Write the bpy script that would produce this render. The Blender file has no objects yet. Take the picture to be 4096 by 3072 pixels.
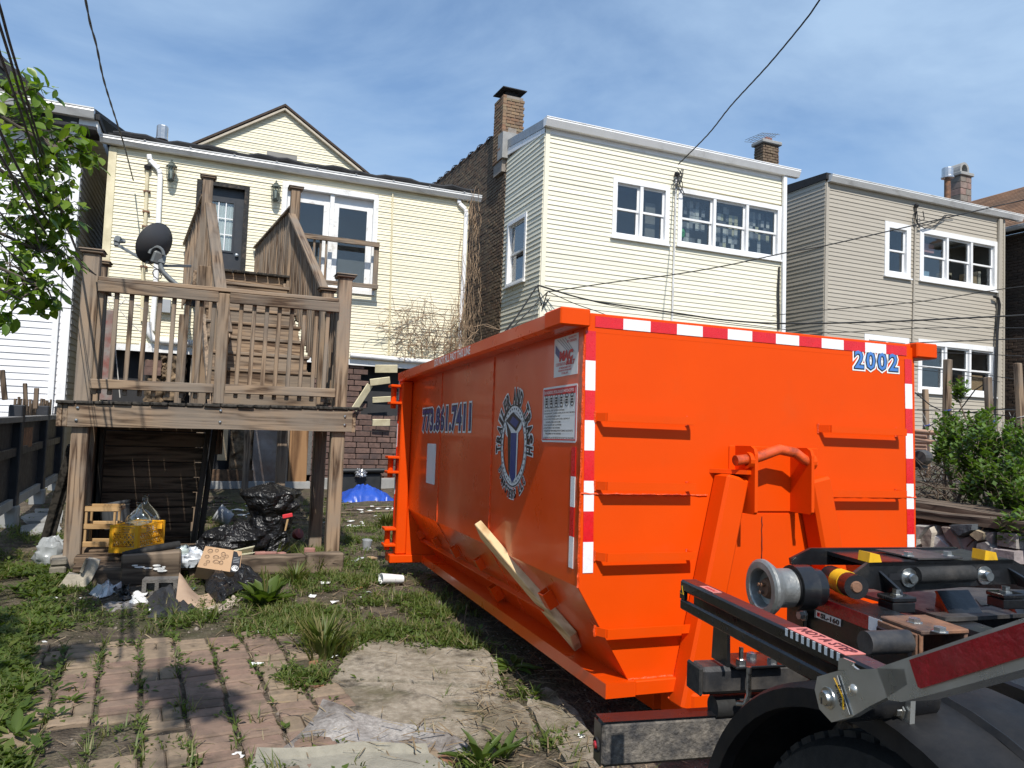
import bpy, math, random
import numpy as np
from mathutils import Vector, Matrix, Euler, noise as mnoise
random.seed(7); np.random.seed(7)
V3 = Vector
D2R = math.radians
scene = bpy.context.scene
COL = scene.collection

# ------------------------------------------------------------------ camera
H = 1.3; FPX = 2950.0
_y, _p, _r = D2R(22.25), D2R(3.03), D2R(-2.2)
_f = V3((math.sin(_y)*math.cos(_p), math.cos(_y)*math.cos(_p), math.sin(_p)))
_rt = V3((math.cos(_y), -math.sin(_y), 0)); _d = _f.cross(_rt)
CR = math.cos(_r)*_rt + math.sin(_r)*_d
CD = -math.sin(_r)*_rt + math.cos(_r)*_d
CAM = V3((0, 0, H))
cam = bpy.data.cameras.new('camera'); co = bpy.data.objects.new('camera', cam); COL.objects.link(co)
co.matrix_world = Matrix((( CR.x, -CD.x, -_f.x, CAM.x), (CR.y, -CD.y, -_f.y, CAM.y), (CR.z, -CD.z, -_f.z, CAM.z), (0, 0, 0, 1)))
cam.sensor_fit = 'HORIZONTAL'; cam.sensor_width = 36; cam.lens = 36*FPX/4096
cam.clip_start = .05; cam.clip_end = 2000
scene.camera = co

# ------------------------------------------------------------------ sky, sun, exposure
SUN = V3((-.143, -.795, 1.0)).normalized()          # towards the sun
sl = bpy.data.lights.new('sun', 'SUN'); sl.energy = 4.9; sl.angle = D2R(.53); sl.color = (1, .95, .87)
so = bpy.data.objects.new('sun', sl); COL.objects.link(so)
so.rotation_euler = SUN.to_track_quat('Z', 'Y').to_euler(); so.location = (0, -10, 20)
world = bpy.data.worlds.new('World'); scene.world = world; world.use_nodes = True
nt = world.node_tree; nt.nodes.clear()
out = nt.nodes.new('ShaderNodeOutputWorld'); bg = nt.nodes.new('ShaderNodeBackground')
sky = nt.nodes.new('ShaderNodeTexSky'); sky.sky_type = 'NISHITA'; sky.sun_disc = False
sky.sun_elevation = math.asin(SUN.z); sky.sun_rotation = math.atan2(SUN.x, SUN.y)
sky.altitude = 200; sky.air_density = 1.0; sky.dust_density = .6; sky.ozone_density = 3.0
tc = nt.nodes.new('ShaderNodeTexCoord'); mp = nt.nodes.new('ShaderNodeMapping'); mp.inputs['Scale'].default_value = (1.25, 1.5, 3.4)
mp.inputs['Rotation'].default_value = (.2, .35, .6); mp.inputs['Location'].default_value = (.3, 1.35, .2)
nz = nt.nodes.new('ShaderNodeTexNoise'); nz.inputs['Scale'].default_value = 1.3; nz.inputs['Detail'].default_value = 9; nz.inputs['Roughness'].default_value = .55; nz.inputs['Distortion'].default_value = .5
rp = nt.nodes.new('ShaderNodeMapRange'); rp.inputs['From Min'].default_value = .40; rp.inputs['From Max'].default_value = .66; rp.inputs['To Min'].default_value = .26; rp.inputs['To Max'].default_value = .92
mx = nt.nodes.new('ShaderNodeMix'); mx.data_type = 'RGBA'; mx.inputs['B'].default_value = (2.9, 4.05, 5.6, 1)
hs = nt.nodes.new('ShaderNodeHueSaturation'); hs.inputs['Saturation'].default_value = 1.15; hs.inputs['Value'].default_value = 1.0
L = nt.links.new
L(tc.outputs['Generated'], mp.inputs['Vector']); L(mp.outputs[0], nz.inputs['Vector']); L(nz.outputs['Fac'], rp.inputs['Value'])
L(sky.outputs[0], hs.inputs['Color']); L(rp.outputs[0], mx.inputs['Factor']); L(hs.outputs[0], mx.inputs['A']); L(mx.outputs['Result'], bg.inputs['Color'])
bg.inputs['Strength'].default_value = .15; L(bg.outputs[0], out.inputs['Surface'])
scene.view_settings.view_transform = 'Standard'; scene.view_settings.look = 'None'
scene.view_settings.exposure = .08; scene.view_settings.gamma = 1; scene.view_settings.use_curve_mapping = False

# ------------------------------------------------------------------ measuring helpers: where a sight line meets a plane of the place
def ray(x, y): return (CR*((x-2048)/FPX) + CD*((y-1536)/FPX) + _f).normalized()
def PZ(x, y, z=0.): v = ray(x, y); return CAM + v*((z-H)/v.z)
def PY(x, y, Y): v = ray(x, y); return CAM + v*(Y/v.y)
def PX(x, y, X): v = ray(x, y); return CAM + v*(X/v.x)
def PP(x, y, P, n): v = ray(x, y); return CAM + v*((V3(P)-CAM).dot(n)/v.dot(n))
def DEP(x, y, d): v = ray(x, y); return CAM + v*d
def ground_z(x, y):
    t = min(max((y-7)/6, 0), 1); return .08*t*t*(3-2*t)

# ------------------------------------------------------------------ mesh builder
class MB:
    def __init__(s): s.v = []; s.f = []
    def add(s, vs, fs):
        o = len(s.v); s.v += [V3(q) for q in vs]; s.f += [tuple(i+o for i in f) for f in fs]; return s
    def box(s, c, sz, rot=None, ch=0):
        c = V3(c); hx, hy, hz = sz[0]/2, sz[1]/2, sz[2]/2
        if ch <= 0:
            vs = [V3((sx*hx, sy*hy, sz_*hz)) for sx in (-1, 1) for sy in (-1, 1) for sz_ in (-1, 1)]
            fs = [(0, 1, 3, 2), (4, 6, 7, 5), (0, 4, 5, 1), (2, 3, 7, 6), (0, 2, 6, 4), (1, 5, 7, 3)]
        else:
            ch = min(ch, hx*.8, hy*.8, hz*.8); vs = []; idx = {}
            for sx in (-1, 1):
                for sy in (-1, 1):
                    for sz_ in (-1, 1):
                        for a in range(3):
                            p = [sx*(hx-ch), sy*(hy-ch), sz_*(hz-ch)]
                            p[a] = (sx*hx, sy*hy, sz_*hz)[a]
                            idx[(sx, sy, sz_, a)] = len(vs); vs.append(V3(p))
            fs = []
            sg = (-1, 1)
            for a in range(3):
                b, c2 = (a+1) % 3, (a+2) % 3
                for q in sg:
                    k = []
                    for (u, w) in ((-1, -1), (1, -1), (1, 1), (-1, 1)):
                        t = [0, 0, 0]; t[a] = q; t[b] = u; t[c2] = w; k.append(idx[(t[0], t[1], t[2], a)])
                    fs.append(tuple(k) if q > 0 else tuple(reversed(k)))
            for a in range(3):       # edges parallel to axis a
                b, c2 = (a+1) % 3, (a+2) % 3
                for u in sg:
                    for w in sg:
                        t0 = [0, 0, 0]; t0[a] = -1; t0[b] = u; t0[c2] = w; t1 = list(t0); t1[a] = 1
                        k = (idx[(*t0, b)], idx[(*t1, b)], idx[(*t1, c2)], idx[(*t0, c2)])
                        fs.append(k if u*w < 0 else tuple(reversed(k)))
            for sx in sg:
                for sy in sg:
                    for sz_ in sg:
                        k = (idx[(sx, sy, sz_, 0)], idx[(sx, sy, sz_, 1)], idx[(sx, sy, sz_, 2)])
                        fs.append(k if sx*sy*sz_ > 0 else tuple(reversed(k)))
        if rot is not None: vs = [rot @ q for q in vs]
        return s.add([c+q for q in vs], fs)
    def beam(s, p0, p1, w, h, up=(0, 0, 1), ch=.004):
        p0, p1 = V3(p0), V3(p1); d = p1-p0; l = d.length; d = d/l
        x = d.cross(V3(up))
        if x.length < 1e-4: x = d.cross(V3((0, 1, 0)))
        x.normalize(); z = x.cross(d)
        return s.box((p0+p1)/2, (w, l, h), Matrix((x, d, z)).transposed(), ch)
    def tube(s, pts, r, n=8, caps=True):
        pts = [V3(p) for p in pts]; k = len(pts); rs = r if isinstance(r, (list, tuple)) else [r]*k
        nrm = None; rings = []
        for i in range(k):
            t = (pts[min(i+1, k-1)]-pts[max(i-1, 0)]); t = t.normalized() if t.length > 1e-9 else V3((0, 0, 1))
            if nrm is None:
                nrm = t.orthogonal().normalized()
            else:
                nrm = nrm - t*nrm.dot(t); nrm = nrm.normalized() if nrm.length > 1e-6 else t.orthogonal().normalized()
            b = t.cross(nrm)
            rings.append([pts[i]+(nrm*math.cos(2*math.pi*j/n)+b*math.sin(2*math.pi*j/n))*rs[i] for j in range(n)])
        vs = [q for rg in rings for q in rg]; fs = []
        for i in range(k-1):
            for j in range(n):
                a = i*n+j; c = i*n+(j+1) % n; fs.append((a, c, c+n, a+n))
        if caps: fs.append(tuple(reversed(range(n)))); fs.append(tuple(range((k-1)*n, k*n)))
        return s.add(vs, fs)
    def lathe(s, prof, c, axis=(0, 0, 1), n=20, ref=None):
        ax = V3(axis).normalized(); u = V3(ref) if ref else ax.orthogonal().normalized(); w = ax.cross(u); c = V3(c); vs = []; fs = []
        for r, z in prof:
            for j in range(n):
                a = 2*math.pi*j/n; vs.append(c+ax*z+(u*math.cos(a)+w*math.sin(a))*r)
        for i in range(len(prof)-1):
            for j in range(n):
                a = i*n+j; b = i*n+(j+1) % n; fs.append((a, b, b+n, a+n))
        return s.add(vs, fs)
    def prism(s, poly, vec):          # polygon swept along vec
        poly = [V3(p) for p in poly]; n = len(poly); vec = V3(vec)
        nr = V3((0, 0, 0))
        for i in range(n): nr += poly[i].cross(poly[(i+1) % n])
        if nr.dot(vec) > 0: poly = poly[::-1]
        vs = poly+[p+vec for p in poly]
        fs = [tuple(range(n)), tuple(reversed(range(n, 2*n)))]+[(i, i+n, (i+1) % n+n, (i+1) % n) for i in range(n)]
        return s.add(vs, fs)
    def quad(s, a, b, c, d): return s.add([a, b, c, d], [(0, 1, 2, 3)])
    def mesh(s, name, org=(0, 0, 0)):
        o = V3(org); me = bpy.data.meshes.new(name)
        me.from_pydata([tuple(q-o) for q in s.v], [], s.f); me.update(); return me

def np_mesh(name, verts, faces):      # verts (n,3), faces (m,k) numpy
    me = bpy.data.meshes.new(name); n = len(verts); m, k = faces.shape
    me.vertices.add(n); me.vertices.foreach_set('co', np.ascontiguousarray(verts, dtype=np.float32).ravel())
    me.loops.add(m*k); me.loops.foreach_set('vertex_index', np.ascontiguousarray(faces, dtype=np.int32).ravel())
    me.polygons.add(m); me.polygons.foreach_set('loop_start', np.arange(0, m*k, k, dtype=np.int32))
    me.update(calc_edges=True); me.validate(); return me

def smooth(me, ang=None):
    me.polygons.foreach_set('use_smooth', [True]*len(me.polygons))
    if ang: 
        try: me.set_sharp_from_angle(angle=D2R(ang))
        except Exception: pass

class T:                              # one thing: an Empty at its base with its parts
    def __init__(s, name, label, cat, loc, group=None, rot=None, kind=None):
        s.loc = V3(loc); o = bpy.data.objects.new(name, None); COL.objects.link(o); o.location = s.loc
        o.empty_display_size = .1; s.o = o; tag(o, label, cat, group, kind); s.rot = rot
        if rot is not None: o.rotation_euler = rot
        s.local = rot is not None
    def part(s, name, mb, m, parent=None, label=None, sm=False, kind=None):
        org = (0, 0, 0) if s.local else s.loc
        me = mb.mesh(name, org) if isinstance(mb, MB) else mb
        if sm: smooth(me, sm if sm is not True else 40)
        return s.put(name, me, m, None, None, parent, label, kind)
    def put(s, name, me, m, loc=None, rot=None, parent=None, label=None, kind=None):
        if m is not None and len(me.materials) == 0: me.materials.append(m)
        o = bpy.data.objects.new(name, me); COL.objects.link(o); o.parent = parent or s.o
        if loc is not None: o.location = V3(loc)-(V3((0, 0, 0)) if s.local else s.loc)
        if rot is not None: o.rotation_euler = rot
        if label: o['label'] = label
        if kind: o['kind'] = kind
        return o

def tag(o, label, cat, group=None, kind=None):
    if label: o['label'] = label
    if cat: o['category'] = cat
    if group: o['group'] = group
    if kind: o['kind'] = kind
def solo(name, mb, m, label=None, cat=None, loc=None, group=None, kind=None, sm=False):
    me = mb
    if isinstance(mb, MB):
        loc = V3(loc) if loc is not None else sum(mb.v, V3((0, 0, 0)))/len(mb.v)
        me = mb.mesh(name, loc)
    if sm: smooth(me, sm if sm is not True else 40)
    if m is not None and len(me.materials) == 0: me.materials.append(m)
    o = bpy.data.objects.new(name, me); COL.objects.link(o)
    if loc is not None: o.location = loc
    tag(o, label, cat, group, kind); return o

# ------------------------------------------------------------------ materials
class NT:
    def __init__(s, name):
        s.m = bpy.data.materials.new(name); s.m.use_nodes = True; s.t = s.m.node_tree; s.t.nodes.clear()
        s.out = s.n('ShaderNodeOutputMaterial'); s.b = s.n('ShaderNodeBsdfPrincipled'); s.l(s.b.outputs[0], s.out.inputs[0])
    def n(s, t): return s.t.nodes.new(t)
    def l(s, a, b): s.t.links.new(a, b)
    def math(s, op, a, b=None, c=None):
        q = s.n('ShaderNodeMath'); q.operation = op
        for i, x in enumerate((a, b, c)):
            if x is None: continue
            if hasattr(x, 'is_linked'): s.l(x, q.inputs[i])
            else: q.inputs[i].default_value = x
        return q.outputs[0]
    def coord(s, kind='Object', scale=(1, 1, 1), rand=True):
        c = s.n('ShaderNodeTexCoord'); m = s.n('ShaderNodeMapping'); m.inputs['Scale'].default_value = scale
        v = c.outputs[kind]
        if rand:
            oi = s.n('ShaderNodeObjectInfo'); k = s.math('MULTIPLY', oi.outputs['Random'], 37.)
            a = s.n('ShaderNodeVectorMath'); a.operation = 'ADD'; s.l(v, a.inputs[0]); s.l(k, a.inputs[1]); v = a.outputs[0]
        s.l(v, m.inputs['Vector']); return m.outputs[0]
    def noise(s, vec, scale, detail=4, rough=.55, dist=0):
        q = s.n('ShaderNodeTexNoise'); q.inputs['Scale'].default_value = scale; q.inputs['Detail'].default_value = detail
        q.inputs['Roughness'].default_value = rough; q.inputs['Distortion'].default_value = dist
        s.l(vec, q.inputs['Vector']); return q.outputs['Fac']
    def ramp(s, fac, stops):
        q = s.n('ShaderNodeValToRGB'); e = q.color_ramp.elements
        while len(e) < len(stops): e.new(.5)
        for el, (p, c) in zip(e, stops): el.position = p; el.color = (*c, 1) if len(c) == 3 else c
        s.l(fac, q.inputs[0]); return q.outputs[0]
    def mix(s, fac, a, b, mode='MIX'):
        q = s.n('ShaderNodeMix'); q.data_type = 'RGBA'; q.blend_type = mode
        for k, x in (('Factor', fac), ('A', a), ('B', b)):
            if hasattr(x, 'is_linked'): s.l(x, q.inputs[k])
            else: q.inputs[k].default_value = x if k == 'Factor' else (*x, 1)
        return q.outputs['Result']
    def maprange(s, v, a, b, c=0, d=1):
        q = s.n('ShaderNodeMapRange'); s.l(v, q.inputs['Value'])
        for k, x in zip(('From Min', 'From Max', 'To Min', 'To Max'), (a, b, c, d)): q.inputs[k].default_value = x
        return q.outputs[0]
    def bump(s, h, strength, dist=.01):
        q = s.n('ShaderNodeBump'); q.inputs['Strength'].default_value = strength; q.inputs['Distance'].default_value = dist
        s.l(h, q.inputs['Height']); s.l(q.outputs[0], s.b.inputs['Normal']); return q
    def set(s, **k):
        for a, x in k.items():
            i = s.b.inputs[a.replace('_', ' ')]
            if hasattr(x, 'is_linked'): s.l(x, i)
            else: i.default_value = (*x, 1) if isinstance(x, tuple) and len(x) == 3 and i.type == 'RGBA' else x
        return s
    def rndval(s, col, amt, island=False):     # brightness differing from piece to piece
        oi = s.n('ShaderNodeObjectInfo'); r = oi.outputs['Random']
        if island:
            g = s.n('ShaderNodeNewGeometry'); r = s.math('FRACT', s.math('ADD', r, g.outputs['Random Per Island']))
        v = s.maprange(r, 0, 1, 1-amt, 1+amt)
        q = s.n('ShaderNodeVectorMath'); q.operation = 'SCALE'; s.l(col, q.inputs[0]); s.l(v, q.inputs['Scale']); return q.outputs[0]

def pm(name, base, var=.12, scale=6, rough=.6, metal=0, bump=.15, bscale=40, rnd=.0, dirt=None, damt=.5, dscale=2.5, spec=.5, stretch=(1, 1, 1), island=False, coat=0):
    q = NT(name); v = q.coord('Object', stretch); nz = q.noise(v, scale, 5)
    lo = tuple(max(c*(1-var), 0) for c in base); hi = tuple(c*(1+var) for c in base)
    col = q.ramp(nz, [(.3, lo), (.7, hi)])
    if rnd: col = q.rndval(col, rnd, island)
    if dirt:
        dn = q.noise(v, dscale, 7, .65); f = q.maprange(dn, 1-damt-.12, 1-damt+.18); col = q.mix(f, col, dirt)
    r2 = q.maprange(q.noise(v, scale*2.3, 3), .3, .7, max(rough-.08, .02), min(rough+.08, 1))
    q.set(Base_Color=col, Roughness=r2, Metallic=metal, Specular_IOR_Level=spec)
    if coat: q.set(Coat_Weight=coat, Coat_Roughness=.06)
    if bump: q.bump(q.noise(v, bscale, 5), bump, .006)
    return q.m

def wood(name, dark, light, axis='x', ring=16, rough=.8, rnd=.16, grey=None, bump=.35, contrast=(.36, .64)):
    q = NT(name); a, c = .55, 1.0; sc = {'x': (.07, 1, 1), 'y': (1, .07, 1), 'z': (1, 1, .07)}[axis]
    v = q.coord('Object', sc)
    warp = q.noise(v, 5, 3, .5)
    va = q.n('ShaderNodeVectorMath'); va.operation = 'ADD'; q.l(v, va.inputs[0]); k = q.n('ShaderNodeVectorMath'); k.operation = 'SCALE'
    cc = q.n('ShaderNodeCombineXYZ')
    for i in range(3): q.l(warp, cc.inputs[i])
    q.l(cc.outputs[0], k.inputs[0]); k.inputs['Scale'].default_value = .12; q.l(k.outputs[0], va.inputs[1])
    g = q.noise(va.outputs[0], ring, 2, .5); tri = q.math('PINGPONG', q.math('MULTIPLY', g, 7.), 1.)
    fine = q.noise(v, 95, 4, .7)
    f = q.math('ADD', q.math('MULTIPLY', tri, .62), q.math('MULTIPLY', fine, .42))
    col = q.ramp(f, [(contrast[0]-.16, dark), (contrast[1]+.06, light)])
    big = q.noise(q.coord('Object', (1, 1, 1)), 2.2, 4)
    if grey: col = q.mix(q.maprange(big, .42, .62, 0, .75), col, grey)
    col = q.rndval(col, rnd)
    q.set(Base_Color=col, Roughness=rough, Specular_IOR_Level=.25); q.bump(f, bump, .004); return q.m
M = {}
WD, WL, WG = (.062, .036, .022), (.29, .205, .135), (.215, .18, .145)
for ax in 'xyz': M['wood_'+ax] = wood('weathered_wood_'+ax, WD, WL, ax, grey=WG)
M['wood_dark_x'] = wood('dark_wood_x', (.035, .024, .017), (.15, .105, .07), 'x')
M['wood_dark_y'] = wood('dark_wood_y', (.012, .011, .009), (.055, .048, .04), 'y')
M['wood_dark_z'] = wood('dark_wood_z', (.035, .024, .017), (.16, .115, .08), 'z')
M['timber_x'] = wood('old_timber', (.05, .036, .026), (.19, .145, .105), 'x', ring=10)
M['pine_y'] = wood('pale_pine', (.36, .21, .09), (.66, .47, .26), 'y', ring=9, bump=.12, rnd=.05)
M['pine_x'] = wood('crate_pine', (.26, .15, .06), (.48, .31, .15), 'x', ring=9, bump=.12)
M['pine_z'] = wood('crate_pine_z', (.26, .15, .06), (.48, .31, .15), 'z', ring=9, bump=.12)
M['ply_z'] = wood('plywood', (.13, .065, .03), (.34, .19, .09), 'z', ring=5)
def siding_mat(name, base, dirt, damt):
    q = NT(name); v = q.coord('Object', (.35, 1, 1)); n1 = q.noise(v, 3, 6, .6)
    col = q.mix(q.maprange(n1, .35, .75, 0, damt), base, dirt)
    w = q.coord('Object', (3, 3, .25)); col = q.mix(q.maprange(q.noise(w, 2.4, 6, .7), .55, .8, 0, damt*.9), col, dirt)
    col = q.rndval(col, .035); q.set(Base_Color=col, Roughness=.55, Specular_IOR_Level=.35)
    q.bump(q.noise(q.coord('Object', (.12, 1, 1)), 60, 4), .12, .003); return q.m
M['cream'] = siding_mat('cream_vinyl', (.79, .735, .555), (.60, .54, .39), .38)
M['ivory'] = siding_mat('ivory_vinyl', (.79, .75, .605), (.64, .60, .47), .3)
M['taupe'] = siding_mat('taupe_vinyl', (.43, .39, .325), (.33, .29, .24), .3)
M['white_v'] = siding_mat('white_vinyl', (.78, .78, .80), (.6, .6, .6), .2)
M['trim_cream'] = pm('cream_trim', (.72, .64, .43), .08, 3, .55, bump=.05, dirt=(.42, .35, .2), damt=.42)
M['white'] = pm('white_paint', (.80, .80, .80), .05, 4, .45, bump=.05, dirt=(.5, .48, .44), damt=.3)
M['white_old'] = pm('chipped_white_paint', (.78, .78, .77), .05, 4, .55, bump=.2, dirt=(.33, .28, .22), damt=.34, dscale=9)
M['gutter'] = pm('gutter_metal', (.66, .66, .65), .1, 2, .35, bump=.05, dirt=(.3, .29, .27), damt=.38, dscale=5, stretch=(.4, 1, 1))
M['roof'] = pm('roll_roofing', (.018, .018, .02), .3, 20, .8, bump=.5, bscale=60)
M['dark_in'] = pm('interior_shade', (.03, .03, .033), .1, 3, .9, bump=0)  # near-black tone stands in for the shade of unlit interiors
M['room'] = pm('room_wall', (.17, .165, .155), .1, 3, .9, bump=0)
q = NT('window_glass'); q.t.nodes.remove(q.b); tr = q.n('ShaderNodeBsdfTransparent'); gl = q.n('ShaderNodeBsdfGlossy'); gl.inputs['Roughness'].default_value = .01
tr.inputs[0].default_value = (.86, .89, .89, 1); lw = q.n('ShaderNodeLayerWeight'); lw.inputs[0].default_value = .5; ms = q.n('ShaderNodeMixShader')
q.l(q.math('ADD', q.math('MULTIPLY', q.math('POWER', lw.outputs['Facing'], 4.), .7), .09), ms.inputs[0]); q.l(tr.outputs[0], ms.inputs[1]); q.l(gl.outputs[0], ms.inputs[2]); q.l(ms.outputs[0], q.out.inputs[0]); M['glass'] = q.m
q = NT('clear_glass'); q.t.nodes.remove(q.b); tr = q.n('ShaderNodeBsdfTransparent'); gl = q.n('ShaderNodeBsdfGlossy'); gl.inputs['Roughness'].default_value = .04
tr.inputs[0].default_value = (.80, .84, .80, 1); lw = q.n('ShaderNodeLayerWeight'); lw.inputs[0].default_value = .45; ms = q.n('ShaderNodeMixShader')
q.l(q.math('MULTIPLY', lw.outputs['Facing'], .95), ms.inputs[0]); q.l(tr.outputs[0], ms.inputs[1]); q.l(gl.outputs[0], ms.inputs[2]); q.l(ms.outputs[0], q.out.inputs[0]); M['bottle'] = q.m
ORANGE = (.74, .067, .0006)
def orange_mat(name, rough, coat, spec=.5):
    q = NT(name); v = q.coord('Object', (1, 1, 1), False); n1 = q.noise(v, 1.6, 5, .6)
    col = q.mix(q.maprange(n1, .35, .7, 0, 1), (ORANGE[0]*.93, ORANGE[1]*.9, ORANGE[2]), ORANGE)
    sc = q.noise(q.coord('Object', (2, 2, .5), False), 18, 8, .75); col = q.mix(q.maprange(sc, .70, .78, 0, .55), col, (.35, .07, .02))
    du = q.noise(v, 4.5, 6, .7); col = q.mix(q.maprange(du, .56, .8, 0, .16), col, (.42, .10, .03))
    q.set(Base_Color=col, Roughness=q.maprange(q.noise(v, 5, 4), .3, .7, rough-.05, rough+.08), Specular_IOR_Level=spec, Coat_Weight=coat, Coat_Roughness=.08)
    q.bump(q.math('ADD', q.noise(v, 2.2, 3), q.math('MULTIPLY', q.noise(v, 190, 2), .06)), .10, .02); return q.m
M['orange'] = orange_mat('orange_paint', .5, .02, .14)
M['orange_side'] = orange_mat('orange_paint_side', .30, .35, .5)
M['weld'] = pm('orange_weld', ORANGE, .2, 60, .4, bump=1, bscale=140)
M['worn'] = pm('worn_orange_bar', (.66, .09, .02), .2, 8, .3, bump=.2, dirt=(.03, .02, .015), damt=.42, dscale=14)
M['red_t'] = pm('red_reflective', (.66, .008, .012), .08, 30, .3, bump=.25, bscale=220, coat=.4)
M['white_t'] = pm('white_reflective', (.80, .80, .80), .05, 60, .3, bump=.25, bscale=220, coat=.4)
M['dkred_t'] = pm('red_lamp_tape', (.34, .008, .014), .2, 30, .25, bump=.3, bscale=90, coat=.6)
M['red_ink'] = pm('red_ink', (.55, .015, .02), .02, 4, .45, bump=0)
M['white_ink'] = pm('white_ink', (.80, .80, .78), .02, 4, .45, bump=0)
M['grey_ink'] = pm('sticker_white', (.74, .74, .73), .04, 4, .4, bump=0)
M['black_ink'] = pm('black_ink', (.012, .012, .014), .02, 4, .45, bump=0)
M['blue_ink'] = pm('blue_ink', (.07, .20, .52), .05, 4, .4, bump=0)
M['navy_ink'] = pm('navy_ink', (.025, .05, .19), .05, 4, .4, bump=0)
M['pink_ink'] = pm('pink_label', (.62, .20, .17), .1, 20, .5, bump=0)
M['blk_metal'] = pm('black_frame_paint', (.009, .0095, .011), .3, 9, .33, bump=.12, bscale=60, dirt=(.05, .044, .036), damt=.33, dscale=9, coat=.15)
M['blk_dusty'] = pm('dusty_black_plate', (.022, .0225, .025), .3, 12, .5, bump=.2, bscale=80, dirt=(.09, .08, .07), damt=.48, dscale=7)
M['rust'] = pm('rusty_plate', (.22, .105, .055), .35, 14, .75, bump=.5, bscale=70, dirt=(.05, .045, .045), damt=.42, dscale=6)
M['steel'] = pm('zinc_steel', (.52, .52, .5), .12, 30, .32, 1, .2, 60)
M['cast'] = pm('cast_roller', (.36, .36, .34), .2, 16, .5, .75, .4, 70, dirt=(.2, .19, .17), damt=.45)
M['alu'] = pm('polished_aluminium', (.56, .56, .53), .06, 8, .3, .75, .06, 30)
M['rubber'] = pm('tyre_rubber', (.013, .013, .013), .3, 20, .8, bump=.4, bscale=60, dirt=(.06, .052, .044), damt=.38, dscale=5)
M['fender'] = pm('black_plastic_fender', (.009, .0095, .011), .2, 8, .6, bump=.12, bscale=50, dirt=(.035, .032, .03), damt=.36, dscale=4, spec=.22)
M['mud'] = pm('road_grime_bumper', (.17, .15, .125), .5, 60, .85, bump=1, bscale=90, dirt=(.03, .031, .035), damt=.5, dscale=16)
M['yellow'] = pm('yellow_paint', (.75, .43, .015), .12, 12, .4, bump=.15, dirt=(.12, .08, .03), damt=.3, dscale=9)
M['crate_y'] = pm('orange_yellow_plastic', (.86, .42, .02), .06, 6, .4, bump=.05, rnd=.04)
M['concrete'] = pm('concrete', (.34, .30, .25), .28, 5, .85, bump=.6, bscale=60, dirt=(.12, .11, .075), damt=.5, dscale=1.6)
q = NT('stained_slab'); v = q.coord('Object', (1, 1, 1), False); n1, n2 = q.noise(v, 1.7, 8, .68, .4), q.noise(v, 5.5, 8, .72)
col = q.ramp(q.noise(v, 26, 6, .7), [(.3, (.24, .20, .15)), (.55, (.37, .32, .25)), (.75, (.50, .44, .36))])
col = q.mix(q.maprange(n1, .47, .62, 0, .75), col, (.12, .098, .06)); col = q.mix(q.maprange(n2, .52, .66, 0, .8), col, (.05, .042, .034)); col = q.mix(q.maprange(q.noise(v, 3.1, 6, .6), .56, .68, 0, .6), col, (.085, .085, .03))
q.set(Base_Color=col, Roughness=.92, Specular_IOR_Level=.2); q.bump(q.math('ADD', q.noise(v, 90, 5, .7), n2), .8, .012); M['slab'] = q.m
M['block'] = pm('cinder_block', (.13, .12, .11), .25, 30, .9, bump=1, bscale=90)
M['brick_pink'] = pm('red_brick', (.32, .16, .13), .2, 14, .9, bump=.5, bscale=60, rnd=.25)
M['stone'] = pm('rubble_stone', (.34, .31, .28), .4, 6, .85, bump=1, bscale=22, rnd=.25, dirt=(.13, .11, .10), damt=.45, dscale=3)
M['mortar'] = pm('mortar', (.25, .22, .19), .2, 10, .9, bump=.6)
M['rotten'] = wood('rotten_timber', (.03, .024, .02), (.16, .12, .09), 'y', ring=12, bump=1)
M['steel_dark'] = pm('grey_dish', (.045, .045, .048), .1, 5, .5, bump=.03)
M['grey_pipe'] = pm('galvanised_pipe', (.20, .21, .21), .12, 8, .45, .3, .08, 40)
M['cable'] = pm('black_cable', (.012, .012, .013), .1, 6, .6, bump=0)
M['cable_grey'] = pm('white_cable', (.5, .48, .45), .1, 6, .6, bump=0)
q = NT('black_plastic_film'); v = q.coord('Object'); q.set(Base_Color=(.011, .011, .012), Roughness=.34)
q.bump(q.math('ADD', q.noise(v, 5, 3, .45, 2.2), q.math('MULTIPLY', q.noise(v, 17, 2, .5, 2.5), .22)), .9, .06); M['bag'] = q.m
M['carton'] = pm('cardboard', (.42, .27, .155), .08, 5, .8, bump=.05)
M['fabric'] = pm('beige_carpet', (.38, .27, .19), .12, 8, .95, bump=.5, bscale=160)
M['carpet'] = pm('grey_carpet', (.36, .335, .31), .3, 60, .98, bump=1, bscale=130, dirt=(.05, .032, .022), damt=.5, dscale=3.2)
M['tarp'] = pm('blue_tarp', (.018, .075, .42), .12, 5, .35, bump=.15, bscale=70)
M['plastic_film'] = pm('clear_bag', (.55, .58, .60), .2, 9, .25, bump=.6, bscale=20)
M['paper'] = pm('white_litter', (.72, .72, .70), .1, 8, .7, bump=.1)
M['bucket'] = pm('grey_bucket', (.36, .38, .40), .08, 4, .5, bump=.05)
M['tote'] = pm('black_tote', (.02, .022, .023), .1, 5, .5, bump=.05)
M['asphalt_brick'] = pm('brick_pattern_sheet', (.135, .082, .066), .3, 16, .9, bump=.6, bscale=60, rnd=.2, dirt=(.06, .045, .045), damt=.4, dscale=3)
M['insul'] = pm('torn_insulation', (.25, .175, .105), .5, 8, .95, bump=1, bscale=22, dirt=(.045, .032, .022), damt=.52, dscale=7)
M['black_door'] = pm('dark_grey_door', (.028, .031, .037), .1, 4, .45, bump=.05)
M['charred'] = pm('peeling_black_frame', (.012, .012, .012), .3, 10, .75, bump=.8, bscale=40, dirt=(.18, .13, .09), damt=.36, dscale=8)
M['curtain'] = pm('white_curtain', (.72, .74, .72), .06, 5, .8, bump=.2, bscale=14)
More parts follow.
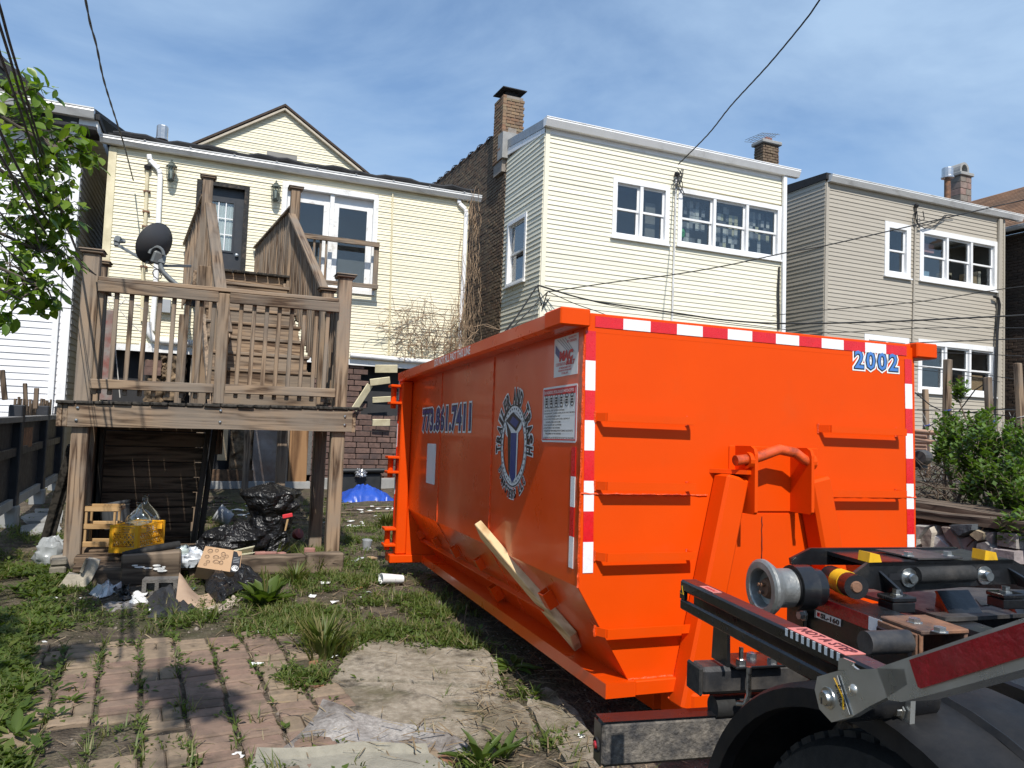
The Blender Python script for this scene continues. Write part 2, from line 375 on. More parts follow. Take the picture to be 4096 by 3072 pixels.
M['lantern'] = pm('verdigris_lantern', (.075, .09, .075), .2, 12, .6, bump=.3)
M['foil'] = pm('roof_vent_metal', (.55, .55, .55), .15, 6, .3, .8, .1, 30)
M['stucco'] = pm('cement_stucco', (.30, .30, .29), .15, 8, .9, bump=.4)
def brickm(name, cols, amt=.22):
    q = NT(name); v = q.coord('Object', (1, 1, 1), False); g = q.n('ShaderNodeNewGeometry'); oi = q.n('ShaderNodeObjectInfo')
    r = q.math('FRACT', q.math('ADD', oi.outputs['Random'], g.outputs['Random Per Island']))
    n_ = len(cols); col = q.ramp(r, [(i/(n_-1), c) for i, c in enumerate(cols)])
    col = q.mix(q.maprange(q.noise(v, 1.1, 6, .6), .4, .7, 0, .45), col, (.09, .075, .06))
    col = q.mix(q.maprange(q.noise(v, 25, 4), .35, .75, 0, .5), col, (.16, .12, .09))
    q.set(Base_Color=col, Roughness=.9, Specular_IOR_Level=.2); q.bump(q.noise(v, 60, 5), .5, .006); return q.m
M['brick_old'] = brickm('old_common_brick', [(.21, .155, .10), (.17, .12, .085), (.25, .19, .125), (.14, .095, .065), (.22, .14, .09)])
M['brick_chim'] = brickm('orange_common_brick', [(.36, .20, .12), (.30, .24, .15), (.27, .14, .085), (.40, .27, .16), (.20, .13, .09)])
M['brick_dark'] = brickm('dark_brick', [(.05, .034, .028), (.075, .048, .036), (.04, .03, .027), (.095, .06, .04)])

# ================================================================== large structure: houses
YH = 12.9
def c_(x, y): return (1700+x/1.4747, 300+y/1.4747)
def d_(x, y): return (2900+x/1.8437, 400+y/1.8437)
def a_(x, y): return (x/2.16, 400+y/2.16)
def b_(x, y): return (900+x/2.16, 400+y/2.16)
def p1_(x, y): return (200+x/2.766, 650+y/2.766)
def p2_(x, y): return (700+x/2.765, 650+y/2.765)
def g_(x, y): return (x/1.4747, 1000+y/1.4747)
def z6_(x, y): return (780+x/2.553, 1700+y/2.553)
def z5_(x, y): return (200+x/2.553, 1700+y/2.553)
def m_(x, y): return (x/1.4747, 1900+y/1.4747)

class Wall:
    """A flat wall: origin o, unit direction u along it, outward normal n."""
    def __init__(s, th, o, u, n): s.th, s.o, s.u, s.n = th, V3(o), V3(u), V3(n)
    def p(s, u, z, d=0): q = s.o+s.u*u+s.n*d; return V3((q.x, q.y, z))
    def box(s, mb, u0, u1, z0, z1, d0, d1):
        return mb.prism([s.p(u0, z0, d0), s.p(u1, z0, d0), s.p(u1, z1, d0), s.p(u0, z1, d0)], s.n*(d1-d0))
    def core(s, width, z0, z1, ops, m, d0=-.12, d1=-.004):
        us = sorted({0, width, *[o[0] for o in ops], *[o[1] for o in ops]}); zs = sorted({z0, z1, *[o[2] for o in ops], *[o[3] for o in ops]})
        mb = MB()
        for i in range(len(us)-1):
            for j in range(len(zs)-1):
                cu, cz = (us[i]+us[i+1])/2, (zs[j]+zs[j+1])/2
                if any(o[0] < cu < o[1] and o[2] < cz < o[3] for o in ops): continue
                s.box(mb, us[i], us[i+1], zs[j], zs[j+1], d0, d1)
        return s.th.part('wall', mb, m)
    def siding(s, width, z0, z1, course, ops, m, double=False, clip=None, parent=None, u_start=0, proud=.018):
        z = z0; k = 0
        while z < z1-1e-3:
            h = min(course, z1-z); cz = z+h/2; segs = [(u_start, width)]
            if clip: segs = [clip(cz)]
            for o in ops:
                if o[2]-.01 < cz < o[3]+.01:
                    ns = []
                    for a, b in segs:
                        if o[0] > a: ns.append((a, min(b, o[0])))
                        if o[1] < b: ns.append((max(a, o[1]), b))
                    segs = ns
            if not clip:                       # boards come in lengths that lap at random places
                ns = []
                for a, b in segs:
                    if b-a > 2.6:
                        c = a+(b-a)*random.uniform(.25, .75); ns += [(a, c), (c-.02, b)]
                    else: ns.append((a, b))
                segs = ns
            for a, b in segs:
                if b-a < .03: continue
                jit = random.uniform(-.0025, .0025)
                pr = [(0, 0), (proud+jit, .002)]
                if double: pr += [(.0085, h*.50), (.0145, h*.50+.006)]
                pr += [(.004, h), (0, h)]
                mb = MB(); n = len(pr); a0 = a1 = a; b0 = b1 = b
                if clip: (a0, b0), (a1, b1) = clip(z), clip(z+h)
                va = [s.p(a0+(a1-a0)*(q[1]/h), z+q[1], q[0]) for q in pr]; vb = [s.p(b0+(b1-b0)*(q[1]/h), z+q[1], q[0]) for q in pr]
                # slight waviness of vinyl along the run: a middle station bowed a little
                mid = [va[i].lerp(vb[i], .5)+s.n*random.uniform(-.0015, .002) for i in range(n)]
                mb.v = va+mid+vb
                for i in range(n):
                    j = (i+1) % n; mb.f += [(i, j, n+j, n+i), (n+i, n+j, 2*n+j, 2*n+i)]
                mb.f += [tuple(range(n))[::-1], tuple(range(2*n, 3*n))]
                s.th.part('siding_board', mb, m, parent)
            z += h; k += 1
    def window(s, u0, u1, z0, z1, units=2, cas=.09, m='white', hung=True, room=True, sill=True, gap=.07, split=.5, label=None, curtain=None):
        th = s.th; mb = MB(); e = .035
        s.box(mb, u0, u0+cas, z0, z1, -.10, e); s.box(mb, u1-cas, u1, z0, z1, -.10, e)
        s.box(mb, u0+cas, u1-cas, z1-cas, z1, -.10, e+.002); s.box(mb, u0+cas, u1-cas, z0, z0+cas*.8, -.10, e+.002)
        w = (u1-u0-2*cas-gap*(units-1))/units
        for i in range(1, units): a = u0+cas+i*w+(i-1)*gap; s.box(mb, a, a+gap, z0+cas*.8, z1-cas, -.10, e-.006)
        W = th.part('window', mb, M[m], label=label)
        if sill: th.part('sill', s.box(MB(), u0-.03, u1+.03, z0-.035, z0-.002, -.02, .075), M[m], W)
        for i in range(units):
            a = u0+cas+i*(w+gap); b = a+w; za, zb = z0+cas*.8, z1-cas; r = .042
            zm = za+(zb-za)*split
            rects = [(za, zm+.02, -.055), (zm-.02, zb, -.03)] if hung else [(za, zb, -.04)]
            for (q0, q1, dd) in rects:
                sm = MB(); s.box(sm, a, a+r, q0, q1, dd-.025, dd); s.box(sm, b-r, b, q0, q1, dd-.025, dd)
                s.box(sm, a+r, b-r, q0, q0+r, dd-.025, dd-.001); s.box(sm, a+r, b-r, q1-r, q1, dd-.025, dd-.001)
                th.part('sash', sm, M[m], W)
                th.part('pane', s.box(MB(), a+r, b-r, q0+r, q1-r, dd-.017, dd-.012), M['glass'], W)
        if room:
            rm = MB(); D = -.75
            s.box(rm, u0+.02, u1-.02, z0+.02, z1-.02, D-.03, D); s.box(rm, u0+.02, u0+.05, z0+.02, z1-.02, D, -.101); s.box(rm, u1-.05, u1-.02, z0+.02, z1-.02, D, -.101)
            s.box(rm, u0+.05, u1-.05, z1-.05, z1-.02, D, -.101); s.box(rm, u0+.05, u1-.05, z0+.02, z0+.05, D, -.101)
            th.part('room_lining', rm, M['room'], W)
        return W
def gutter_mb(p0, p1, out_dir, h=.11, w=.12):
    """K-style gutter swept from p0 to p1 (top back edge)."""
    o = V3(out_dir); pr = [(0, 0), (w, 0), (w, -.018), (w-.012, -.022), (w-.004, -.05), (w*.62, -h), (0, -h)]
    return MB().prism([V3(p0)+o*a+V3((0, 0, b)) for a, b in pr], V3(p1)-V3(p0))
def downspout_mb(pts, w=.075, d=.055):
    mb = MB()
    for a, b in zip(pts[:-1], pts[1:]): mb.beam(a, b, w, d, (0, -1, 0), .012)
    return mb
def bricks(th, parent, wall, width, z0, z1, m, limit=300, bl=.20, bh=.062, j=.011, depth=.09, top=None, key=None, jit=.004):
    e = Matrix((wall.u, -wall.n, V3((0, 0, 1)))).transposed().to_euler()
    cand = []; k = 0; z = z0
    while z+bh <= z1+1e-6:
        off = -(bl+j)/2 if k % 2 else 0; u = off
        while u < width:
            a, b = max(u, 0), min(u+bl, width)
            if b-a > .04 and (top is None or z+bh < top((a+b)/2)): cand.append((a, b, z))
            u += bl+j
        z += bh+j; k += 1
    loc = lambda c: wall.p((c[0]+c[1])/2, c[2]+bh/2, -depth/2+random.uniform(-jit, jit))
    cand.sort(key=(lambda c: key(loc(c))) if key else (lambda c: (loc(c)-CAM).length))
    cache = {}
    for c in cand[:limit]:
        l = round(c[1]-c[0], 2)
        if l not in cache: cache[l] = MB().box((0, 0, 0), (l, depth, bh), ch=.006).mesh('brick')
        th.put('brick', cache[l], m, loc(c), e, parent)
    if cand[limit:]:
        mb = MB(); R = e.to_matrix()
        for c in cand[limit:]: mb.box(loc(c), (c[1]-c[0], depth, bh), R)
        th.part('brickwork', mb, m, parent, kind='stuff')

def rect_px(th, name, x0, y0, x1, y1, Y, thick, m, parent=None, label=None, ch=.004, dx=0):
    p, q, r_, s_ = PY(x0, y0, Y), PY(x1, y0, Y), PY(x0, y1, Y), PY(x1, y1, Y)
    xa, xb = (p.x+r_.x)/2, (q.x+s_.x)/2; za, zb = (r_.z+s_.z)/2, (p.z+q.z)/2
    return th.part(name, MB().box(((xa+xb)/2, Y+thick/2, (za+zb)/2), (xb-xa, thick, zb-za), ch=ch), m, parent, label)

# ------------------------------------------------------------------ cream house with the porch
h1 = T('cream_house', 'shabby cream sided house with gable, black door and torn open basement', 'house', (1.3, YH, .08))
XL, XR, ZW, ZG = -1.66, 4.27, 2.30, 5.47
w1 = Wall(h1, (XL, YH, 0), (1, 0, 0), (0, -1, 0))
pt0, pt1 = PY(*b_(497, 712), YH), PY(*b_(1328, 830), YH)
PU0, PU1, PZ0, PZ1 = pt0.x-XL, pt1.x-XL, 3.45, 5.24
dr0, dr1 = PY(789, 719, YH), PY(1000, 748, YH)
DU0, DU1, DZ0, DZ1 = dr0.x-XL, dr1.x-XL, 2.98, 5.05
ops = [(PU0, PU1, PZ0, PZ1), (DU0, DU1, DZ0, DZ1)]
w1.core(XR-XL, ZW, ZG-.1, ops, M['trim_cream'])
w1.siding(XR-XL-.09, ZW+.02, ZG-.12, .1015, ops, M['cream'], True, u_start=.11)
h1.part('corner_trim', w1.box(MB(), 0, .11, ZW-2.2, ZG-.12, -.05, .03), M['trim_cream'])
h1.part('corner_trim', w1.box(MB(), XR-XL-.09, XR-XL, ZW, ZG-.12, -.05, .03), M['trim_cream'])
h1.part('frieze_board', w1.box(MB(), .11, XR-XL-.09, ZG-.119, ZG-.005, -.05, .012), M['trim_cream'])
h1.part('gutter', gutter_mb((XL-.12, YH-.03, ZG+.03), (XR+.2, YH-.03, ZG+.03), (0, -1, 0), .115, .13), M['gutter'])
for i in range(9):
    x = XL+.5+i*.66; h1.part('gutter_strap', MB().box((x, YH-.10, ZG+.035), (.03, .15, .006)), M['gutter'])
rf = MB(); ro = [(XL-.05, 0), (XR+.12, 0)]
rf.prism([(XL-.02, YH-.05, ZG+.04), (XL-.02, YH-.05, ZG+.10), (XL-.02, 16.4, ZG+.55), (XL-.02, 16.4, ZG+.4)], (XR-XL+.08, 0, 0))
RF = h1.part('roof', rf, M['roof'])
cl = MB()                                        # curled loose edge of the roofing felt
pts = []
for i in range(40):
    t = i/39; x = XL+.05+t*(XR-XL+.02); pts.append((x, YH-.10+.02*math.sin(i*1.7), ZG+.085+.02*math.sin(i*.9)+.012*math.sin(i*2.3)))
cl.tube(pts, [.032+.014*abs(math.sin(i*.77)) for i in range(40)], 6)
h1.part('felt_edge', cl, M['roof'], RF)
h1.part('wall', MB().box((XL+.06, 14.6, 2.75), (.1, 3.3, 5.5)).box((XR-.06, 14.6, 2.75), (.1, 3.3, 5.5)), M['trim_cream'])
M['rake'] = pm('weathered_rake', (.50, .44, .35), .15, 5, .8, bump=.2)
# gable of the main roof further back
YG = 16.0
ga, gl, gr = PY(1139, 436, YG), PY(729, 608, YG), PY(1474, 712, YG)
gl = V3((gl.x, YG, gl.z)); zb = ZG+.3
def gclip(z):
    t = (ga.z-z); return (ga.x+(gl.x-ga.x)*t/(ga.z-gl.z), ga.x+(gr.x-ga.x)*t/(ga.z-gr.z))
w1g = Wall(h1, (0, YG, 0), (1, 0, 0), (0, -1, 0))
pa, pb = PY(*b_(362, 447), YG), PY(*b_(618, 560), YG)
GB = h1.part('gable', MB().prism([(ga.x, YG+.01, ga.z), (gclip(zb)[0], YG+.01, zb), (gclip(zb)[1], YG+.01, zb)], (0, .1, 0)), M['trim_cream'])
w1g.siding(0, zb, ga.z-.06, .1115, [(pa.x, pb.x, pa.z-.5, pa.z)], M['cream'], True, gclip, GB)
h1.part('plywood_patch', MB().box(((pa.x+pb.x)/2, YG-.015, pa.z-.2), (pb.x-pa.x, .03, .42)), wood('grey_plywood', (.16, .15, .14), (.30, .29, .27), 'x', 8), GB, 'weathered grey plywood patch')
for e_ in (gclip(zb-.25)[0], gclip(zb-.25)[1]):
    a0, a1 = V3((ga.x, YG-.06, ga.z)), V3((e_, YG-.06, zb-.25)); d = (a1-a0)
    h1.part('rake_board', MB().beam(a0+V3((0, .0, -.03)), a1+V3((0, 0, -.03)), .08, .045, (0, 0, 1)), M['rake'], GB)
    h1.part('roof_slope', MB().prism([a0+V3((0, -.06, .02)), a1+V3((0, -.06, .02)), a1+V3((0, -.06, .07)), a0+V3((0, -.06, .07))], (0, 6, 0)), pm('brown_shingle_'+str(round(e_, 1)), (.06, .042, .032), .3, 20, .9, bump=.6), GB)
# patio windows, old white paint, two big panes
w1.box(MB(), 0, 1, 0, 1, 0, 1)
mb = MB(); e = .04
w1.box(mb, PU0, PU0+.085, PZ0, PZ1, -.1, e); w1.box(mb, PU1-.085, PU1, PZ0, PZ1, -.1, e); w1.box(mb, PU0+.085, PU1-.085, PZ1-.10, PZ1, -.1, e+.02); w1.box(mb, PU0+.085, PU1-.085, PZ0, PZ0+.07, -.1, e)
um = (PU0+PU1)/2+.02; w1.box(mb, um-.035, um+.035, PZ0+.07, PZ1-.10, -.1, e-.015)
PW = h1.part('patio_window', mb, M['white_old'], label='pair of big panes in chipped white frame')
for (a, b) in ((PU0+.085, um-.035), (um+.035, PU1-.085)):
    s_ = MB(); r = .095; dd = -.045
    w1.box(s_, a, a+r, PZ0+.07, PZ1-.22, dd-.04, dd); w1.box(s_, b-r, b, PZ0+.07, PZ1-.22, dd-.04, dd); w1.box(s_, a+r, b-r, PZ0+.07, PZ0+.20, dd-.04, dd-.002); w1.box(s_, a+r, b-r, PZ1-.30, PZ1-.22, dd-.04, dd-.002)
    h1.part('sash', s_, M['white_old'], PW)
    h1.part('transom_board', w1.box(MB(), a, b, PZ1-.22, PZ1-.10, dd-.05, dd-.02), M['white'], PW)
    h1.part('pane', w1.box(MB(), a+r, b-r, PZ0+.20, PZ1-.30, dd-.025, dd-.015), M['glass'], PW)
rm = MB(); w1.box(rm, PU0, PU1, PZ0, PZ1, -.7, -.66); w1.box(rm, PU0, PU0+.03, PZ0, PZ1, -.66, -.101); w1.box(rm, PU1-.03, PU1, PZ0, PZ1, -.66, -.101); w1.box(rm, PU0, PU1, PZ1-.03, PZ1-.001, -.66, -.101); w1.box(rm, PU0, PU1, PZ0, PZ0+.03, -.66, -.101)
h1.part('room_lining', rm, M['room'], PW)
# black door
mb = MB(); fw = .075
w1.box(mb, DU0, DU0+fw, DZ0, DZ1, -.14, .02); w1.box(mb, DU1-fw, DU1, DZ0, DZ1, -.14, .02); w1.box(mb, DU0+fw, DU1-fw, DZ1-.06, DZ1, -.14, .025)
DO = h1.part('door', MB(), M['black_door']) if False else None
mb2 = MB(); a, b = DU0+fw, DU1-fw; zt = DZ1-.06; lite = (a+.13, b-.13, DZ0+.95, zt-.20)
w1.box(mb2, a, lite[0], DZ0, zt, -.13, -.085); w1.box(mb2, lite[1], b, DZ0, zt, -.13, -.085); w1.box(mb2, lite[0], lite[1], lite[3], zt, -.13, -.086); w1.box(mb2, lite[0], lite[1], DZ0, lite[2], -.13, -.086)
DO = h1.part('door', mb2, M['black_door'], label='dark grey door with nine lite window')
h1.part('door_frame', mb, M['charred'], label='peeling charred black door frame')
bd = MB(); r = .03; x0, x1, zz0, zz1 = lite
w1.box(bd, x0, x0+r, zz0, zz1, -.09, -.07); w1.box(bd, x1-r, x1, zz0, zz1, -.09, -.07); w1.box(bd, x0+r, x1-r, zz0, zz0+r, -.09, -.071); w1.box(bd, x0+r, x1-r, zz1-r, zz1, -.09, -.071)
h1.part('lite_frame', bd, M['black_door'], DO)
gr_ = MB()
for i in (1, 2):
    u = x0+r+(x1-x0-2*r)*i/3; w1.box(gr_, u-.008, u+.008, zz0+r, zz1-r, -.09, -.08); z = zz0+r+(zz1-zz0-2*r)*i/3; w1.box(gr_, x0+r, x1-r, z-.008, z+.008, -.091, -.081)
h1.part('muntin', gr_, M['white'], DO)
h1.part('pane', w1.box(MB(), x0+r, x1-r, zz0+r, zz1-r, -.1, -.095), M['glass'], DO)
cu = MB(); n_ = 26; va = []
for i in range(n_+1):
    t = i/n_; d = -.112+.006*math.sin(i*1.9); va += [w1.p(x0+r+(x1-x0-2*r)*t, zz0, d), w1.p(x0+r+(x1-x0-2*r)*t, zz1, d)]
cu.add(va, [(2*i, 2*i+2, 2*i+3, 2*i+1) for i in range(n_)]); h1.part('curtain', cu, M['curtain'], DO)
for k in range(2):
    u = a+.12+k*.30; pn = MB(); w1.box(pn, u, u+.23, DZ0+.22, DZ0+.72, -.09, -.078); w1.box(pn, u+.03, u+.20, DZ0+.25, DZ0+.69, -.079, -.070); h1.part('door_panel', pn, M['black_door'], DO)
h1.part('door_handle', MB().lathe([(0, .05), (.028, .045), (.03, .03), (.012, .02), (.012, 0)], w1.p(b-.07, DZ0+.92, -.085), (0, -1, 0), 12), M['steel'], DO)
# downspouts, conduits, waste pipe
def yoff(l, off=.055): return [PY(x, y, YH-off) for x, y in l]
h1.part('downspout', downspout_mb(yoff([a_(1288, 470), a_(1296, 520), a_(1372, 600), a_(1385, 640), a_(1345, 1560), g_(897, 480)])), M['white'])
h1.part('downspout', downspout_mb(yoff([b_(2020, 860), b_(2025, 895), b_(2078, 945), (1865, 850), (1851, 1164), (1837, 1400), (1832, 1500)])), M['white'])
h1.part('conduit_pipe', MB().tube(yoff([a_(1275, 585), a_(1235, 1560), g_(838, 420)], .04), .026, 8), M['trim_cream'], sm=True)
h1.part('conduit_pipe', MB().tube(yoff([(1571, 772), (1562, 1164), (1556, 1420)], .03), .014, 6), M['trim_cream'], sm=True)
h1.part('weatherhead', MB().lathe([(0, .07), (.05, .05), (.055, 0), (.03, -.03)], PY(*a_(1276, 590), YH-.05), (0, -.5, 1), 10), M['cable'])
for q in (790, 965, 1095, 1440): h1.part('pipe_strap', MB().box(PY(*a_(1278-(q-585)*.041, q), YH-.035), (.10, .07, .025)), M['rust'])
h1.part('waste_pipe', MB().tube(yoff([g_(872, 425), g_(878, 480), g_(905, 528), g_(960, 538), g_(1100, 548), g_(1250, 560)], .09), .052, 10), M['white_old'], sm=True)
h1.part('waste_pipe', MB().tube(yoff([(1400, 1420), (1500, 1429), (1640, 1442), (1760, 1450)], .09), .045, 10), M['white_old'], sm=True)
h1.part('meter_box', w1.box(MB(), PY(*g_(945, 330), YH).x-XL, PY(*g_(1008, 330), YH).x-XL, PY(*g_(975, 372), YH).z, PY(*g_(975, 296), YH).z, .021, .12), M['bucket'])
h1.part('water_table', w1.box(MB(), .11, XR-XL, ZW-.10, ZW, -.05, .035), M['white_old'])
# vent pipe on the roof
vp = PY(*a_(1395, 400), 13.6)
VP = h1.part('vent_pipe', MB().tube([vp+V3((0, 0, -.25)), vp+V3((0, 0, .12))], .055, 12), M['rust'], sm=True)
h1.part('vent_cap', MB().lathe([(0, .35), (.085, .345), (.09, .33), (.09, .14), (.10, .13), (.10, .11), (.05, .10)], vp, (0, 0, 1), 10), M['foil'], VP)
# torn basement
h1.part('basement_dark_fill', MB().box((1.3, YH+.35, 1.15), (5.8, .1, 2.5)), M['dark_in'])  # dark sheets added to stand for the unlit basement interior
h1.part('basement_dark_fill', MB().box((-.75, YH+.12, 1.15), (.5, .1, 2.3)).box((1.3, YH+.2, 2.28), (5.8, .4, .03)), M['dark_in'])
mb = MB(); rnd = random.Random(3)
def batt(x0, y0, x1, y1, nm='insulation'):
    p, q = PY(x0, y0, YH), PY(x1, y1, YH); nx, nz_ = 14, 26; vs = []
    for j in range(nz_+1):
        for i in range(nx+1):
            u, v = i/nx, j/nz_; x = p.x+(q.x-p.x)*u+.03*mnoise.noise((u*3, v*9, x0)); z = q.z+(p.z-q.z)*v
            d = .06+.09*mnoise.noise((u*3+x0, v*7, 0))+.05*mnoise.noise((u*9, v*22, x0))-.09*abs(2*u-1)**4
            vs.append((x, YH+.06-d, z))
    k = MB().add(vs, [(j*(nx+1)+i, j*(nx+1)+i+1, (j+1)*(nx+1)+i+1, (j+1)*(nx+1)+i) for j in range(nz_) for i in range(nx)])
    h1.part(nm, k, M['insul'], sm=180)
batt(*g_(855, 640), *g_(965, 900)); batt(*g_(968, 620), *g_(1090, 890)); batt(925, 1718, 1012, 1930); batt(*g_(940, 600), *g_(1000, 760))
rect_px(h1, 'tan_panel', 872, 1700, 911, 1842, YH+.02, .05, pm('tan_board', (.48, .36, .22), .1, 4, .7), label='pale tan board in the torn basement wall')
rect_px(h1, 'sheet_panel', 1011, 1690, 1113, 1946, YH-.02, .05, pm('stained_sheet', (.24, .21, .19), .35, 3, .6, bump=.3, dirt=(.14, .07, .035), damt=.5, dscale=2), label='stained grey sheet leaning over the opening')
rect_px(h1, 'post', 1115, 1690, 1154, 1950, YH-.05, .12, M['wood_z'])
rect_px(h1, 'plywood_panel', 1156, 1690, 1230, 1952, YH-.03, .05, M['ply_z'], label='brown grained plywood panel')
rect_px(h1, 'tan_panel', *g_(1120, 640), *g_(1215, 860), YH+.02, .05, pm('tan_board2', (.40, .33, .25), .1, 4, .7))
rect_px(h1, 'rotten_sill', 835, 1880, 1012, 1926, YH-.03, .15, pm('rotten_wood', (.10, .06, .035), .5, 12, .95, bump=1))
rect_px(h1, 'foundation', 820, 1926, 1240, 1985, YH-.06, .25, M['stucco'])
rect_px(h1, 'flashing', *g_(556*1.4747, 562), *g_(1240, 612), YH-.05, .02, M['white_old'])
for i, (x0, y0, x1, y1) in enumerate([(855, 650, 955, 690), (850, 690, 950, 740)]): rect_px(h1, 'dark_shingle', *g_(x0, y0), *g_(x1, y1), YH-.05-.03*i, .03, M['asphalt_brick'])
# brick patterned sheet siding on the right half of the basement, shingle by shingle
ab0, ab1 = PY(1236, 1950, YH), PY(1700, 1930, YH)
z = .08; k = 0
while z < ZW-.12:
    h = .098; x = ab0.x-(.12 if k % 2 else 0)
    while x < ab1.x:
        l = random.choice((.21, .235, .26)); xa = max(x, ab0.x)
        if not (z > 1.35 and xa > 2.35): h1.part('wall_tile', MB().box(((xa+x+l)/2-.005, YH+.02+random.uniform(-.004, .006), z+h/2), (x+l-xa-.012, .03, h-.012), ch=.006), M['asphalt_brick'])
        x += l
    z += h; k += 1
rect_px(h1, 'stone_edge', 1231, 1690, 1247, 1900, YH-.02, .06, M['block'])
# broken yellow board hanging under the waste pipe
for i, (a0, a1, b0, b1, w) in enumerate([(1415, 1640, 1480, 1540, .13), (1490, 1690, 1560, 1690, .12), (1500, 1475, 1590, 1475, .14), (1480, 1530, 1560, 1520, .12), (1490, 1600, 1575, 1595, .10)]):
    h1.part('broken_siding', MB().beam(PY(a0, a1, YH-.10-.02*i), PY(b0, b1, YH-.12-.02*i), .02, w, (0, -.3, 1)), M['trim_cream'], label='broken yellow siding scrap hanging under the pipe')
h1.part('foundation', MB().box((3.0, YH+.02, .12), (2.4, .12, .25), ch=.01), M['stucco'])

def lantern(p, label):
    t = T('wall_lantern', label, 'lantern', p, 'verdigris wall lanterns beside the black door')
    x, y, z = p; y0 = y-.11; mb = MB()
    t.part('bracket', MB().box((x, y-.02, z-.02), (.07, .04, .14), ch=.01).tube([(x, y-.02, z+.03), (x, y-.07, z+.10), (x, y0, z+.12)], .009, 6), M['lantern'])
    t.part('roof_cap', MB().lathe([(0, .20), (.012, .195), (.014, .18), (.006, .17), (.03, .155), (.04, .145), (.035, .14), (.085, .09), (.09, .08), (0, .08)], (x, y0, z), (0, 0, 1), 6), M['lantern'])
    t.part('bottom_cap', MB().lathe([(0, -.17), (.03, -.165), (.05, -.14), (.055, -.13), (0, -.125)], (x, y0, z), (0, 0, 1), 6), M['lantern'])
    for i in range(6):
        a = math.pi*2*i/6; t.part('bar', MB().beam((x+.08*math.cos(a), y0+.08*math.sin(a), z+.085), (x+.055*math.cos(a), y0+.055*math.sin(a), z-.13), .008, .008, (0, 1, 0), 0), M['lantern'])
    t.part('glass', MB().lathe([(.075, .08), (.05, -.128)], (x, y0, z), (0, 0, 1), 6), M['bottle'])
    t.part('bulb', MB().lathe([(0, .05), (.02, .04), (.028, .01), (.02, -.03), (.015, -.1)], (x, y0, z), (0, 0, 1), 10), pm('frosted_bulb', (.5, .52, .5), .05, 4, .4, bump=0), sm=True)
l1, l2 = PY(*a_(1480, 625), YH-.1), PY(*b_(437, 800), YH-.1)
lantern((l1.x, YH-.02, l1.z), 'old six sided lantern on cream wall beside the white downspout')
lantern((l2.x, YH-.02, l2.z), 'old six sided lantern on cream wall between black door and wide window')

# ------------------------------------------------------------------ ivory house with brick chimney, in the middle
h2 = T('ivory_house', 'two storey ivory sided flat house with brick side wall and chimneys', 'house', (8.7, YH, .1))
X2L, X2R, Z2 = 5.78, 11.72, 7.12
w2 = Wall(h2, (X2L, YH, 0), (1, 0, 0), (0, -1, 0)); W2 = X2R-X2L
wa0, wa1 = PY(*c_(1108, 605), YH), PY(*c_(1432, 1000), YH); wb0, wb1 = PY(*c_(1492, 680), YH), PY(*c_(2092, 1092), YH)
zA0, zA1 = PY(*c_(1260, 978), YH).z, PY(*c_(1260, 628), YH).z; zB0, zB1 = PY(*c_(1800, 1052), YH).z, PY(*c_(1800, 722), YH).z
opA = (wa0.x-X2L, wa1.x-X2L, zA0, zA1); opB = (wb0.x-X2L, wb1.x-X2L, zB0, zB1)
w2.core(W2, 0, Z2, [opA, opB], M['trim_cream']); w2.siding(W2-.06, 2.2, Z2-.14, .094, [opA, opB], M['ivory'], u_start=.09)
h2.part('corner_trim', w2.box(MB(), 0, .09, 1., Z2-.05, -.05, .03), M['ivory']); h2.part('corner_trim', w2.box(MB(), W2-.06, W2, 1., Z2-.05, -.05, .03), M['ivory'])
h2.part('frieze_board', w2.box(MB(), .09, W2-.06, Z2-.139, Z2-.02, -.05, .012), M['white'])
h2.part('gutter', gutter_mb((X2L-.06, YH-.02, Z2+.13), (X2R+.32, YH-.02, Z2+.13), (0, -1, 0), .17, .17), M['white'])
w2.window(*opA, 2, .10, label='pair of sash windows'); w2.window(*opB, 3, .10, label='row of three sash windows with patchwork curtains')
rr = random.Random(5)
pal = [(.07, .07, .075), (.36, .36, .36), (.5, .5, .48), (.13, .135, .15), (.45, .42, .28), (.24, .25, .27)]
patch_m = [pm('patchwork_%d' % i, c, .1, 5, .9, bump=.1) for i, c in enumerate(pal)]
wid = opB[1]-opB[0]
for k in range(3):
    for i in range(9):
        for j in range(6):
            if rr.random() < (.30 if j < 4 else .6): continue
            u = opB[0]+.14+k*(wid-.1)/3+i*.052*wid/2.6*1.4; z = opB[3]-.16-j*.16
            if u+.09 > opB[0]+.1+(k+1)*(wid-.12)/3: continue
            h2.part('curtain_patch', w2.box(MB(), u, u+.088, z-.15, z, -.20-.01*(i % 2), -.195-.01*(i % 2)), patch_m[rr.randrange(6)])
h2.part('curtain_patch', w2.box(MB(), opB[0]+.13, opB[0]+.21, opB[2]+.45, opB[3]-.15, -.19, -.185), pm('pink_cloth', (.62, .12, .15), .1, 5, .9))
h2.part('green_bag', MB().lathe([(0, .16), (.06, .13), (.09, .05), (.07, -.05), (0, -.07)], w2.p(opB[0]+.26, opB[2]+.3, -.22), (0, 0, 1), 10), pm('green_plastic', (.03, .30, .07), .3, 12, .5))
h2.part('curtain', w2.box(MB(), opA[0]+.68*(opA[1]-opA[0]), opA[0]+.86*(opA[1]-opA[0]), opA[2]+.1, opA[2]+.9, -.22, -.215), M['room'])
h2.part('downspout', downspout_mb([PY(*c_(2122, 575), YH-.06), PY(*c_(2112, 1490), YH-.06), PY(*c_(2106, 1800), YH-.06)], .10, .075), M['white'])
h2.part('service_conduit', MB().tube([PY(*c_(1482, 600), YH-.04), PY(*c_(1458, 1430), YH-.04), PY(*c_(1452, 1560), YH-.04)], .022, 8), M['gutter'], sm=True)
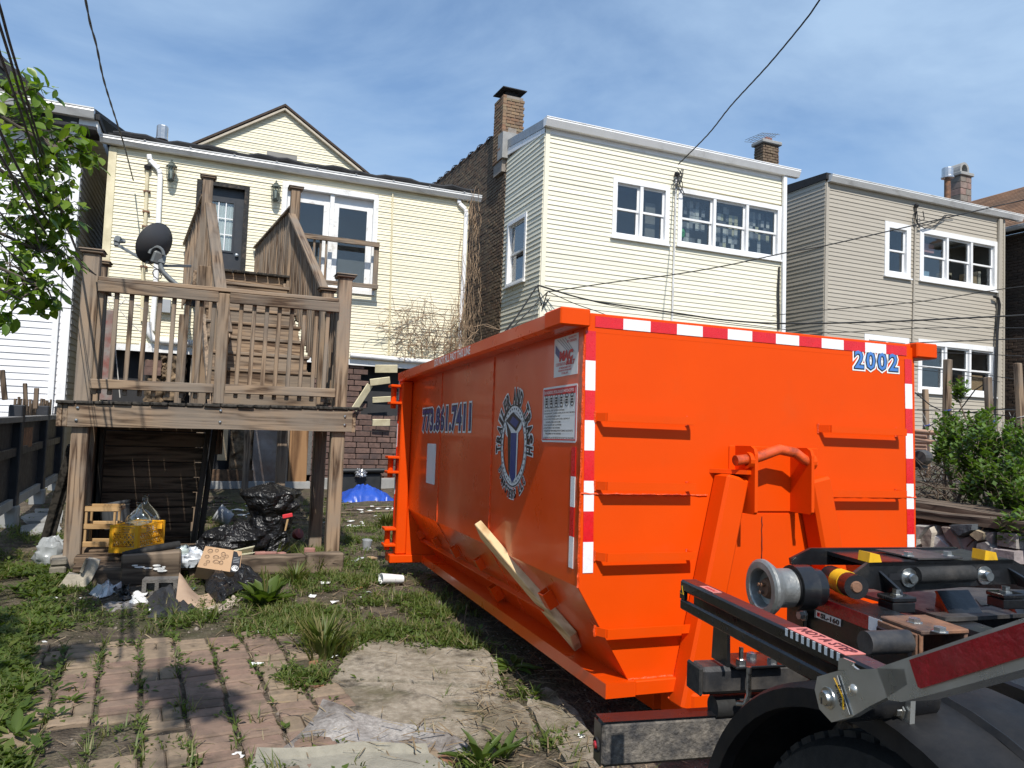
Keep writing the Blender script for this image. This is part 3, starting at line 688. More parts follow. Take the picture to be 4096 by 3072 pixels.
h2.part('weatherhead', MB().lathe([(0, .08), (.045, .05), (.05, 0), (.025, -.03)], PY(*c_(1483, 590), YH-.06), (0, -.5, 1), 10), M['cable'])
for k in range(4):
    c0 = PY(*c_(1490, 545), YH-.1); pts = [c0+V3((.10*math.sin(t*1.3+k)+.03*k, -.03*math.sin(t), -.02-.5*math.sin(t/2)*(.6+.15*k))) for t in [i*.35 for i in range(18)]]
    h2.part('loose_cable', MB().tube(pts, .009, 5), M['cable'], sm=True)
h2.part('black_cable_run', MB().tube([PY(*c_(2090, 1130), YH-.04), PY(*c_(2085, 1280), YH-.06), PY(*c_(2086, 1500), YH-.04)], [.02, .03, .03], 6), M['cable'], sm=True)
# side wall of the rear wing
Y2B = 14.9
w2s = Wall(h2, (X2L, Y2B, 0), (0, -1, 0), (-1, 0, 0)); LS = Y2B-YH
s0, s1 = PX(*c_(495, 870), X2L), PX(*c_(592, 1215), X2L)
opS = (Y2B-s0.y, Y2B-s1.y, PX(*c_(540, 1232), X2L).z, PX(*c_(540, 850), X2L).z)
w2s.core(LS, 0, Z2-.1, [opS], M['trim_cream']); w2s.siding(LS, 2.2, Z2-.02, .094, [opS], M['ivory']); w2s.window(*opS, 1, .08, label='narrow sash window in the side wall')
h2.part('rake_flashing', MB().prism([(X2L-.03, YH-.05, Z2-.04), (X2L-.03, Y2B, Z2+.22), (X2L-.03, Y2B, Z2+.40), (X2L-.03, YH-.05, Z2+.14)], (.10, 0, 0)), pm('grey_flashing', (.28, .30, .32), .1, 4, .4, .3))
h2.part('rake_board', MB().prism([(X2L-.02, YH, Z2-.14), (X2L-.02, Y2B, Z2+.06), (X2L-.02, Y2B, Z2+.22), (X2L-.02, YH, Z2-.04)], (.05, 0, 0)), M['white'])
h2.part('roof', MB().prism([(X2L+.02, YH+.02, Z2+.05), (X2L+.02, Y2B+6.5, Z2+.9), (X2L+.02, Y2B+6.5, Z2+.4), (X2L+.02, YH+.02, Z2-.02)], (W2-.04, 0, 0)), M['roof'])
h2.part('wall', MB().box((X2R-.05, 15, 3.5), (.1, 4.1, 7.1)), M['ivory'])
# brick side wall
bt0, bt1 = PX(1978, 545, X2L-.02), PX(1737, 738, X2L-.02)
wbk = Wall(h2, (X2L-.03, 22.0, 0), (0, -1, 0), (-1, 0, 0)); LB = 22.0-Y2B-.002
def btop(u):
    Y = 22.0-u; return bt0.z+(bt1.z-bt0.z)*(Y-bt0.y)/(bt1.y-bt0.y)
BW = h2.part('brick_wall', MB().prism([(X2L-.01, Y2B, .0), (X2L-.01, 22, 0), (X2L-.01, 22, btop(0)-.04), (X2L-.01, Y2B, btop(LB)-.04)], (.2, 0, 0)), M['mortar'])
bricks(h2, BW, wbk, LB, .1, 9.5, M['brick_old'], 300, top=btop, key=lambda p: p.y-max(0, 2.5-abs(p.z-6.5))*.3)
for i in range(10):
    Y = Y2B+.5+i*.68; h2.part('coping_tile', MB().lathe([(.09, 0), (.09, .62)], (X2L+.05, Y, btop(22-Y)+.0), (0, 1, 0), 8).lathe([(.115, .0), (.115, .12)], (X2L+.05, Y, btop(22-Y)+.01), (0, 1, 0), 8), M['brick_dark'], BW)
# chimney at the corner
k0, k1 = PY(*c_(457, 340), Y2B), PY(*c_(584, 345), Y2B); zt = PY(*c_(520, 118), Y2B).z
cw = k1.x-k0.x; cx0 = k0.x
CH = h2.part('chimney', MB().box((cx0+cw/2, Y2B+.30, (Z2-.3+zt)/2), (cw-.06, .52, zt-Z2+.28)), M['mortar'])
zc0 = PY(*c_(520, 345), Y2B).z
bricks(h2, CH, Wall(h2, (cx0, Y2B+.02, 0), (1, 0, 0), (0, -1, 0)), cw, zc0, zt, M['brick_chim'], 200, bl=.19, depth=.08)
bricks(h2, CH, Wall(h2, (cx0-.002, Y2B+.58, 0), (0, -1, 0), (-1, 0, 0)), .56, zc0-.6, zt, M['brick_chim'], 200, bl=.19, depth=.08)
h2.part('chimney_base', MB().box((cx0+cw/2+.03, Y2B+.10, zc0-.30), (cw+.07, .3, .58)), M['stucco'], CH)
h2.part('chimney_cap', MB().box((cx0+cw/2, Y2B+.3, zt+.02), (.30, .36, .05)).prism([(cx0-.03, Y2B-.02, zt+.13), (cx0+cw+.03, Y2B-.02, zt+.13), (cx0+cw+.03, Y2B+.62, zt+.16), (cx0-.03, Y2B+.62, zt+.16)], (0, 0, .02)).box((cx0+cw/2, Y2B+.3, zt+.08), (.26, .32, .12)), M['roof'], CH)
# second chimney behind the roof
YC = 15.2; k0, k1 = PY(*d_(282, 400), YC), PY(*d_(398, 400), YC); zt = PY(*c_(2010, 400), YC).z; cw = k1.x-k0.x
CH2 = h2.part('chimney', MB().box((k0.x+cw/2, YC+.19, zt-.75), (cw-.05, .30, 1.5)), M['mortar'])
bricks(h2, CH2, Wall(h2, (k0.x, YC, 0), (1, 0, 0), (0, -1, 0)), cw, zt-1.2, zt, M['brick_old'], 150, bl=.15, depth=.05, jit=.012)
bricks(h2, CH2, Wall(h2, (k0.x, YC+.36, 0), (0, -1, 0), (-1, 0, 0)), .36, zt-1.2, zt, M['brick_old'], 150, bl=.15, depth=.05, jit=.012)
h2.part('chimney_cap', MB().box((k0.x+cw/2, YC+.18, zt+.04), (cw+.12, .48, .10), ch=.02), M['stucco'], CH2)
h2.part('flue', MB().box((k0.x+cw/2, YC+.18, zt+.15), (.22, .2, .14), ch=.02), M['brick_pink'], CH2)
gm = MB()
for i in range(7): gm.tube([(k0.x-.12+i*.085, YC-.1, zt+.20+.012*i), (k0.x-.12+i*.085, YC+.58, zt+.24-.01*i)], .006, 4)
for i in range(5): gm.tube([(k0.x-.14, YC-.1+i*.17, zt+.19), (k0.x+.46, YC-.1+i*.17, zt+.25)], .006, 4)
h2.part('wire_guard', gm, M['grey_pipe'], CH2)

# ------------------------------------------------------------------ taupe house on the right
h3 = T('taupe_house', 'two storey taupe sided house with white windows beyond the ivory house', 'house', (16, YH, .9))
X3L, X3R, Z3 = 12.95, 19.12, 7.20
w3 = Wall(h3, (X3L, YH, 0), (1, 0, 0), (0, -1, 0)); W3 = X3R-X3L
def op3(f, x0, y0, x1, y1):
    xm = (x0+x1)/2; a, b = PY(*f(x0, (y0+y1)/2), YH), PY(*f(x1, (y0+y1)/2), YH); t, l = PY(*f(xm, y0), YH), PY(*f(xm, y1), YH); return (a.x-X3L, b.x-X3L, l.z, t.z)
e_ = lambda x, y: (3500+x/1.2767, 1000+y/1.2767)
oA = op3(d_, 1172, 910, 1362, 1307); oB = op3(d_, 1430, 995, 2004, 1372); oC = op3(e_, 215, 475, 614, 738); oD = op3(e_, -60, 440, 168, 700)
w3.core(W3, .9, Z3, [oA, oB, oC, oD], M['taupe']); w3.siding(W3-.06, .95, Z3-.14, .096, [oA, oB, oC, oD], M['taupe'], u_start=.09, proud=.016)
h3.part('corner_trim', w3.box(MB(), 0, .09, .9, Z3-.05, -.05, .03), M['taupe']); h3.part('corner_trim', w3.box(MB(), W3-.06, W3, .9, Z3-.05, -.05, .03), M['taupe'])
h3.part('frieze_board', w3.box(MB(), .09, W3-.06, Z3-.139, Z3-.02, -.05, .012), M['taupe'])
h3.part('gutter', gutter_mb((X3L+.03, YH-.02, Z3+.12), (X3R+.55, YH-.02, Z3+.12), (0, -1, 0), .16, .16), M['gutter'])
w3.window(*oA, 1, .14, label='single sash window'); w3.window(*oB, 3, .13, label='upper row of three sash windows'); w3.window(*oC, 3, .13, label='lower row of three sash windows'); w3.window(*oD, 2, .13)
bx = [('pink_box', .16, .75, .35, .22, (.45, .22, .20)), ('blue_bowl', .12, .16, .3, .2, (.25, .36, .46)), ('carton_box', .42, .14, .26, .26, (.40, .33, .24)), ('printed_box', .47, .22, .12, .2, (.6, .6, .58)), ('carton_box', .72, .16, .35, .32, (.38, .28, .18)), ('paper_roll', .86, .2, .1, .42, (.5, .45, .38))]
for nm, fu, fz, w, hh, c in bx:
    u = oB[0]+fu*(oB[1]-oB[0]); z = oB[2]+.12; z = z+fz*(oB[3]-oB[2])*.7 if nm == 'pink_box' else z
    h3.part(nm, w3.box(MB(), u, u+w, z, z+hh, -.45, -.22), pm(nm+'_paint', c, .1, 5, .8))
h3.part('carton_box', w3.box(MB(), oC[0]+.72*(oC[1]-oC[0]), oC[0]+.93*(oC[1]-oC[0]), oC[2]+.12, oC[2]+.55, -.45, -.2), M['carton'])
h3.part('downspout', downspout_mb([PY(*d_(2030, 880), YH-.06), PY(*d_(2020, 1650), YH-.06), PY(*e_(630, 1080), YH-.06)], .12, .08), M['taupe'])
h3.part('service_conduit', MB().tube([PY(*d_(1408, 790), YH-.04), PY(*d_(1388, 1650), YH-.04), PY(*d_(1384, 1800), YH-.04)], .024, 8), M['taupe'], sm=True)
h3.part('weatherhead', MB().lathe([(0, .08), (.05, .05), (.055, 0), (.025, -.03)], PY(*d_(1410, 785), YH-.06), (0, -.5, 1), 10), M['cable'])
for k, l in enumerate([[(1412, 800), (1400, 850), (1415, 910), (1470, 945), (1560, 920), (1620, 850), (1700, 850)], [(1412, 800), (1405, 870), (1430, 930), (1490, 920), (1570, 890), (1640, 850)], [(1415, 820), (1420, 900), (1470, 880), (1460, 820)]]):
    h3.part('loose_cable', MB().tube([PY(*d_(*q), YH-.09-.02*k) for q in l], .012, 5), M['cable'], sm=True)
h3.part('black_cable_run', MB().tube([PY(*e_(*q), YH-.10) for q in [(608, 238), (628, 245), (636, 280), (624, 420), (618, 600), (612, 800), (608, 980)]], .035, 6), M['cable'], sm=True)
w3s = Wall(h3, (X3L, 15.6, 0), (0, -1, 0), (-1, 0, 0)); L3 = 15.6-YH
w3s.core(L3, .9, Z3, [], M['taupe']); w3s.siding(L3, .95, Z3+.05, .096, [], M['taupe'], proud=.016)
h3.part('roof', MB().prism([(X3L-.04, YH-.06, Z3+.02), (X3L-.04, YH-.06, Z3+.17), (X3L-.04, YH+6, Z3+.5), (X3L-.04, YH+6, Z3+.05)], (W3, 0, 0)), M['roof'])
h3.part('wall', MB().box((X3R-.05, 15.4, 4), (.1, 4.9, 6.3)), M['taupe'])
YC = 14.6; k0, k1 = PY(*d_(1738, 650), YC), PY(*d_(1820, 650), YC); zt = PY(*d_(1760, 555), YC).z; cw = k1.x-k0.x; z = zt-1.5
CH3 = h3.part('chimney', MB().box((k0.x+cw/2, YC+.24, zt-.9), (cw-.03, .44, 1.8)), M['mortar'])
zz = zt; k = 0
while zz > zt-1.05:
    for i in range(2):
        u0 = k0.x+(i*cw/2 if k % 2 == 0 else (0 if i == 0 else cw*.66)); u1 = k0.x+((i+1)*cw/2 if k % 2 == 0 else (cw*.66 if i == 0 else cw))
        h3.part('block', MB().box(((u0+u1)/2, YC+.24, zz-.095), (u1-u0-.012, .48, .18), ch=.008), pm('chimney_block_%d%d' % (k, i), (.20+.03*((k+i) % 3), .175, .15), .2, 10, .9, bump=.6), CH3)
    zz -= .19; k += 1
h3.part('chimney_cap', MB().box((k0.x+cw/2, YC+.24, zt+.05), (cw+.09, .58, .10), ch=.015), M['stucco'], CH3)
arc = []
for i in range(9): arc.append((.19*math.cos(math.pi*i/8), .22*math.sin(math.pi*i/8)))
po = [(k0.x+cw/2+x*1.0, YC+.05, zt+.10+z_+.10) for x, z_ in arc]; pi_ = [(k0.x+cw/2+x*.62, YC+.05, zt+.10+z_*.7+.10) for x, z_ in arc]
hood = MB().prism([(k0.x+cw/2+.19, YC+.05, zt+.10)]+po+[(k0.x+cw/2-.19, YC+.05, zt+.10), (k0.x+cw/2-.12, YC+.05, zt+.10)]+pi_[::-1]+[(k0.x+cw/2+.12, YC+.05, zt+.10)], (0, .4, 0))
h3.part('chimney_hood', hood, M['stucco'], CH3)
h3.part('chimney_base', MB().prism([(k0.x-.06, YC-.06, zt-1.45), (k0.x+cw+.06, YC-.06, zt-1.45), (k0.x+cw+.03, YC-.04, zt-1.08), (k0.x-.03, YC-.04, zt-1.08)], (0, .6, 0)), M['stucco'], CH3)
vp = PY(*d_(1640, 720), YC-.1)
VP3 = h3.part('vent_pipe', MB().tube([vp+V3((0, 0, -.5)), vp+V3((0, 0, .55))], .085, 12), M['rust'], sm=True)
h3.part('vent_cap', MB().lathe([(0, .86), (.14, .85), (.15, .83), (.15, .62), (.17, .60), (.17, .56), (.08, .53)], vp, (0, 0, 1), 12), M['foil'], VP3)

# ------------------------------------------------------------------ dark brick house at the right edge
h4 = T('brick_house', 'dark brick house with brown shingle roof at the far right edge', 'house', (20.2, 14, .9))
XB = 20.0; ze = PX(4011, 945, XB).z
w4 = Wall(h4, (XB, 16.5, 0), (0, -1, 0), (-1, 0, 0))
B4 = h4.part('brick_wall', MB().box((XB+.2, 13.5, (ze+.9)/2), (.35, 6, ze-.9)), M['mortar'])
bricks(h4, B4, w4, 6.0, .9, ze-.02, M['brick_dark'], 300, bl=.23, bh=.075, key=lambda p: abs(p.y-13.1)+max(0, 3-p.z))
h4.part('gutter', gutter_mb((XB-.3, 10.4, ze+.12), (XB-.3, 20, ze+.12), (-1, 0, 0), .12, .12), M['gutter'])
h4.part('soffit', MB().box((XB-.12, 15.2, ze+.04), (.36, 9.6, .05)), M['roof'])
RF4 = h4.part('roof', MB().prism([(XB-.32, 10.4, ze+.10), (XB-.32, 20, ze+.10), (XB+3.2, 20, ze+2.3), (XB+3.2, 10.4, ze+2.3)], (0, 0, -.08)), M['roof'])
shm = brickm('brown_shingles', [(.20, .105, .06), (.26, .14, .08), (.16, .085, .05), (.30, .17, .10)])
sh = MB(); dx, dz = 3.52/26, 2.2/26
for k in range(26):
    y = 10.4-.15*(k % 2)
    while y < 20:
        l = random.uniform(.22, .34); x = XB-.32+k*dx; z = ze+.10+k*dz+.012
        sh.prism([(x, y, z), (x+dx*1.15, y, z+dz*1.15), (x+dx*1.15, y, z+dz*1.15+.012), (x, y, z+.03)], (0, l-.01, 0)); y += l
h4.part('shingles', sh, shm, RF4, kind='stuff')

# ------------------------------------------------------------------ white house on the left
h0 = T('white_house', 'tall white sided house with side wall greyed for shade behind the black fence', 'house', (-4.5, YH, .05))
X0R = -2.02; Z0 = PY(342, 470, YH).z
w0 = Wall(h0, (-9, YH, 0), (1, 0, 0), (0, -1, 0)); W0 = X0R+9
w0.core(W0, 0, Z0-.2, [], M['white_v']); w0.siding(W0-.12, .1, Z0-.3, .098, [], M['white_v'])
h0.part('corner_trim', w0.box(MB(), W0-.12, W0, 0, Z0-.3, -.05, .035), M['white']); h0.part('corner_trim', w0.box(MB(), W0-.22, W0-.145, 0, Z0-.3, .022, .075), M['white'])
h0.part('soffit', MB().box((-5.4, YH-.10, Z0-.26), (7.2, .5, .05)), M['roof'])
h0.part('gutter', gutter_mb((-9, YH-.30, Z0+.02), (X0R+.18, YH-.30, Z0+.02), (0, -1, 0), .15, .15), M['gutter'])
h0.part('downspout_outlet', MB().box((X0R-.10, YH-.2, Z0-.28), (.09, .08, .22), ch=.01), M['white'])
h0.part('roof', MB().prism([(-9, YH-.3, Z0+.0), (-9, YH-.3, Z0+.05), (-9, YH+4, Z0+1.2), (-9, YH+4, Z0+1.1)], (9+X0R+.18, 0, 0)), M['roof'])
q0, q1 = PY(180, 436, YH+1.), PY(0, 262, YH+1.)
h0.part('dormer_gable', MB().prism([(q0.x, YH+1, q0.z-.4), (q0.x, YH+1, q0.z), (q1.x, YH+1, q1.z), (q1.x-2, YH+1, q1.z+1.5), (q1.x-2, YH+1, q0.z-.4)], (0, 3, 0)), M['room'])
h0.part('rake_board', MB().beam((q0.x+.1, YH+.95, q0.z-.05), (q1.x-1.2, YH+.95, q1.z+1.15), .3, .14, (0, 0, 1)), M['roof'])
gv = siding_mat('shaded_white_vinyl', (.30, .30, .30), (.2, .2, .2), .2)  # white siding greyed in its colour for the shaded side
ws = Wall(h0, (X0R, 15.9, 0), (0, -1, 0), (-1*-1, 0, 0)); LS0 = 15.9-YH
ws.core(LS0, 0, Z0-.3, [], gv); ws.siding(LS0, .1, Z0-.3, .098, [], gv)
h0.part('eave', MB().box((X0R+.10, 14.4, Z0-.2), (.25, 3.6, .16)), M['gutter']); h0.part('eave', MB().box((X0R+.10, 14.4, Z0-.08), (.3, 3.7, .08)), M['roof'])
e0, e1 = PX(*a_(850, 425), X0R+.1), PX(*a_(925, 690), X0R+.1)
ws2 = Wall(h0, (X0R-.02, 24, 0), (0, -1, 0), (1, 0, 0))
h0.part('wall', MB().box((X0R-.15, 20, e0.z/2), (.2, 8.1, e0.z)), M['brick_dark'])
h0.part('downspout', MB().beam((X0R+.08, 15.85, 0), (X0R+.08, 15.85, e0.z-.1), .11, .09, (0, 1, 0)), M['gutter'])
h0.part('gutter', gutter_mb((X0R, 15.8, e0.z+.02), (X0R, 24, e0.z+.02), (1, 0, 0), .14, .16), M['gutter'])

# ================================================================== ground
def axis(lo, a, b, hi, fine, grow=1.35):
    l = list(np.arange(a, b+1e-6, fine)); s = fine; x = a; pre = []
    while x > lo: s *= grow; x -= s; pre.append(x)
    s = fine; x = b; post = []
    while x < hi: s *= grow; x += s; post.append(x)
    return np.array(pre[::-1]+l+post)
gx, gy = axis(-900, -5, 6.5, 900, .07), axis(-900, -.8, 14, 900, .07)
GX, GY = np.meshgrid(gx, gy); tt = np.clip((GY-7)/6, 0, 1); GZ = .08*tt*tt*(3-2*tt)
near = (np.abs(GX) < 7) & (GY > -1) & (GY < 15)
for (iy, ix) in np.argwhere(near):
    x, y = GX[iy, ix], GY[iy, ix]
    GZ[iy, ix] += .018*mnoise.noise((x*1.3, y*1.3, 0))+.010*mnoise.noise((x*5, y*5, 3))+.005*mnoise.noise((x*14, y*14, 7))-.012
ny, nx = GX.shape; vv = np.stack([GX, GY, GZ], -1).reshape(-1, 3)
ii = (np.arange(ny-1)[:, None]*nx+np.arange(nx-1)[None]).ravel(); ff = np.stack([ii, ii+1, ii+nx+1, ii+nx], 1)
gm = np_mesh('ground', vv, ff); smooth(gm)
q = NT('yard_soil'); v = q.coord('Object', (1, 1, 1), False)
n1, n2, n3 = q.noise(v, 1.3, 6, .6), q.noise(v, 9, 6, .7), q.noise(v, 70, 4, .7)
col = q.ramp(n2, [(.3, (.045, .036, .028)), (.5, (.105, .083, .062)), (.72, (.21, .17, .125))])
col = q.mix(q.maprange(n1, .46, .62, 0, .55), col, (.06, .07, .025)); col = q.mix(q.maprange(n3, .60, .70, 0, .7), col, (.24, .21, .18))
vo = q.n('ShaderNodeTexVoronoi'); vo.inputs['Scale'].default_value = 55; q.l(v, vo.inputs['Vector'])
col = q.mix(q.maprange(q.math('MULTIPLY', vo.outputs['Distance'], 1.0), .0, .22, .5, 0), col, (.20, .18, .16))
q.set(Base_Color=col, Roughness=.95, Specular_IOR_Level=.15); q.bump(q.math('ADD', q.math('ADD', n2, q.math('MULTIPLY', n3, .5)), q.math('MULTIPLY', vo.outputs['Distance'], -.5)), .9, .025); M['soil'] = q.m
gm.materials.append(M['soil']); go = bpy.data.objects.new('ground', gm); COL.objects.link(go); go['kind'] = 'structure'
def GZn(x, y): return ground_z(x, y)+.018*mnoise.noise((x*1.3, y*1.3, 0))+.010*mnoise.noise((x*5, y*5, 3))-.012
def gp(x, y, dz=0):                    # sight line down to the yard
    p = PZ(x, y, 0); p = PZ(x, y, GZn(p.x, p.y)); return V3((p.x, p.y, GZn(p.x, p.y)+dz))

def pavm(name, cols):
    m = brickm(name, cols); t = m.node_tree; b = [n for n in t.nodes if n.type == 'BSDF_PRINCIPLED'][0]; old = b.inputs['Base Color'].links[0].from_socket
    g = t.nodes.new('ShaderNodeNewGeometry'); mx = old
    for sc, lo, hi, amt, c in ((1.3, .53, .64, .85, (.06, .05, .04)), (9., .50, .70, .65, (.085, .07, .05)), (3.2, .60, .72, .4, (.06, .07, .025))):
        n = t.nodes.new('ShaderNodeTexNoise'); n.inputs['Scale'].default_value = sc; n.inputs['Detail'].default_value = 8; n.inputs['Roughness'].default_value = .65; t.links.new(g.outputs['Position'], n.inputs['Vector'])
        r = t.nodes.new('ShaderNodeMapRange'); t.links.new(n.outputs['Fac'], r.inputs['Value'])
        for k, x in zip(('From Min', 'From Max', 'To Min', 'To Max'), (lo, hi, 0, amt)): r.inputs[k].default_value = x
        q_ = t.nodes.new('ShaderNodeMix'); q_.data_type = 'RGBA'; t.links.new(r.outputs[0], q_.inputs['Factor']); t.links.new(mx, q_.inputs['A']); q_.inputs['B'].default_value = (*c, 1); mx = q_.outputs['Result']
    t.links.new(mx, b.inputs['Base Color']); return m
# brick paver patch: every paver a part of the paved path
pv = T('brick_path', None, None, PZ(500, 2850), kind='structure')
o0 = PZ(560, 3060); fwd = (PZ(555, 2570)-o0); fwd.z = 0; fwd.normalize(); sd = V3((fwd.y, -fwd.x, 0))
rp_ = random.Random(11); ang = math.atan2(sd.y, sd.x)
pm_mats = [pavm('paver_a', [(.255, .165, .125), (.215, .145, .11), (.29, .195, .145), (.235, .165, .125)]), pavm('paver_b', [(.30, .225, .155), (.25, .19, .13), (.33, .245, .17), (.27, .205, .14)])]
pav = {k: MB().box((0, 0, 0), k, ch=.007).mesh('brick') for k in ((.156, .076, .06), (.076, .156, .06))}
PAVED = []
for c in range(-7, 6):
    for r in range(-3, 20):
        u, w = c*.175+.087+(.008 if r % 3 else 0), r*.163
        kind = 'h2' if (c*7+r*3+(c*r) % 5) % 9 else 'v2'
        cells = [((0, -.04), (.156, .076, .06)), ((0, .04), (.156, .076, .06))] if kind == 'h2' else [((-.04, 0), (.076, .156, .06)), ((.04, 0), (.076, .156, .06))]
        for (du, dw), k in cells:
            p = o0+sd*(u+du)+fwd*(w+dw)
            edge = max(0, (c-2.5)*.55) + max(0, r-17)*.45 + (1.2 if (c < -5 and r > 11) else 0)
            if mnoise.noise((p.x*1.6, p.y*1.6, 5))*.9+edge*.55 > .42: continue
            if (p-o0).dot(fwd) > (PZ(500, 2570)-o0).dot(fwd)+.10*mnoise.noise((p.x*3, 0, 4)): continue
            if (p-PZ(110, 2700)).length < .2: continue
            z = GZn(p.x, p.y)-.026+rp_.uniform(-.004, .007)+.014
            pv.put('brick', pav[k], None, (p.x, p.y, z), (rp_.uniform(-.02, .02), rp_.uniform(-.02, .02), ang+rp_.uniform(-.025, .025)), None)
            PAVED.append((p.x, p.y, u+du, w+dw))
for k, me in pav.items(): me.materials.append(pm_mats[0] if k[0] > .1 else pm_mats[1])
# a second set of the same sizes in the tan colour
tanm = {k: me.copy() for k, me in pav.items()}
for k, me in tanm.items(): me.materials.clear(); me.materials.append(pm_mats[1])
for i, ch_ in enumerate([o for o in bpy.data.objects if o.parent == pv.o]):
    h_ = mnoise.noise((ch_.location.x*1.1, ch_.location.y*1.4, 2))
    if h_ > -.05 and ch_.data in pav.values():
        ch_.data = tanm[[k for k, me in pav.items() if me == ch_.data][0]]

# cracked concrete slab
sl_ = T('concrete_slab', None, None, PZ(1800, 2800), kind='structure')
def slab(th, pts, top, thick, m, name='slab', sub=0):
    P = [gp(*p) for p in pts]; out = []
    for i in range(len(P)):
        a, b = P[i], P[(i+1) % len(P)]
        for k in range(6):
            t = k/6; p = a.lerp(b, t); n = V3((b.y-a.y, a.x-b.x, 0)).normalized(); j = .025*mnoise.noise((p.x*9, p.y*9, 1)); out.append(p+n*j)
    z = max(0, sum(p.z for p in P)/len(P))+top
    return th.part(name, MB().prism([(p.x, p.y, z) for p in out], (0, 0, -thick)), m)
slab(sl_, [(1385, 2640), (1480, 2575), (1640, 2582), (1930, 2603), (1985, 2665), (2010, 2770), (1700, 2745), (1500, 2733), (1325, 2733)], .012, .12, M['slab'])
slab(sl_, [(1322, 2741), (1500, 2741), (1700, 2753), (2012, 2779), (2110, 2860), (2160, 2990), (1950, 2985), (1700, 2950), (1480, 2905), (1310, 2800)], .006, .12, M['slab'])
slab(sl_, [(2090, 2775), (2190, 2760), (2290, 2840), (2380, 2960), (2400, 3072), (2260, 3072), (2150, 2900)], .002, .1, M['slab'])
for pts in ([(80, 2075), (130, 2060), (250, 2062), (246, 2090), (110, 2095)], [(85, 2110), (140, 2100), (244, 2100), (240, 2140), (85, 2140)], [(140, 2045), (250, 2040), (252, 2056), (150, 2056)]):
    slab(sl_, pts, .03, .08, M['stucco'], 'flagstone')
# grey carpet and the rolled edge in front of it
def sheet(name, pts, m, label, cat, hfun, n=26, thick=.012, group=None, zoff=.0):
    """A cloth lying on the ground: bilinear patch between four image points, lifted by hfun(u, v)."""
    A, B, C_, D_ = [gp(*p) for p in pts]; top = []; cen = (A+B+C_+D_)/4
    for j in range(n+1):
        for i in range(n+1):
            u, w = i/n, j/n; p = A.lerp(B, u).lerp(D_.lerp(C_, u), w); e = .05*mnoise.noise((p.x*4, p.y*4, 2))
            top.append(V3((p.x+e, p.y+e*.6, max(p.z, GZn(p.x, p.y))+thick+zoff+hfun(u, w))))
    bot = [V3((p.x, p.y, p.z-thick)) for p in top]; k = (n+1)**2; mb = MB(); mb.v = top+bot
    for j in range(n):
        for i in range(n):
            a = j*(n+1)+i; mb.f += [(a, a+1, a+n+2, a+n+1), (k+a, k+a+n+1, k+a+n+2, k+a+1)]
    for i in range(n):
        mb.f += [(i, k+i, k+i+1, i+1), (n*(n+1)+i, n*(n+1)+i+1, k+n*(n+1)+i+1, k+n*(n+1)+i)]
        a, b = i*(n+1), (i+1)*(n+1); mb.f += [(a, b, k+b, k+a), (a+n, k+a+n, k+b+n, b+n)]
    return solo(name, mb, m, label, cat, cen, group, sm=60)
sheet('carpet', [(1290, 2850), (1870, 2985), (1890, 3050), (1120, 3030)], M['carpet'], 'rotting grey carpet scrap lying crumpled beside the concrete slab', 'carpet', lambda u, w: .022*math.sin(u*9)*math.sin(w*5)+.012+.04*max(0, 1-6*abs(w-.02))*max(0, 1-2*u))
sheet('carpet', [(1030, 3040), (1680, 3030), (1800, 3110), (1000, 3140)], pm('greenish_carpet', (.27, .25, .20), .15, 20, .95, bump=.8, bscale=120), 'stiff beige green carpet strip at the very front, edge curled', 'carpet', lambda u, w: .03*max(0, 1-abs(w-.08)*9)+.01, thick=.015, zoff=.0)

# ================================================================== black fence on the left
fe = T('board_fence', 'black painted board fence with capped posts beside the white house', 'fence', (-1.9, 9.2, 0))
def fx(Y): return -1.87-.045*(Y-9.2)
fm = pm('black_fence_paint', (.022, .024, .03), .25, 5, .55, bump=.25, bscale=40, dirt=(.09, .09, .09), damt=.3, dscale=5)
fyz = [4.0, 5.7, 7.45, 9.2, 11.0, 12.6]; zt = PY(28, 1618, 9.2).z
cap_m = pm('grey_fence_cap', (.16, .155, .15), .15, 6, .7)
for Y in fyz:
    fe.part('post', MB().box((fx(Y), Y, zt/2), (.13, .13, zt), ch=.01), fm)
    fe.part('post_base', MB().box((fx(Y), Y, .10), (.16, .16, .28), ch=.02), M['stucco'])
for a, b in zip(fyz[:-1], fyz[1:]):
    a2, b2 = a+.07, b-.07; n = 11
    for i in range(n):
        y0 = a2+(b2-a2)*i/n; y1 = a2+(b2-a2)*(i+1)/n; z1 = zt-.14+random.uniform(-.006, .006)
        fe.part('board', MB().box((fx((y0+y1)/2)-.03, (y0+y1)/2, .18+(z1-.18)/2), (.022, y1-y0-.004, z1-.18), ch=.003), fm)
    for z, h, m in ((.26, .10, M['stucco']), (.80, .09, fm)): fe.part('rail', MB().beam((fx(a2)+.01, a2, z), (fx(b2)+.01, b2, z), .05, h), m)
    fe.part('cap_rail', MB().beam((fx(a2)+.02, a2, zt-.15), (fx(b2)+.02, b2, zt-.15), .10, .06), cap_m)
fe.part('patch_board', MB().box((fx(9.9)+.03, 9.72, zt-.36), (.02, .55, .22)), M['rust'], label='rusty brown patch board')
for (x0, y0, x1, y1, Y) in ((8, 1480, 20, 1600, 8.9), (100, 1533, 103, 1620, 11), (147, 1552, 142, 1635, 9.9)):
    fe.part('stake', MB().beam(PY(x1, y1, Y), PY(x0, y0, Y), .045, .045), M['wood_dark_z'])
for i in range(26):          # ragged reed tops behind the fence
    Y = 9.8+i*.11; z = zt-.05+random.uniform(-.02, .10); fe.part('reed', MB().box((fx(Y)-.12, Y, z-.2), (.02, .05, .5)), M['wood_dark_z'])

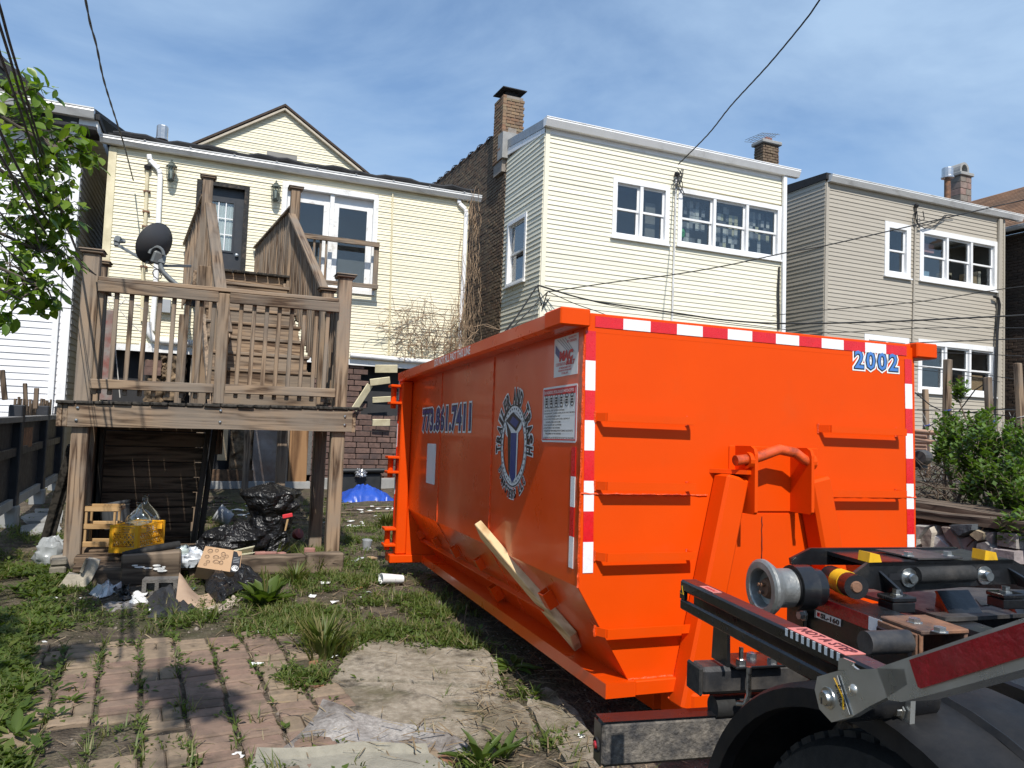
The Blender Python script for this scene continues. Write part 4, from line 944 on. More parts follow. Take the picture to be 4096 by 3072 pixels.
# ================================================================== wooden porch
po_ = T('wooden_porch', 'weathered timber porch with raised deck, railings and stairs up to the black door', 'porch', (.09, 6.7, 0))
def wb(name, p0, p1, w, h, ax, up=(0, 0, 1), parent=None, m=None, ch=.005, label=None):
    p0, p1 = V3(p0), V3(p1); d = p1-p0; l = d.length; d = d/l; x = d.cross(V3(up))      # the grain follows the length of each board
    if x.length < 1e-3: x = d.cross(V3((0, 1, 0)))
    x.normalize(); z = x.cross(d)
    return po_.put(name, MB().box((0, 0, 0), (w, l, h), ch=ch).mesh(name), m or M['wood_y'], (p0+p1)/2, Matrix((x, d, z)).transposed().to_euler(), parent, label)
def deck_z(x): return 1.344+.019*(x+1.09)
YF = 6.60; YD = 7.62
fl, fr_ = -1.008, 1.182
po_.part('fascia', MB().prism([(fl, YF, 1.144), (fr_, YF, 1.169), (fr_, YF, deck_z(fr_)-.031), (fl, YF, deck_z(fl)-.031)], (0, .04, 0)), M['wood_x'])
for x in (-1.068, -1.028): po_.part('joist', MB().beam((x, YF+.012, 1.23), (x, YD, 1.23), .036, .18), M['wood_y'])
for x in (-.6, -.2, .2, .6, 1.0, 1.205): po_.part('joist', MB().beam((x, YF+.045, 1.245), (x, YD, 1.245), .036, .17), M['wood_y'])
for bx in ((281+30, 1631), (305, 1680), (883, 1643), (880, 1688), (1380, 1666), (1379, 1700)):
    p = PY(*bx, YF); po_.part('bolt', MB().lathe([(0, .012), (.010, .010), (.013, .004), (.014, 0)], p, (0, -1, 0), 10), M['steel'], sm=True)
n = 18; x0 = -1.095; wdt = (1.275-x0)/n
for i in range(n):
    xa = x0+i*wdt; y0 = 6.583+random.uniform(-.012, .006)
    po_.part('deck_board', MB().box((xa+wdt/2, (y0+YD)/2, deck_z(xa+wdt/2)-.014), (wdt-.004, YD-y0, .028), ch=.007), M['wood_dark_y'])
def post(xc, yc, z0, z1, w=.118, cap=True, nm='post'):
    P_ = po_.part(nm, MB().box((xc, yc, (z0+z1)/2), (w, w, z1-z0), ch=.008), M['wood_z'])
    if cap: po_.part('post_cap', MB().box((xc, yc, z1+.012), (w*1.42, w*1.42, .024), ch=.006).lathe([(w*.80, .024), (w*.72, .034), (0, .05)], (xc, yc, z1), (0, 0, 1), 4, (1, 1, 0)), M['wood_x'], P_)
pl = (PY(318, 1000, YF).x+PY(372, 1000, YF).x)/2
xPL, xPR = -.925, 1.075
post(xPL, 6.702, -.02, 2.52); post(xPR, 6.702, -.02, 2.545)
xm = PY(890, 1320, YF).x; wb('post', (xm, 6.655, deck_z(xm)), (xm, 6.655, 2.295), .085, .085, 'z')
YR1 = 7.50
p_ = PY(401, 1060, YR1); post(p_.x, YR1, 0, p_.z)
p_ = PY(1315, 1160, YR1); post(1.035, YR1, 0, p_.z-.02)
# front railing
wb('rail_cap', (xPL+.06, 6.655, 2.318), (xPR-.06, 6.655, 2.328), .10, .034, 'x')
wb('rail', (xPL+.06, 6.605, 2.256), (xm-.045, 6.605, 2.256), .034, .088, 'x'); wb('rail', (xm+.045, 6.605, 2.258), (xPR-.055, 6.605, 2.262), .034, .088, 'x')
wb('rail', (xPL+.05, 6.60, 1.482), (xm-.045, 6.60, 1.490), .034, .078, 'x'); wb('rail', (xm+.045, 6.60, 1.494), (xPR-.055, 6.60, 1.503), .034, .078, 'x')
for tx in (402, 464, 524, 583, 638, 695, 749, 805, 855): x = PY(tx, 1230, 6.65).x; wb('baluster', (x-.006, 6.645, 1.40), (x+.004, 6.645, 2.30), .034, .034, 'z')
for tx in (965, 1017, 1068, 1118, 1168, 1218, 1267, 1312): x = PY(tx, 1230, 6.65).x; wb('baluster', (x-.006, 6.645, 1.42), (x+.004, 6.645, 2.30), .034, .034, 'z')
# side railings of the lower deck
for xs in (xPL+.02, xPR-.02):
    wb('rail_cap', (xs, 6.77, 2.31), (xs, YR1-.06, 2.31), .09, .034, 'y'); wb('rail', (xs, 6.77, 1.49), (xs, YR1-.06, 1.49), .034, .08, 'y')
    for i in range(6): y = 6.85+i*.11; wb('baluster', (xs, y, 1.42), (xs, y, 2.295), .034, .034, 'z')
# stairs up to the door landing
NR, ZL, YT, RUN = 9, 3.0, 9.42, .24
zb_ = 1.372; rise = (ZL-zb_)/NR
def sxr(Y): return .985-.11*(Y-7.6)
def sxl(Y): return .0-.09*(Y-7.6)
for i in range(NR):
    Y = 7.50+i*RUN; z0 = zb_+i*rise
    po_.part('riser', MB().box(((sxl(Y)+sxr(Y))/2, Y+.012, z0+rise/2-.015), (sxr(Y)-sxl(Y)-.03, .022, rise-.032), ch=.003), M['wood_x'])
    if i < NR-1:
        for k in range(2): po_.part('tread', MB().box(((sxl(Y)+sxr(Y))/2+.004, Y+.045+k*.125, z0+rise-.014), (sxr(Y)-sxl(Y)+.01, .12, .034), ch=.006), M['wood_x'])
for xf in (sxl, sxr):
    po_.part('stringer', MB().prism([(xf(7.5)+(-.02 if xf is sxl else -.035), 7.53, zb_-.02), (xf(9.4)+(-.02 if xf is sxl else -.035), 9.45, ZL-.06), (xf(9.4)+(-.02 if xf is sxl else -.035), 9.45, ZL-.38), (xf(7.5)+(-.02 if xf is sxl else -.035), 7.9, zb_-.02)], (.035, 0, 0)), M['wood_y'])
n = 7; xa, xb = -.13, .79
for i in range(n):
    w_ = (xb-xa)/n; po_.part('deck_board', MB().box((xa+w_*(i+.5)-.05, 11.1, ZL-.014), (w_-.01, 3.5, .03), Matrix.Rotation(.055, 3, 'Z'), ch=.006), M['wood_dark_y'])
for x in (-.24, .30, .70): wb('joist', (x, YT+.05, ZL-.13), (x-.18, 12.8, ZL-.13), .04, .19, 'y')
# landing posts run up from the ground
xLP, xRP = PY(831, 760, 9.42).x, PY(1182, 800, 9.42).x
zLP, zRP = PY(831, 705, 9.42).z-.03, PY(1182, 752, 9.42).z-.02
post(xLP, 9.44, .02, zLP, .115); post(xRP, 9.44, .02, zRP, .115)
post(xLP-.3, 12.6, .05, ZL-.2, .1, False); post(xRP-.25, 12.6, .05, ZL-.2, .1, False)
zr = PY(1159, 822, 9.45).z
def guard(p0, p1, n, drop, w=.085, skip=0):
    p0, p1 = V3(p0), V3(p1); wb('rail_cap', p0, p1, .085, .034, 'y'); 
    for i in range(n):
        t = (i+.5)/n; p = p0.lerp(p1, t); jz = random.uniform(-.03, .03)
        wb('picket', (p.x, p.y, p.z-drop+jz), (p.x+random.uniform(-.006, .006), p.y, p.z-.018), .026, w, 'z', (0, 1, 0))
guard((xRP-.02, 9.51, zr), (.571, 12.85, PY(1022, 992, 12.85).z), 26, 1.02, .10)
zl_ = PY(806, 775, 9.45).z
guard((xLP-.03, 9.51, zl_), (PY(742, 978, 12.8).x, 12.8, PY(742, 978, 12.8).z), 12, 1.05, .09)
# sloping stair guards
r0, r1 = PY(1168, 858, 9.36), PY(1297, 1152, 7.56)
wb('handrail', (r0.x, 9.37, r0.z), (r1.x, 7.57, r1.z), .09, .036, 'y')
for i in range(20):
    t = (i+.5)/20; Y = 9.36+(7.56-9.36)*t; x = r0.x+(r1.x-r0.x)*t+.02; z = r0.z+(r1.z-r0.z)*t
    wb('picket', (x, Y, z-1.02+random.uniform(-.04, .04)), (x, Y, z-.02), .03, .082, 'z', (0, 1, 0))
for Y in (7.36, 7.22, 7.08, 6.94, 6.83): wb('picket', (1.07, Y, 1.40), (1.07, Y, 2.28), .03, .085, 'z', (0, 1, 0))
l0, l1 = PY(838, 815, 9.36), PY(905, 1330, 7.62)
wb('handrail', (l0.x+.01, 9.37, l0.z), (l1.x, 7.62, l1.z), .115, .036, 'y'); wb('rail', (l0.x+.03, 9.37, l0.z-.08), (l1.x+.02, 7.62, l1.z-.08), .036, .10, 'y')
for i in range(11):
    t = (i+.5)/11; Y = 9.36-1.74*t; x = l0.x-.02+(l1.x-l0.x)*t; z = l0.z+(l1.z-l0.z)*t; wb('picket', (x, Y, z-.98), (x, Y, z-.06), .03, .075, 'z', (0, 1, 0))
wb('post', (l1.x-.02, 7.56, 1.36), (l1.x-.02, 7.56, l1.z), .085, .085, 'z')
for xx, y0 in ((790, 1165), (818, 1170)): p = PY(xx, 1400, 8.8); wb('post', (p.x, 8.8, 0.), (p.x, 8.8, 2.9), .085, .085, 'z')
# boarded back under the deck
bl_, br_ = PY(408, 1900, 7.7).x, PY(800, 1900, 7.7).x
for i in range(8):
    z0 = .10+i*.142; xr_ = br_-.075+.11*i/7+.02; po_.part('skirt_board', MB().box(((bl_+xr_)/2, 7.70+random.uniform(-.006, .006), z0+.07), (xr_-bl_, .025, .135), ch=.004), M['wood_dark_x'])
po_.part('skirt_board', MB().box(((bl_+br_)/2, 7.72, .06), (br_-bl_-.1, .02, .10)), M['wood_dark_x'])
po_.part('skirt_light_block', MB().box(((bl_+br_)/2-.03, 7.75, .62), (br_-bl_-.05, .02, 1.2)), M['dark_in'])  # dark sheet added to stop light showing through the board gaps
wb('stringer', (PY(775, 2115, 7.6).x, 7.62, .0), (PY(835, 1722, 7.6).x, 7.62, 1.15), .05, .11, 'z', (0, 1, 0), m=M['wood_dark_y']); wb('stringer', (PY(800, 2115, 7.66).x, 7.70, .0), (PY(862, 1722, 7.66).x, 7.70, 1.15), .05, .10, 'z', (0, 1, 0), m=M['wood_dark_y'])
for xx in (375, 392): p = PY(xx, 1900, 7.5); wb('post', (p.x, 7.55, 0), (p.x, 7.55, 1.2), .06, .09, 'z', m=M['wood_dark_y'])
p = PY(868, 1780, 7.75); po_.part('bracket_block', MB().box((p.x, 7.75, p.z+.06), (.10, .06, .30)), M['wood_dark_z'])
# weathered guard in front of the wide window
gy_ = YH-.22
g0, g1 = PY(*b_(690, 1172), gy_), PY(*b_(1335, 1255), gy_); g2, g3 = PY(*b_(835, 1572), gy_), PY(*b_(1322, 1615), gy_)
gd = T('window_guard', 'short weathered wooden guard rail fixed across the wide window', 'railing', (1.8, gy_, 3.4))
gd.part('top_rail', MB().beam(g0+V3((-.1, 0, 0)), g1, .04, .085, ch=.005), M['wood_x']); gd.part('bottom_rail', MB().beam(g2+V3((-.5, 0, -.01)), g3, .04, .075, ch=.005), M['wood_x'])
gd.part('end_post', MB().beam((g1.x-.04, gy_+.042, g3.z-.05), (g1.x-.04, gy_+.042, g1.z+.04), .085, .04, (0, 1, 0)), M['wood_z'])
for xx in (1257, 1283, 1306): p = PY(xx, 1000, gy_); gd.part('baluster', MB().beam((p.x, gy_+.04, g2.z-.03), (p.x, gy_+.04, g0.z-.02), .034, .034, (0, 1, 0)), M['wood_z'])
for s_, zz in ((g1, g1.z), (g3, g3.z)): gd.part('arm', MB().beam((s_.x-.04, gy_+.06, zz-.02), (s_.x-.04, YH-.03, zz-.02), .04, .04), M['wood_y'])

# ================================================================== satellite dish clamped to the porch
DY_ = 7.55
c0 = PY(*p1_(1172, 905), DY_)
di = T('satellite_dish', 'dark grey oval satellite dish seen from behind on a bent mast on the porch', 'satellite dish', PY(*p1_(1400, 1350), DY_))
fc = V3((-.62, .66, .36)).normalized(); upd = (V3((0.0, 0, 1))-fc*fc.z); upd.normalize(); upd = (Matrix.Rotation(.26, 3, fc) @ upd); sdd = upd.cross(fc)
mb = MB(); ringn, segs = 9, 36; Rv, Rh = .198, .178
for i in range(ringn+1):
    t = i/ringn
    for j in range(segs):
        a = 2*math.pi*j/segs; u, w = math.cos(a)*t, math.sin(a)*t
        mb.v.append(c0+sdd*(u*Rh)+upd*(w*Rv)+fc*(.075*t*t-.05))
for i in range(ringn):
    for j in range(segs): a, b = i*segs+j, i*segs+(j+1) % segs; mb.f.append((a, b, b+segs, a+segs))
k = len(mb.v); mb.v += [q-fc*.006 for q in mb.v]; mb.f += [tuple(x+k for x in reversed(f)) for f in list(mb.f)]
for j in range(segs): a, b = ringn*segs+j, ringn*segs+(j+1) % segs; mb.f.append((a, b, b+k, a+k))
RFd = di.part('reflector', mb, M['steel_dark'], sm=50)
lip = [c0+sdd*(math.cos(2*math.pi*j/40)*Rh)+upd*(math.sin(2*math.pi*j/40)*Rv)+fc*.024 for j in range(41)]
di.part('rim', MB().tube(lip, .005, 6, False), M['steel_dark'], RFd, sm=True)
bk = PY(*p1_(1180, 1050), DY_); di.part('back_bracket', MB().box(bk, (.09, .08, .12), Euler((.3, .2, .4)).to_matrix(), .015).box(PY(*p1_(1235, 1070), DY_), (.07, .05, .09), Euler((0, .1, .2)).to_matrix(), .01), M['grey_pipe'])
di.part('azimuth_scale', MB().tube([bk+V3((.06*math.cos(a), -.05, .07*math.sin(a)+.02)) for a in [i*math.pi/8 for i in range(9)]], .014, 6), M['grey_pipe'], sm=True)
mast = [PY(*p1_(x, y), DY_) for x, y in ((1232, 1040), (1222, 1110), (1226, 1160), (1255, 1215), (1320, 1280), (1400, 1350), (1480, 1420))]
di.part('mast', MB().tube(mast, .022, 10), M['grey_pipe'], sm=True)
for yy in (1135, 1150): di.part('stay_rod', MB().tube([PY(*p1_(1245, yy), DY_), PY(*p1_(1560, yy+4), DY_+.5)], .007, 6), M['grey_pipe'])
arm0, arm1 = PY(*p1_(1095, 1112), DY_+.02), PY(*p1_(752, 915), DY_+.28)
di.part('feed_arm', MB().beam(arm0, arm1, .026, .026, ch=.004), M['grey_pipe'])
lnb = di.part('feed_horn', MB().box(arm1+V3((-.01, 0, .02)), (.05, .05, .07), ch=.01).box(PY(*p1_(748, 855), DY_+.28), (.06, .07, .07), Euler((0, .3, .2)).to_matrix(), .014).tube([PY(*p1_(775, 870), DY_+.28), PY(*p1_(835, 876), DY_+.28)], [.022, .016], 10), M['grey_pipe'])
di.part('cable', MB().tube([PY(*p1_(x, y), DY_-.06) for x, y in ((1100, 1120), (1200, 1190), (1235, 1250), (1225, 1285), (1190, 1288), (1150, 1260), (1135, 1215), (1155, 1185), (1200, 1180), (1240, 1230), (1300, 1300), (1350, 1340))], .005, 5), M['cable'], sm=True)

# ================================================================== the orange dumpster
dyaw = D2R(2.7); DO0 = PZ(2422, 2797, .20)
dex = V3((math.cos(dyaw), -math.sin(dyaw), -.004)).normalized(); dey = V3((math.sin(dyaw), math.cos(dyaw), -.026)); dey = (dey-dex*dey.dot(dex)).normalized(); dez = dex.cross(dey)
DM = Matrix((dex, dey, dez)).transposed()
du = T('dumpster', 'big orange roll-off dumpster with red and white reflective tape and ladder rungs', 'dumpster', DO0, rot=DM.to_euler())
def DE(x, y, v=.03): q = DM.transposed() @ (PP(x, y, DO0+dey*v, dey)-DO0); return (q.x, q.z)       # on a plane parallel to the near end
def DS(x, y, u): q = DM.transposed() @ (PP(x, y, DO0+dex*u, dex)-DO0); return (q.y, q.z)            # on a plane parallel to the long side
VE = .03
uB, wB = DE(2511, 2730, VE); uF, wF = DE(2309, 2350, VE); uT, wT = DE(2343, 1310, VE); uF = (uF+uT)/2; wTop = DE(2371, 1248, VE)[1]
uRL = DE(2243, 1240, VE)[0]; uRR = DE(3723, 1385, VE)[0]; UC = (uRL+uRR)/2; mir = lambda u: 2*UC-u
wRail = DE(2422, 2737, 0)[1]; VF = DS(1592, 1500, uRL)[0]; VP_ = DS(1744, 2258, 0)[0]
uRI = uF-.005; wRimB = DE(2356, 1305, VE)[1]
print('DUMP', 'uB', uB, 'wB', wB, 'uF', uF, 'wF', wF, 'top', wTop, 'rim', uRL, uRR, 'rail', wRail, 'VF', VF, VP_, 'rimB', wRimB)
tk = .012
def bx(u0, u1, v0, v1, w0, w1, ch=.004): return MB().box(((u0+u1)/2, (v0+v1)/2, (w0+w1)/2), (abs(u1-u0), abs(v1-v0), abs(w1-w0)), ch=ch)
O_, OS = M['orange'], M['orange_side']
wW = DE(2313, 1975, VE)[1]
end = [(uB, wRail), (uF, wF), (uF, wTop-.02), (mir(uF), wTop-.02), (mir(uF), wF), (mir(uB), wRail)]
EP = du.part('end_panel', MB().prism([(u, VE, w) for u, w in end], (0, tk, 0)), O_)
# long sides: upright wall and sloped lower plate, both sides
for s in (1, -1):
    f = (lambda u: u) if s == 1 else mir
    du.part('side_panel', MB().prism([(f(uF), VE+tk, wF), (f(uF), VE+tk, wTop-.03), (f(uF+tk), VE+tk, wTop-.03), (f(uF+tk), VE+tk, wF)], (0, VF-VE-.06, 0)), OS)
    du.part('bevel_panel', MB().prism([(f(uB), VE+tk, wRail), (f(uF), VE+tk, wF), (f(uF+tk), VE+tk, wF), (f(uB+tk), VE+tk, wRail)], (0, VF-VE-.06, 0)), OS)
    rail_v = VF-.16
    du.part('bottom_rail', MB().prism([(f(0), 0, 0), (f(0), 0, wRail), (f(uB+.02), 0, wRail), (f(uB+.02), 0, 0)], (0, rail_v, 0)), OS)
    rim = MB().prism([(f(uRL), VE-.01, wTop), (f(uRL), VE-.01, wTop-.060), (f(uRL+.02), VE-.01, wTop-.072), (f(uF+.006), VE-.01, wTop-.068), (f(uF+.006), VE-.01, wTop)], (0, VF-VE, 0))
    du.part('top_rim', rim, OS)
    du.part('rim_end', MB().box((f((uRL+uF)/2), VE+.06, wTop-.032), (abs(uRL-uF)+.024, .18, .075), ch=.006), O_)
du.part('floor', bx(uB, mir(uB), .05, VF-.1, wRail-.03, wRail-.01), O_)
du.part('cross_rail', bx(uB+.02, mir(uB)-.02, -.0, .09, .001, wRail+.001), O_)
du.part('top_beam', bx(uF+.02, mir(uF)-.02, VE-.0005, VE+.09, wTop-.09, wTop-.004), O_)
for u in (UC-.42, UC+.36): du.part('skid_rail', bx(u, u+.07, .25, VF-.05, -.16, -.002), O_)
# far end frame: corner post, gusset plate and ledge
fl0, fl1 = DS(1744, 2290, 0)
pu0 = uRL+.02
for s in (1, -1):
    f = (lambda u: u) if s == 1 else mir
    du.part('corner_post', bx(f(pu0), f(uF-.002), VF-.13, VF-.01, wRail+.002, wTop-.07, .01), O_)
    du.part('gusset', MB().prism([(f(uF-.004), VF-.135, wF+.02), (f(uF-.004), VF-.135, wRail+.003), (f(uB+.02), VF-.135, wRail+.003)], (0, .02, 0)), O_)
    du.part('ledge', bx(f(pu0-.05), f(uB), VF-.155, VF+.06, -.005, wRail+.001, .006), O_)
    du.part('door_panel', bx(f(pu0), f(UC+.002*s*-1), VF+.0, VF+.04, wRail+.02, wTop-.05), O_)
    if s == 1:
        for (x0, y0, y1) in ((1592, 1545, 1612), (1582, 1830, 1890), (1570, 2118, 2185)):
            q0, q1 = DS(x0, y0, pu0-.03), DS(x0, y1, pu0-.03); w0, w1 = q1[1], q0[1]
            hb = MB(); 
            for ww in (w0, w1): hb.box((pu0-.045, VF-.05, ww), (.10, .14, .022), ch=.004)
            hb.tube([(pu0-.055, VF-.03, w0-.045), (pu0-.055, VF-.03, w1+.01)], .024, 10)
            du.part('hinge', hb, O_)
    du.part('rear_wheel', MB().lathe([(0, -.05), (.11, -.05), (.115, -.03), (.115, .03), (.11, .05), (0, .05)], (f(uB+.12), VF-.16, -.09), (1, 0, 0), 20), M['rubber'])
# weld beads
def bead(pts, r=.007):
    out = []
    for a, b in zip(pts[:-1], pts[1:]):
        a, b = V3(a), V3(b); n = max(2, int((b-a).length/.02))
        for i in range(n): out.append(a.lerp(b, i/n)+V3((random.uniform(-1, 1), random.uniform(-1, 1), random.uniform(-1, 1)))*.0016)
    out.append(V3(pts[-1])); return MB().tube(out, [r*random.uniform(.7, 1.25) for _ in out], 5)
for pts in ([(uF, VE-.001, wW), (UC-.30, VE-.001, wW-.002)], [(UC+.30, VE-.001, wW), (mir(uF), VE-.001, wW-.004)], [(uB, VE-.001, wRail+.002), (UC-.33, VE-.001, wRail+.002)], [(uF-.001, VE, wF), (uF-.001, VE, wTop-.13)]):
    du.part('weld_bead', bead(pts, .005), M['weld'])
for px, py0, py1 in ((430, 0, 1140), (862, 0, 1190)):
    v0 = DS(1550+(px-4)/2.073, 1900, uF)[0]; du.part('weld_bead', bead([(uF-.001, v0, wTop-.075), (uF-.001, v0, wF+.0)], .006), M['weld'])
    du.part('weld_bead', bead([(uF-.001, v0, wF), (uB-.001, v0, wRail+.003)], .005), M['weld'])
# ladder rungs: bent flat bars
def rung(x0, x1, y0, y1):
    (ua, wa), (ub, wb_) = DE(x0, y0, VE-.055), DE(x1, y1, VE-.055); w = (wa+wb_)/2; h = .034; d = .055
    mb = MB(); v = VE-d; t = .007
    mb.prism([(ua, v, w-h), (ub, v, w-h), (ub, v, w), (ua, v, w)], (0, t, 0))
    mb.prism([(ua-.004, v+t, w-h), (ua-.03, VE, w-h), (ua-.03, VE, w), (ua-.004, v+t, w)], (t, 0, 0))
    mb.prism([(ub, v+t, w-h), (ub-.012, VE, w-h), (ub-.012, VE, w), (ub, v+t, w)], (-t, 0, 0))
    R_ = du.part('ladder_rung', mb, O_)
    for u in (ua-.03, ub-.014): du.part('weld_bead', bead([(u, VE-.002, w-h-.004), (u, VE-.002, w+.006)], .006), M['weld'], R_)
for y in (1656, 1931, 2211, 2508): rung(2430, 2786, y, y+ (8 if y < 1800 else 0))
for y in (1704, 1957, 2212): rung(3326, 3628, y, y+8)
# A-frame and hook bar
hp0, hp1 = DE(2914, 1785, VE)[0], DE(3156, 1810, VE)[0]; wt_ = DE(3156, 1790, VE)[1]; wb2 = DE(3156, 2046, VE)[1]; pd = .145
for u in (hp0+.03, hp1):
    pr = [(u, VE, wb2), (u, VE, wt_), (u, VE-pd+.03, wt_), (u, VE-pd+.008, wt_-.012), (u, VE-pd, wt_-.035), (u, VE-pd, wb2+.01), (u, VE-pd+.01, wb2)]
    du.part('hook_plate', MB().prism(pr, (.016, 0, 0)), O_)
du.part('back_plate', bx(hp0-.0, hp1+.16, VE-.008, VE, wb2, wt_, .003), O_)
du.part('gusset', MB().prism([(hp0-.10, VE, wt_-.105), (hp0+.03, VE, wt_-.105), (hp0+.03, VE-.12, wt_-.105), (hp0-.0, VE-.13, wt_-.105)], (0, 0, -.018)), O_)
vb = VE-pd+.035; wbar = wt_-.045
bar = [V3((hp0-.045, vb, wbar-.02)), V3((hp0+.03, vb, wbar-.012)), V3((hp0+.08, vb, wbar)), V3((hp0+.14, vb, wbar+.02)), V3((UC_ if False else (hp0+hp1)/2+.02, vb, wbar+.034)), V3((hp1-.06, vb, wbar+.022)), V3((hp1-.015, vb, wbar-.006)), V3((hp1+.02, vb, wbar-.02)), V3((hp1+.045, vb, wbar-.028))]
du.part('hook_bar', MB().tube(bar, .023, 14), M['worn'], sm=True)
for u in (hp0+.022, hp1+.022): du.part('collar', MB().lathe([(.023, -.012), (.036, -.012), (.036, .012), (.023, .012)], (u, vb, wbar-.018), (1, 0, 0), 14), O_)
def leg(x0, y0, x1, y1, m=1):
    (u0, w0), (u1, w1) = DE(x0, y0, VE-.05), DE(x1, y1, VE-.05)
    if m < 0: u0, u1 = mir(u0)+.02, mir(u1)+.02
    a, b = V3((u0, VE-.055, w0)), V3((u1, VE-.055, w1)); return du.part('frame_leg', MB().beam(a, b, .115, .11, (0, -1, 0), .012), O_)
leg(2925, 1905, 2740, 2830); leg(2925, 1905, 2740, 2830, -1)
(u0, w0), (u1, w1) = DE(2890, 1925, VE), DE(2680, 2790, VE)
for f in ((lambda u: u), (lambda u: mir(u)+.02)): du.part('weld_bead', bead([(f(u0-.005), VE-.003, w0), (f(u1-.01), VE-.003, w1)], .006), M['weld'])
du.part('centre_plate', MB().prism([(DE(2960, 2060, VE)[0], VE-.006, wb2-.01), (mir(DE(2960, 2060, VE)[0])+.02, VE-.006, wb2-.01), (mir(DE(2810, 2700, VE)[0]), VE-.006, wRail+.03), (DE(2810, 2700, VE)[0], VE-.006, wRail+.03)], (0, .006, 0)), O_)
du.part('weld_bead', bead([((hp0+hp1)/2+.01, VE-.008, wb2-.02), ((hp0+hp1)/2+.012, VE-.008, wRail+.1)], .002), M['black_ink'])
lb = DE(2745, 2810, 0)
du.part('foot', bx(lb[0]-.03, lb[0]+.06, -.09, .16, -.13, .02, .01), O_); du.part('foot', bx(mir(lb[0])-.04, mir(lb[0])+.05, -.09, .16, -.13, .02, .01), O_)
# strap shelf with pockets along the sloped plate
e0, e1 = V3((uB, 0, wRail)), V3((uF, 0, wF)); bd_ = (e1-e0).normalized(); bn = V3((-bd_.z, 0, bd_.x)); 
if bn.x > 0: bn = -bn
def onbev(x, y):
    n = DM @ bn; p = PP(x, y, DO0+DM @ e0, n); return DM.transposed() @ (p-DO0)
n4 = lambda x, y: (1500+x/1.659, 1800+y/1.659)
s0, s1 = onbev(*n4(300, 565)), onbev(*n4(1165, 1035))
du.part('strap_bar', MB().beam(s0+bn*.03, s1+bn*.03, .008, .034, (bn.x, bn.y, bn.z)), OS)
for (x, y, k) in ((315, 548, 1), (425, 600, 1), (550, 662, 1), (715, 740, 1), (1180, 965, 1.15), (830, 925, 1.3)):
    p = onbev(*n4(x, y)); cu_ = MB(); a = .04*k; h = .07*k; wv = .05*k
    yv = V3((0, 1, 0)); zz_ = bd_
    base = p+bn*.002
    for (o1, s1_) in ((-wv/2, (.006, a, h)), (wv/2, (.006, a, h))): cu_.box(base+yv*o1+bn*(a/2), s1_, Matrix((yv, bn, zz_)).transposed())
    cu_.box(base+bn*a, (wv, .006, h), Matrix((yv, bn, zz_)).transposed())
    du.part('tarp_pocket', cu_, OS)

# reflective tape, segment by segment
def tape_end(x0, y0, x1, y1, n, h, vert, first):
    a, b = DE(x0, y0, VE), DE(x1, y1, VE)
    for i in range(n):
        t0, t1 = i/n, (i+1)/n; m = M['red_t'] if (i+first) % 2 == 0 else M['white_t']; p = (a[0]+(b[0]-a[0])*t0, a[1]+(b[1]-a[1])*t0); q = (a[0]+(b[0]-a[0])*t1, a[1]+(b[1]-a[1])*t1)
        if vert: mb = MB().prism([(p[0], VE-.0015, p[1]), (p[0]+h, VE-.0015, p[1]), (q[0]+h, VE-.0015, q[1]), (q[0], VE-.0015, q[1])], (0, -.0012, 0))
        else: mb = MB().prism([(p[0], VE-.002, p[1]), (q[0], VE-.002, q[1]), (q[0], VE-.002, q[1]-h), (p[0], VE-.002, p[1]-h)], (0, -.0012, 0))
        S_ = du.part('reflective_strip', mb, m)
tape_end(2381, 1264, 3624, 1386, 13, .047, False, 0)
tape_end(2343, 1322, 2330, 2292, 8, .046, True, 0)
tape_end(3617, 1436, 3629, 2240, 8, .046, True, 0)
for i, (ya, yb) in enumerate(((-20, 175), (175, 378), (378, 575), (575, 785))):
    q0, q1 = DS(*n4(1330-12-ya*.006, ya), uF), DS(*n4(1322-12, yb), uF); v0, v1 = DS(*n4(1328, 300), uF)[0], DS(*n4(1300, 300), uF)[0]
    du.part('reflective_strip', bx(uF-.003, uF-.001, v0, v1, q1[1], q0[1], 0), M['red_t'] if i % 2 == 0 else M['white_t'])
for i in range(6): du.part('reflective_strip', bx(pu0-.003, pu0-.001, VF-.0, VF+.03, .35+i*.2, .55+i*.2, 0), M['red_t'] if i % 2 == 0 else M['white_t'])

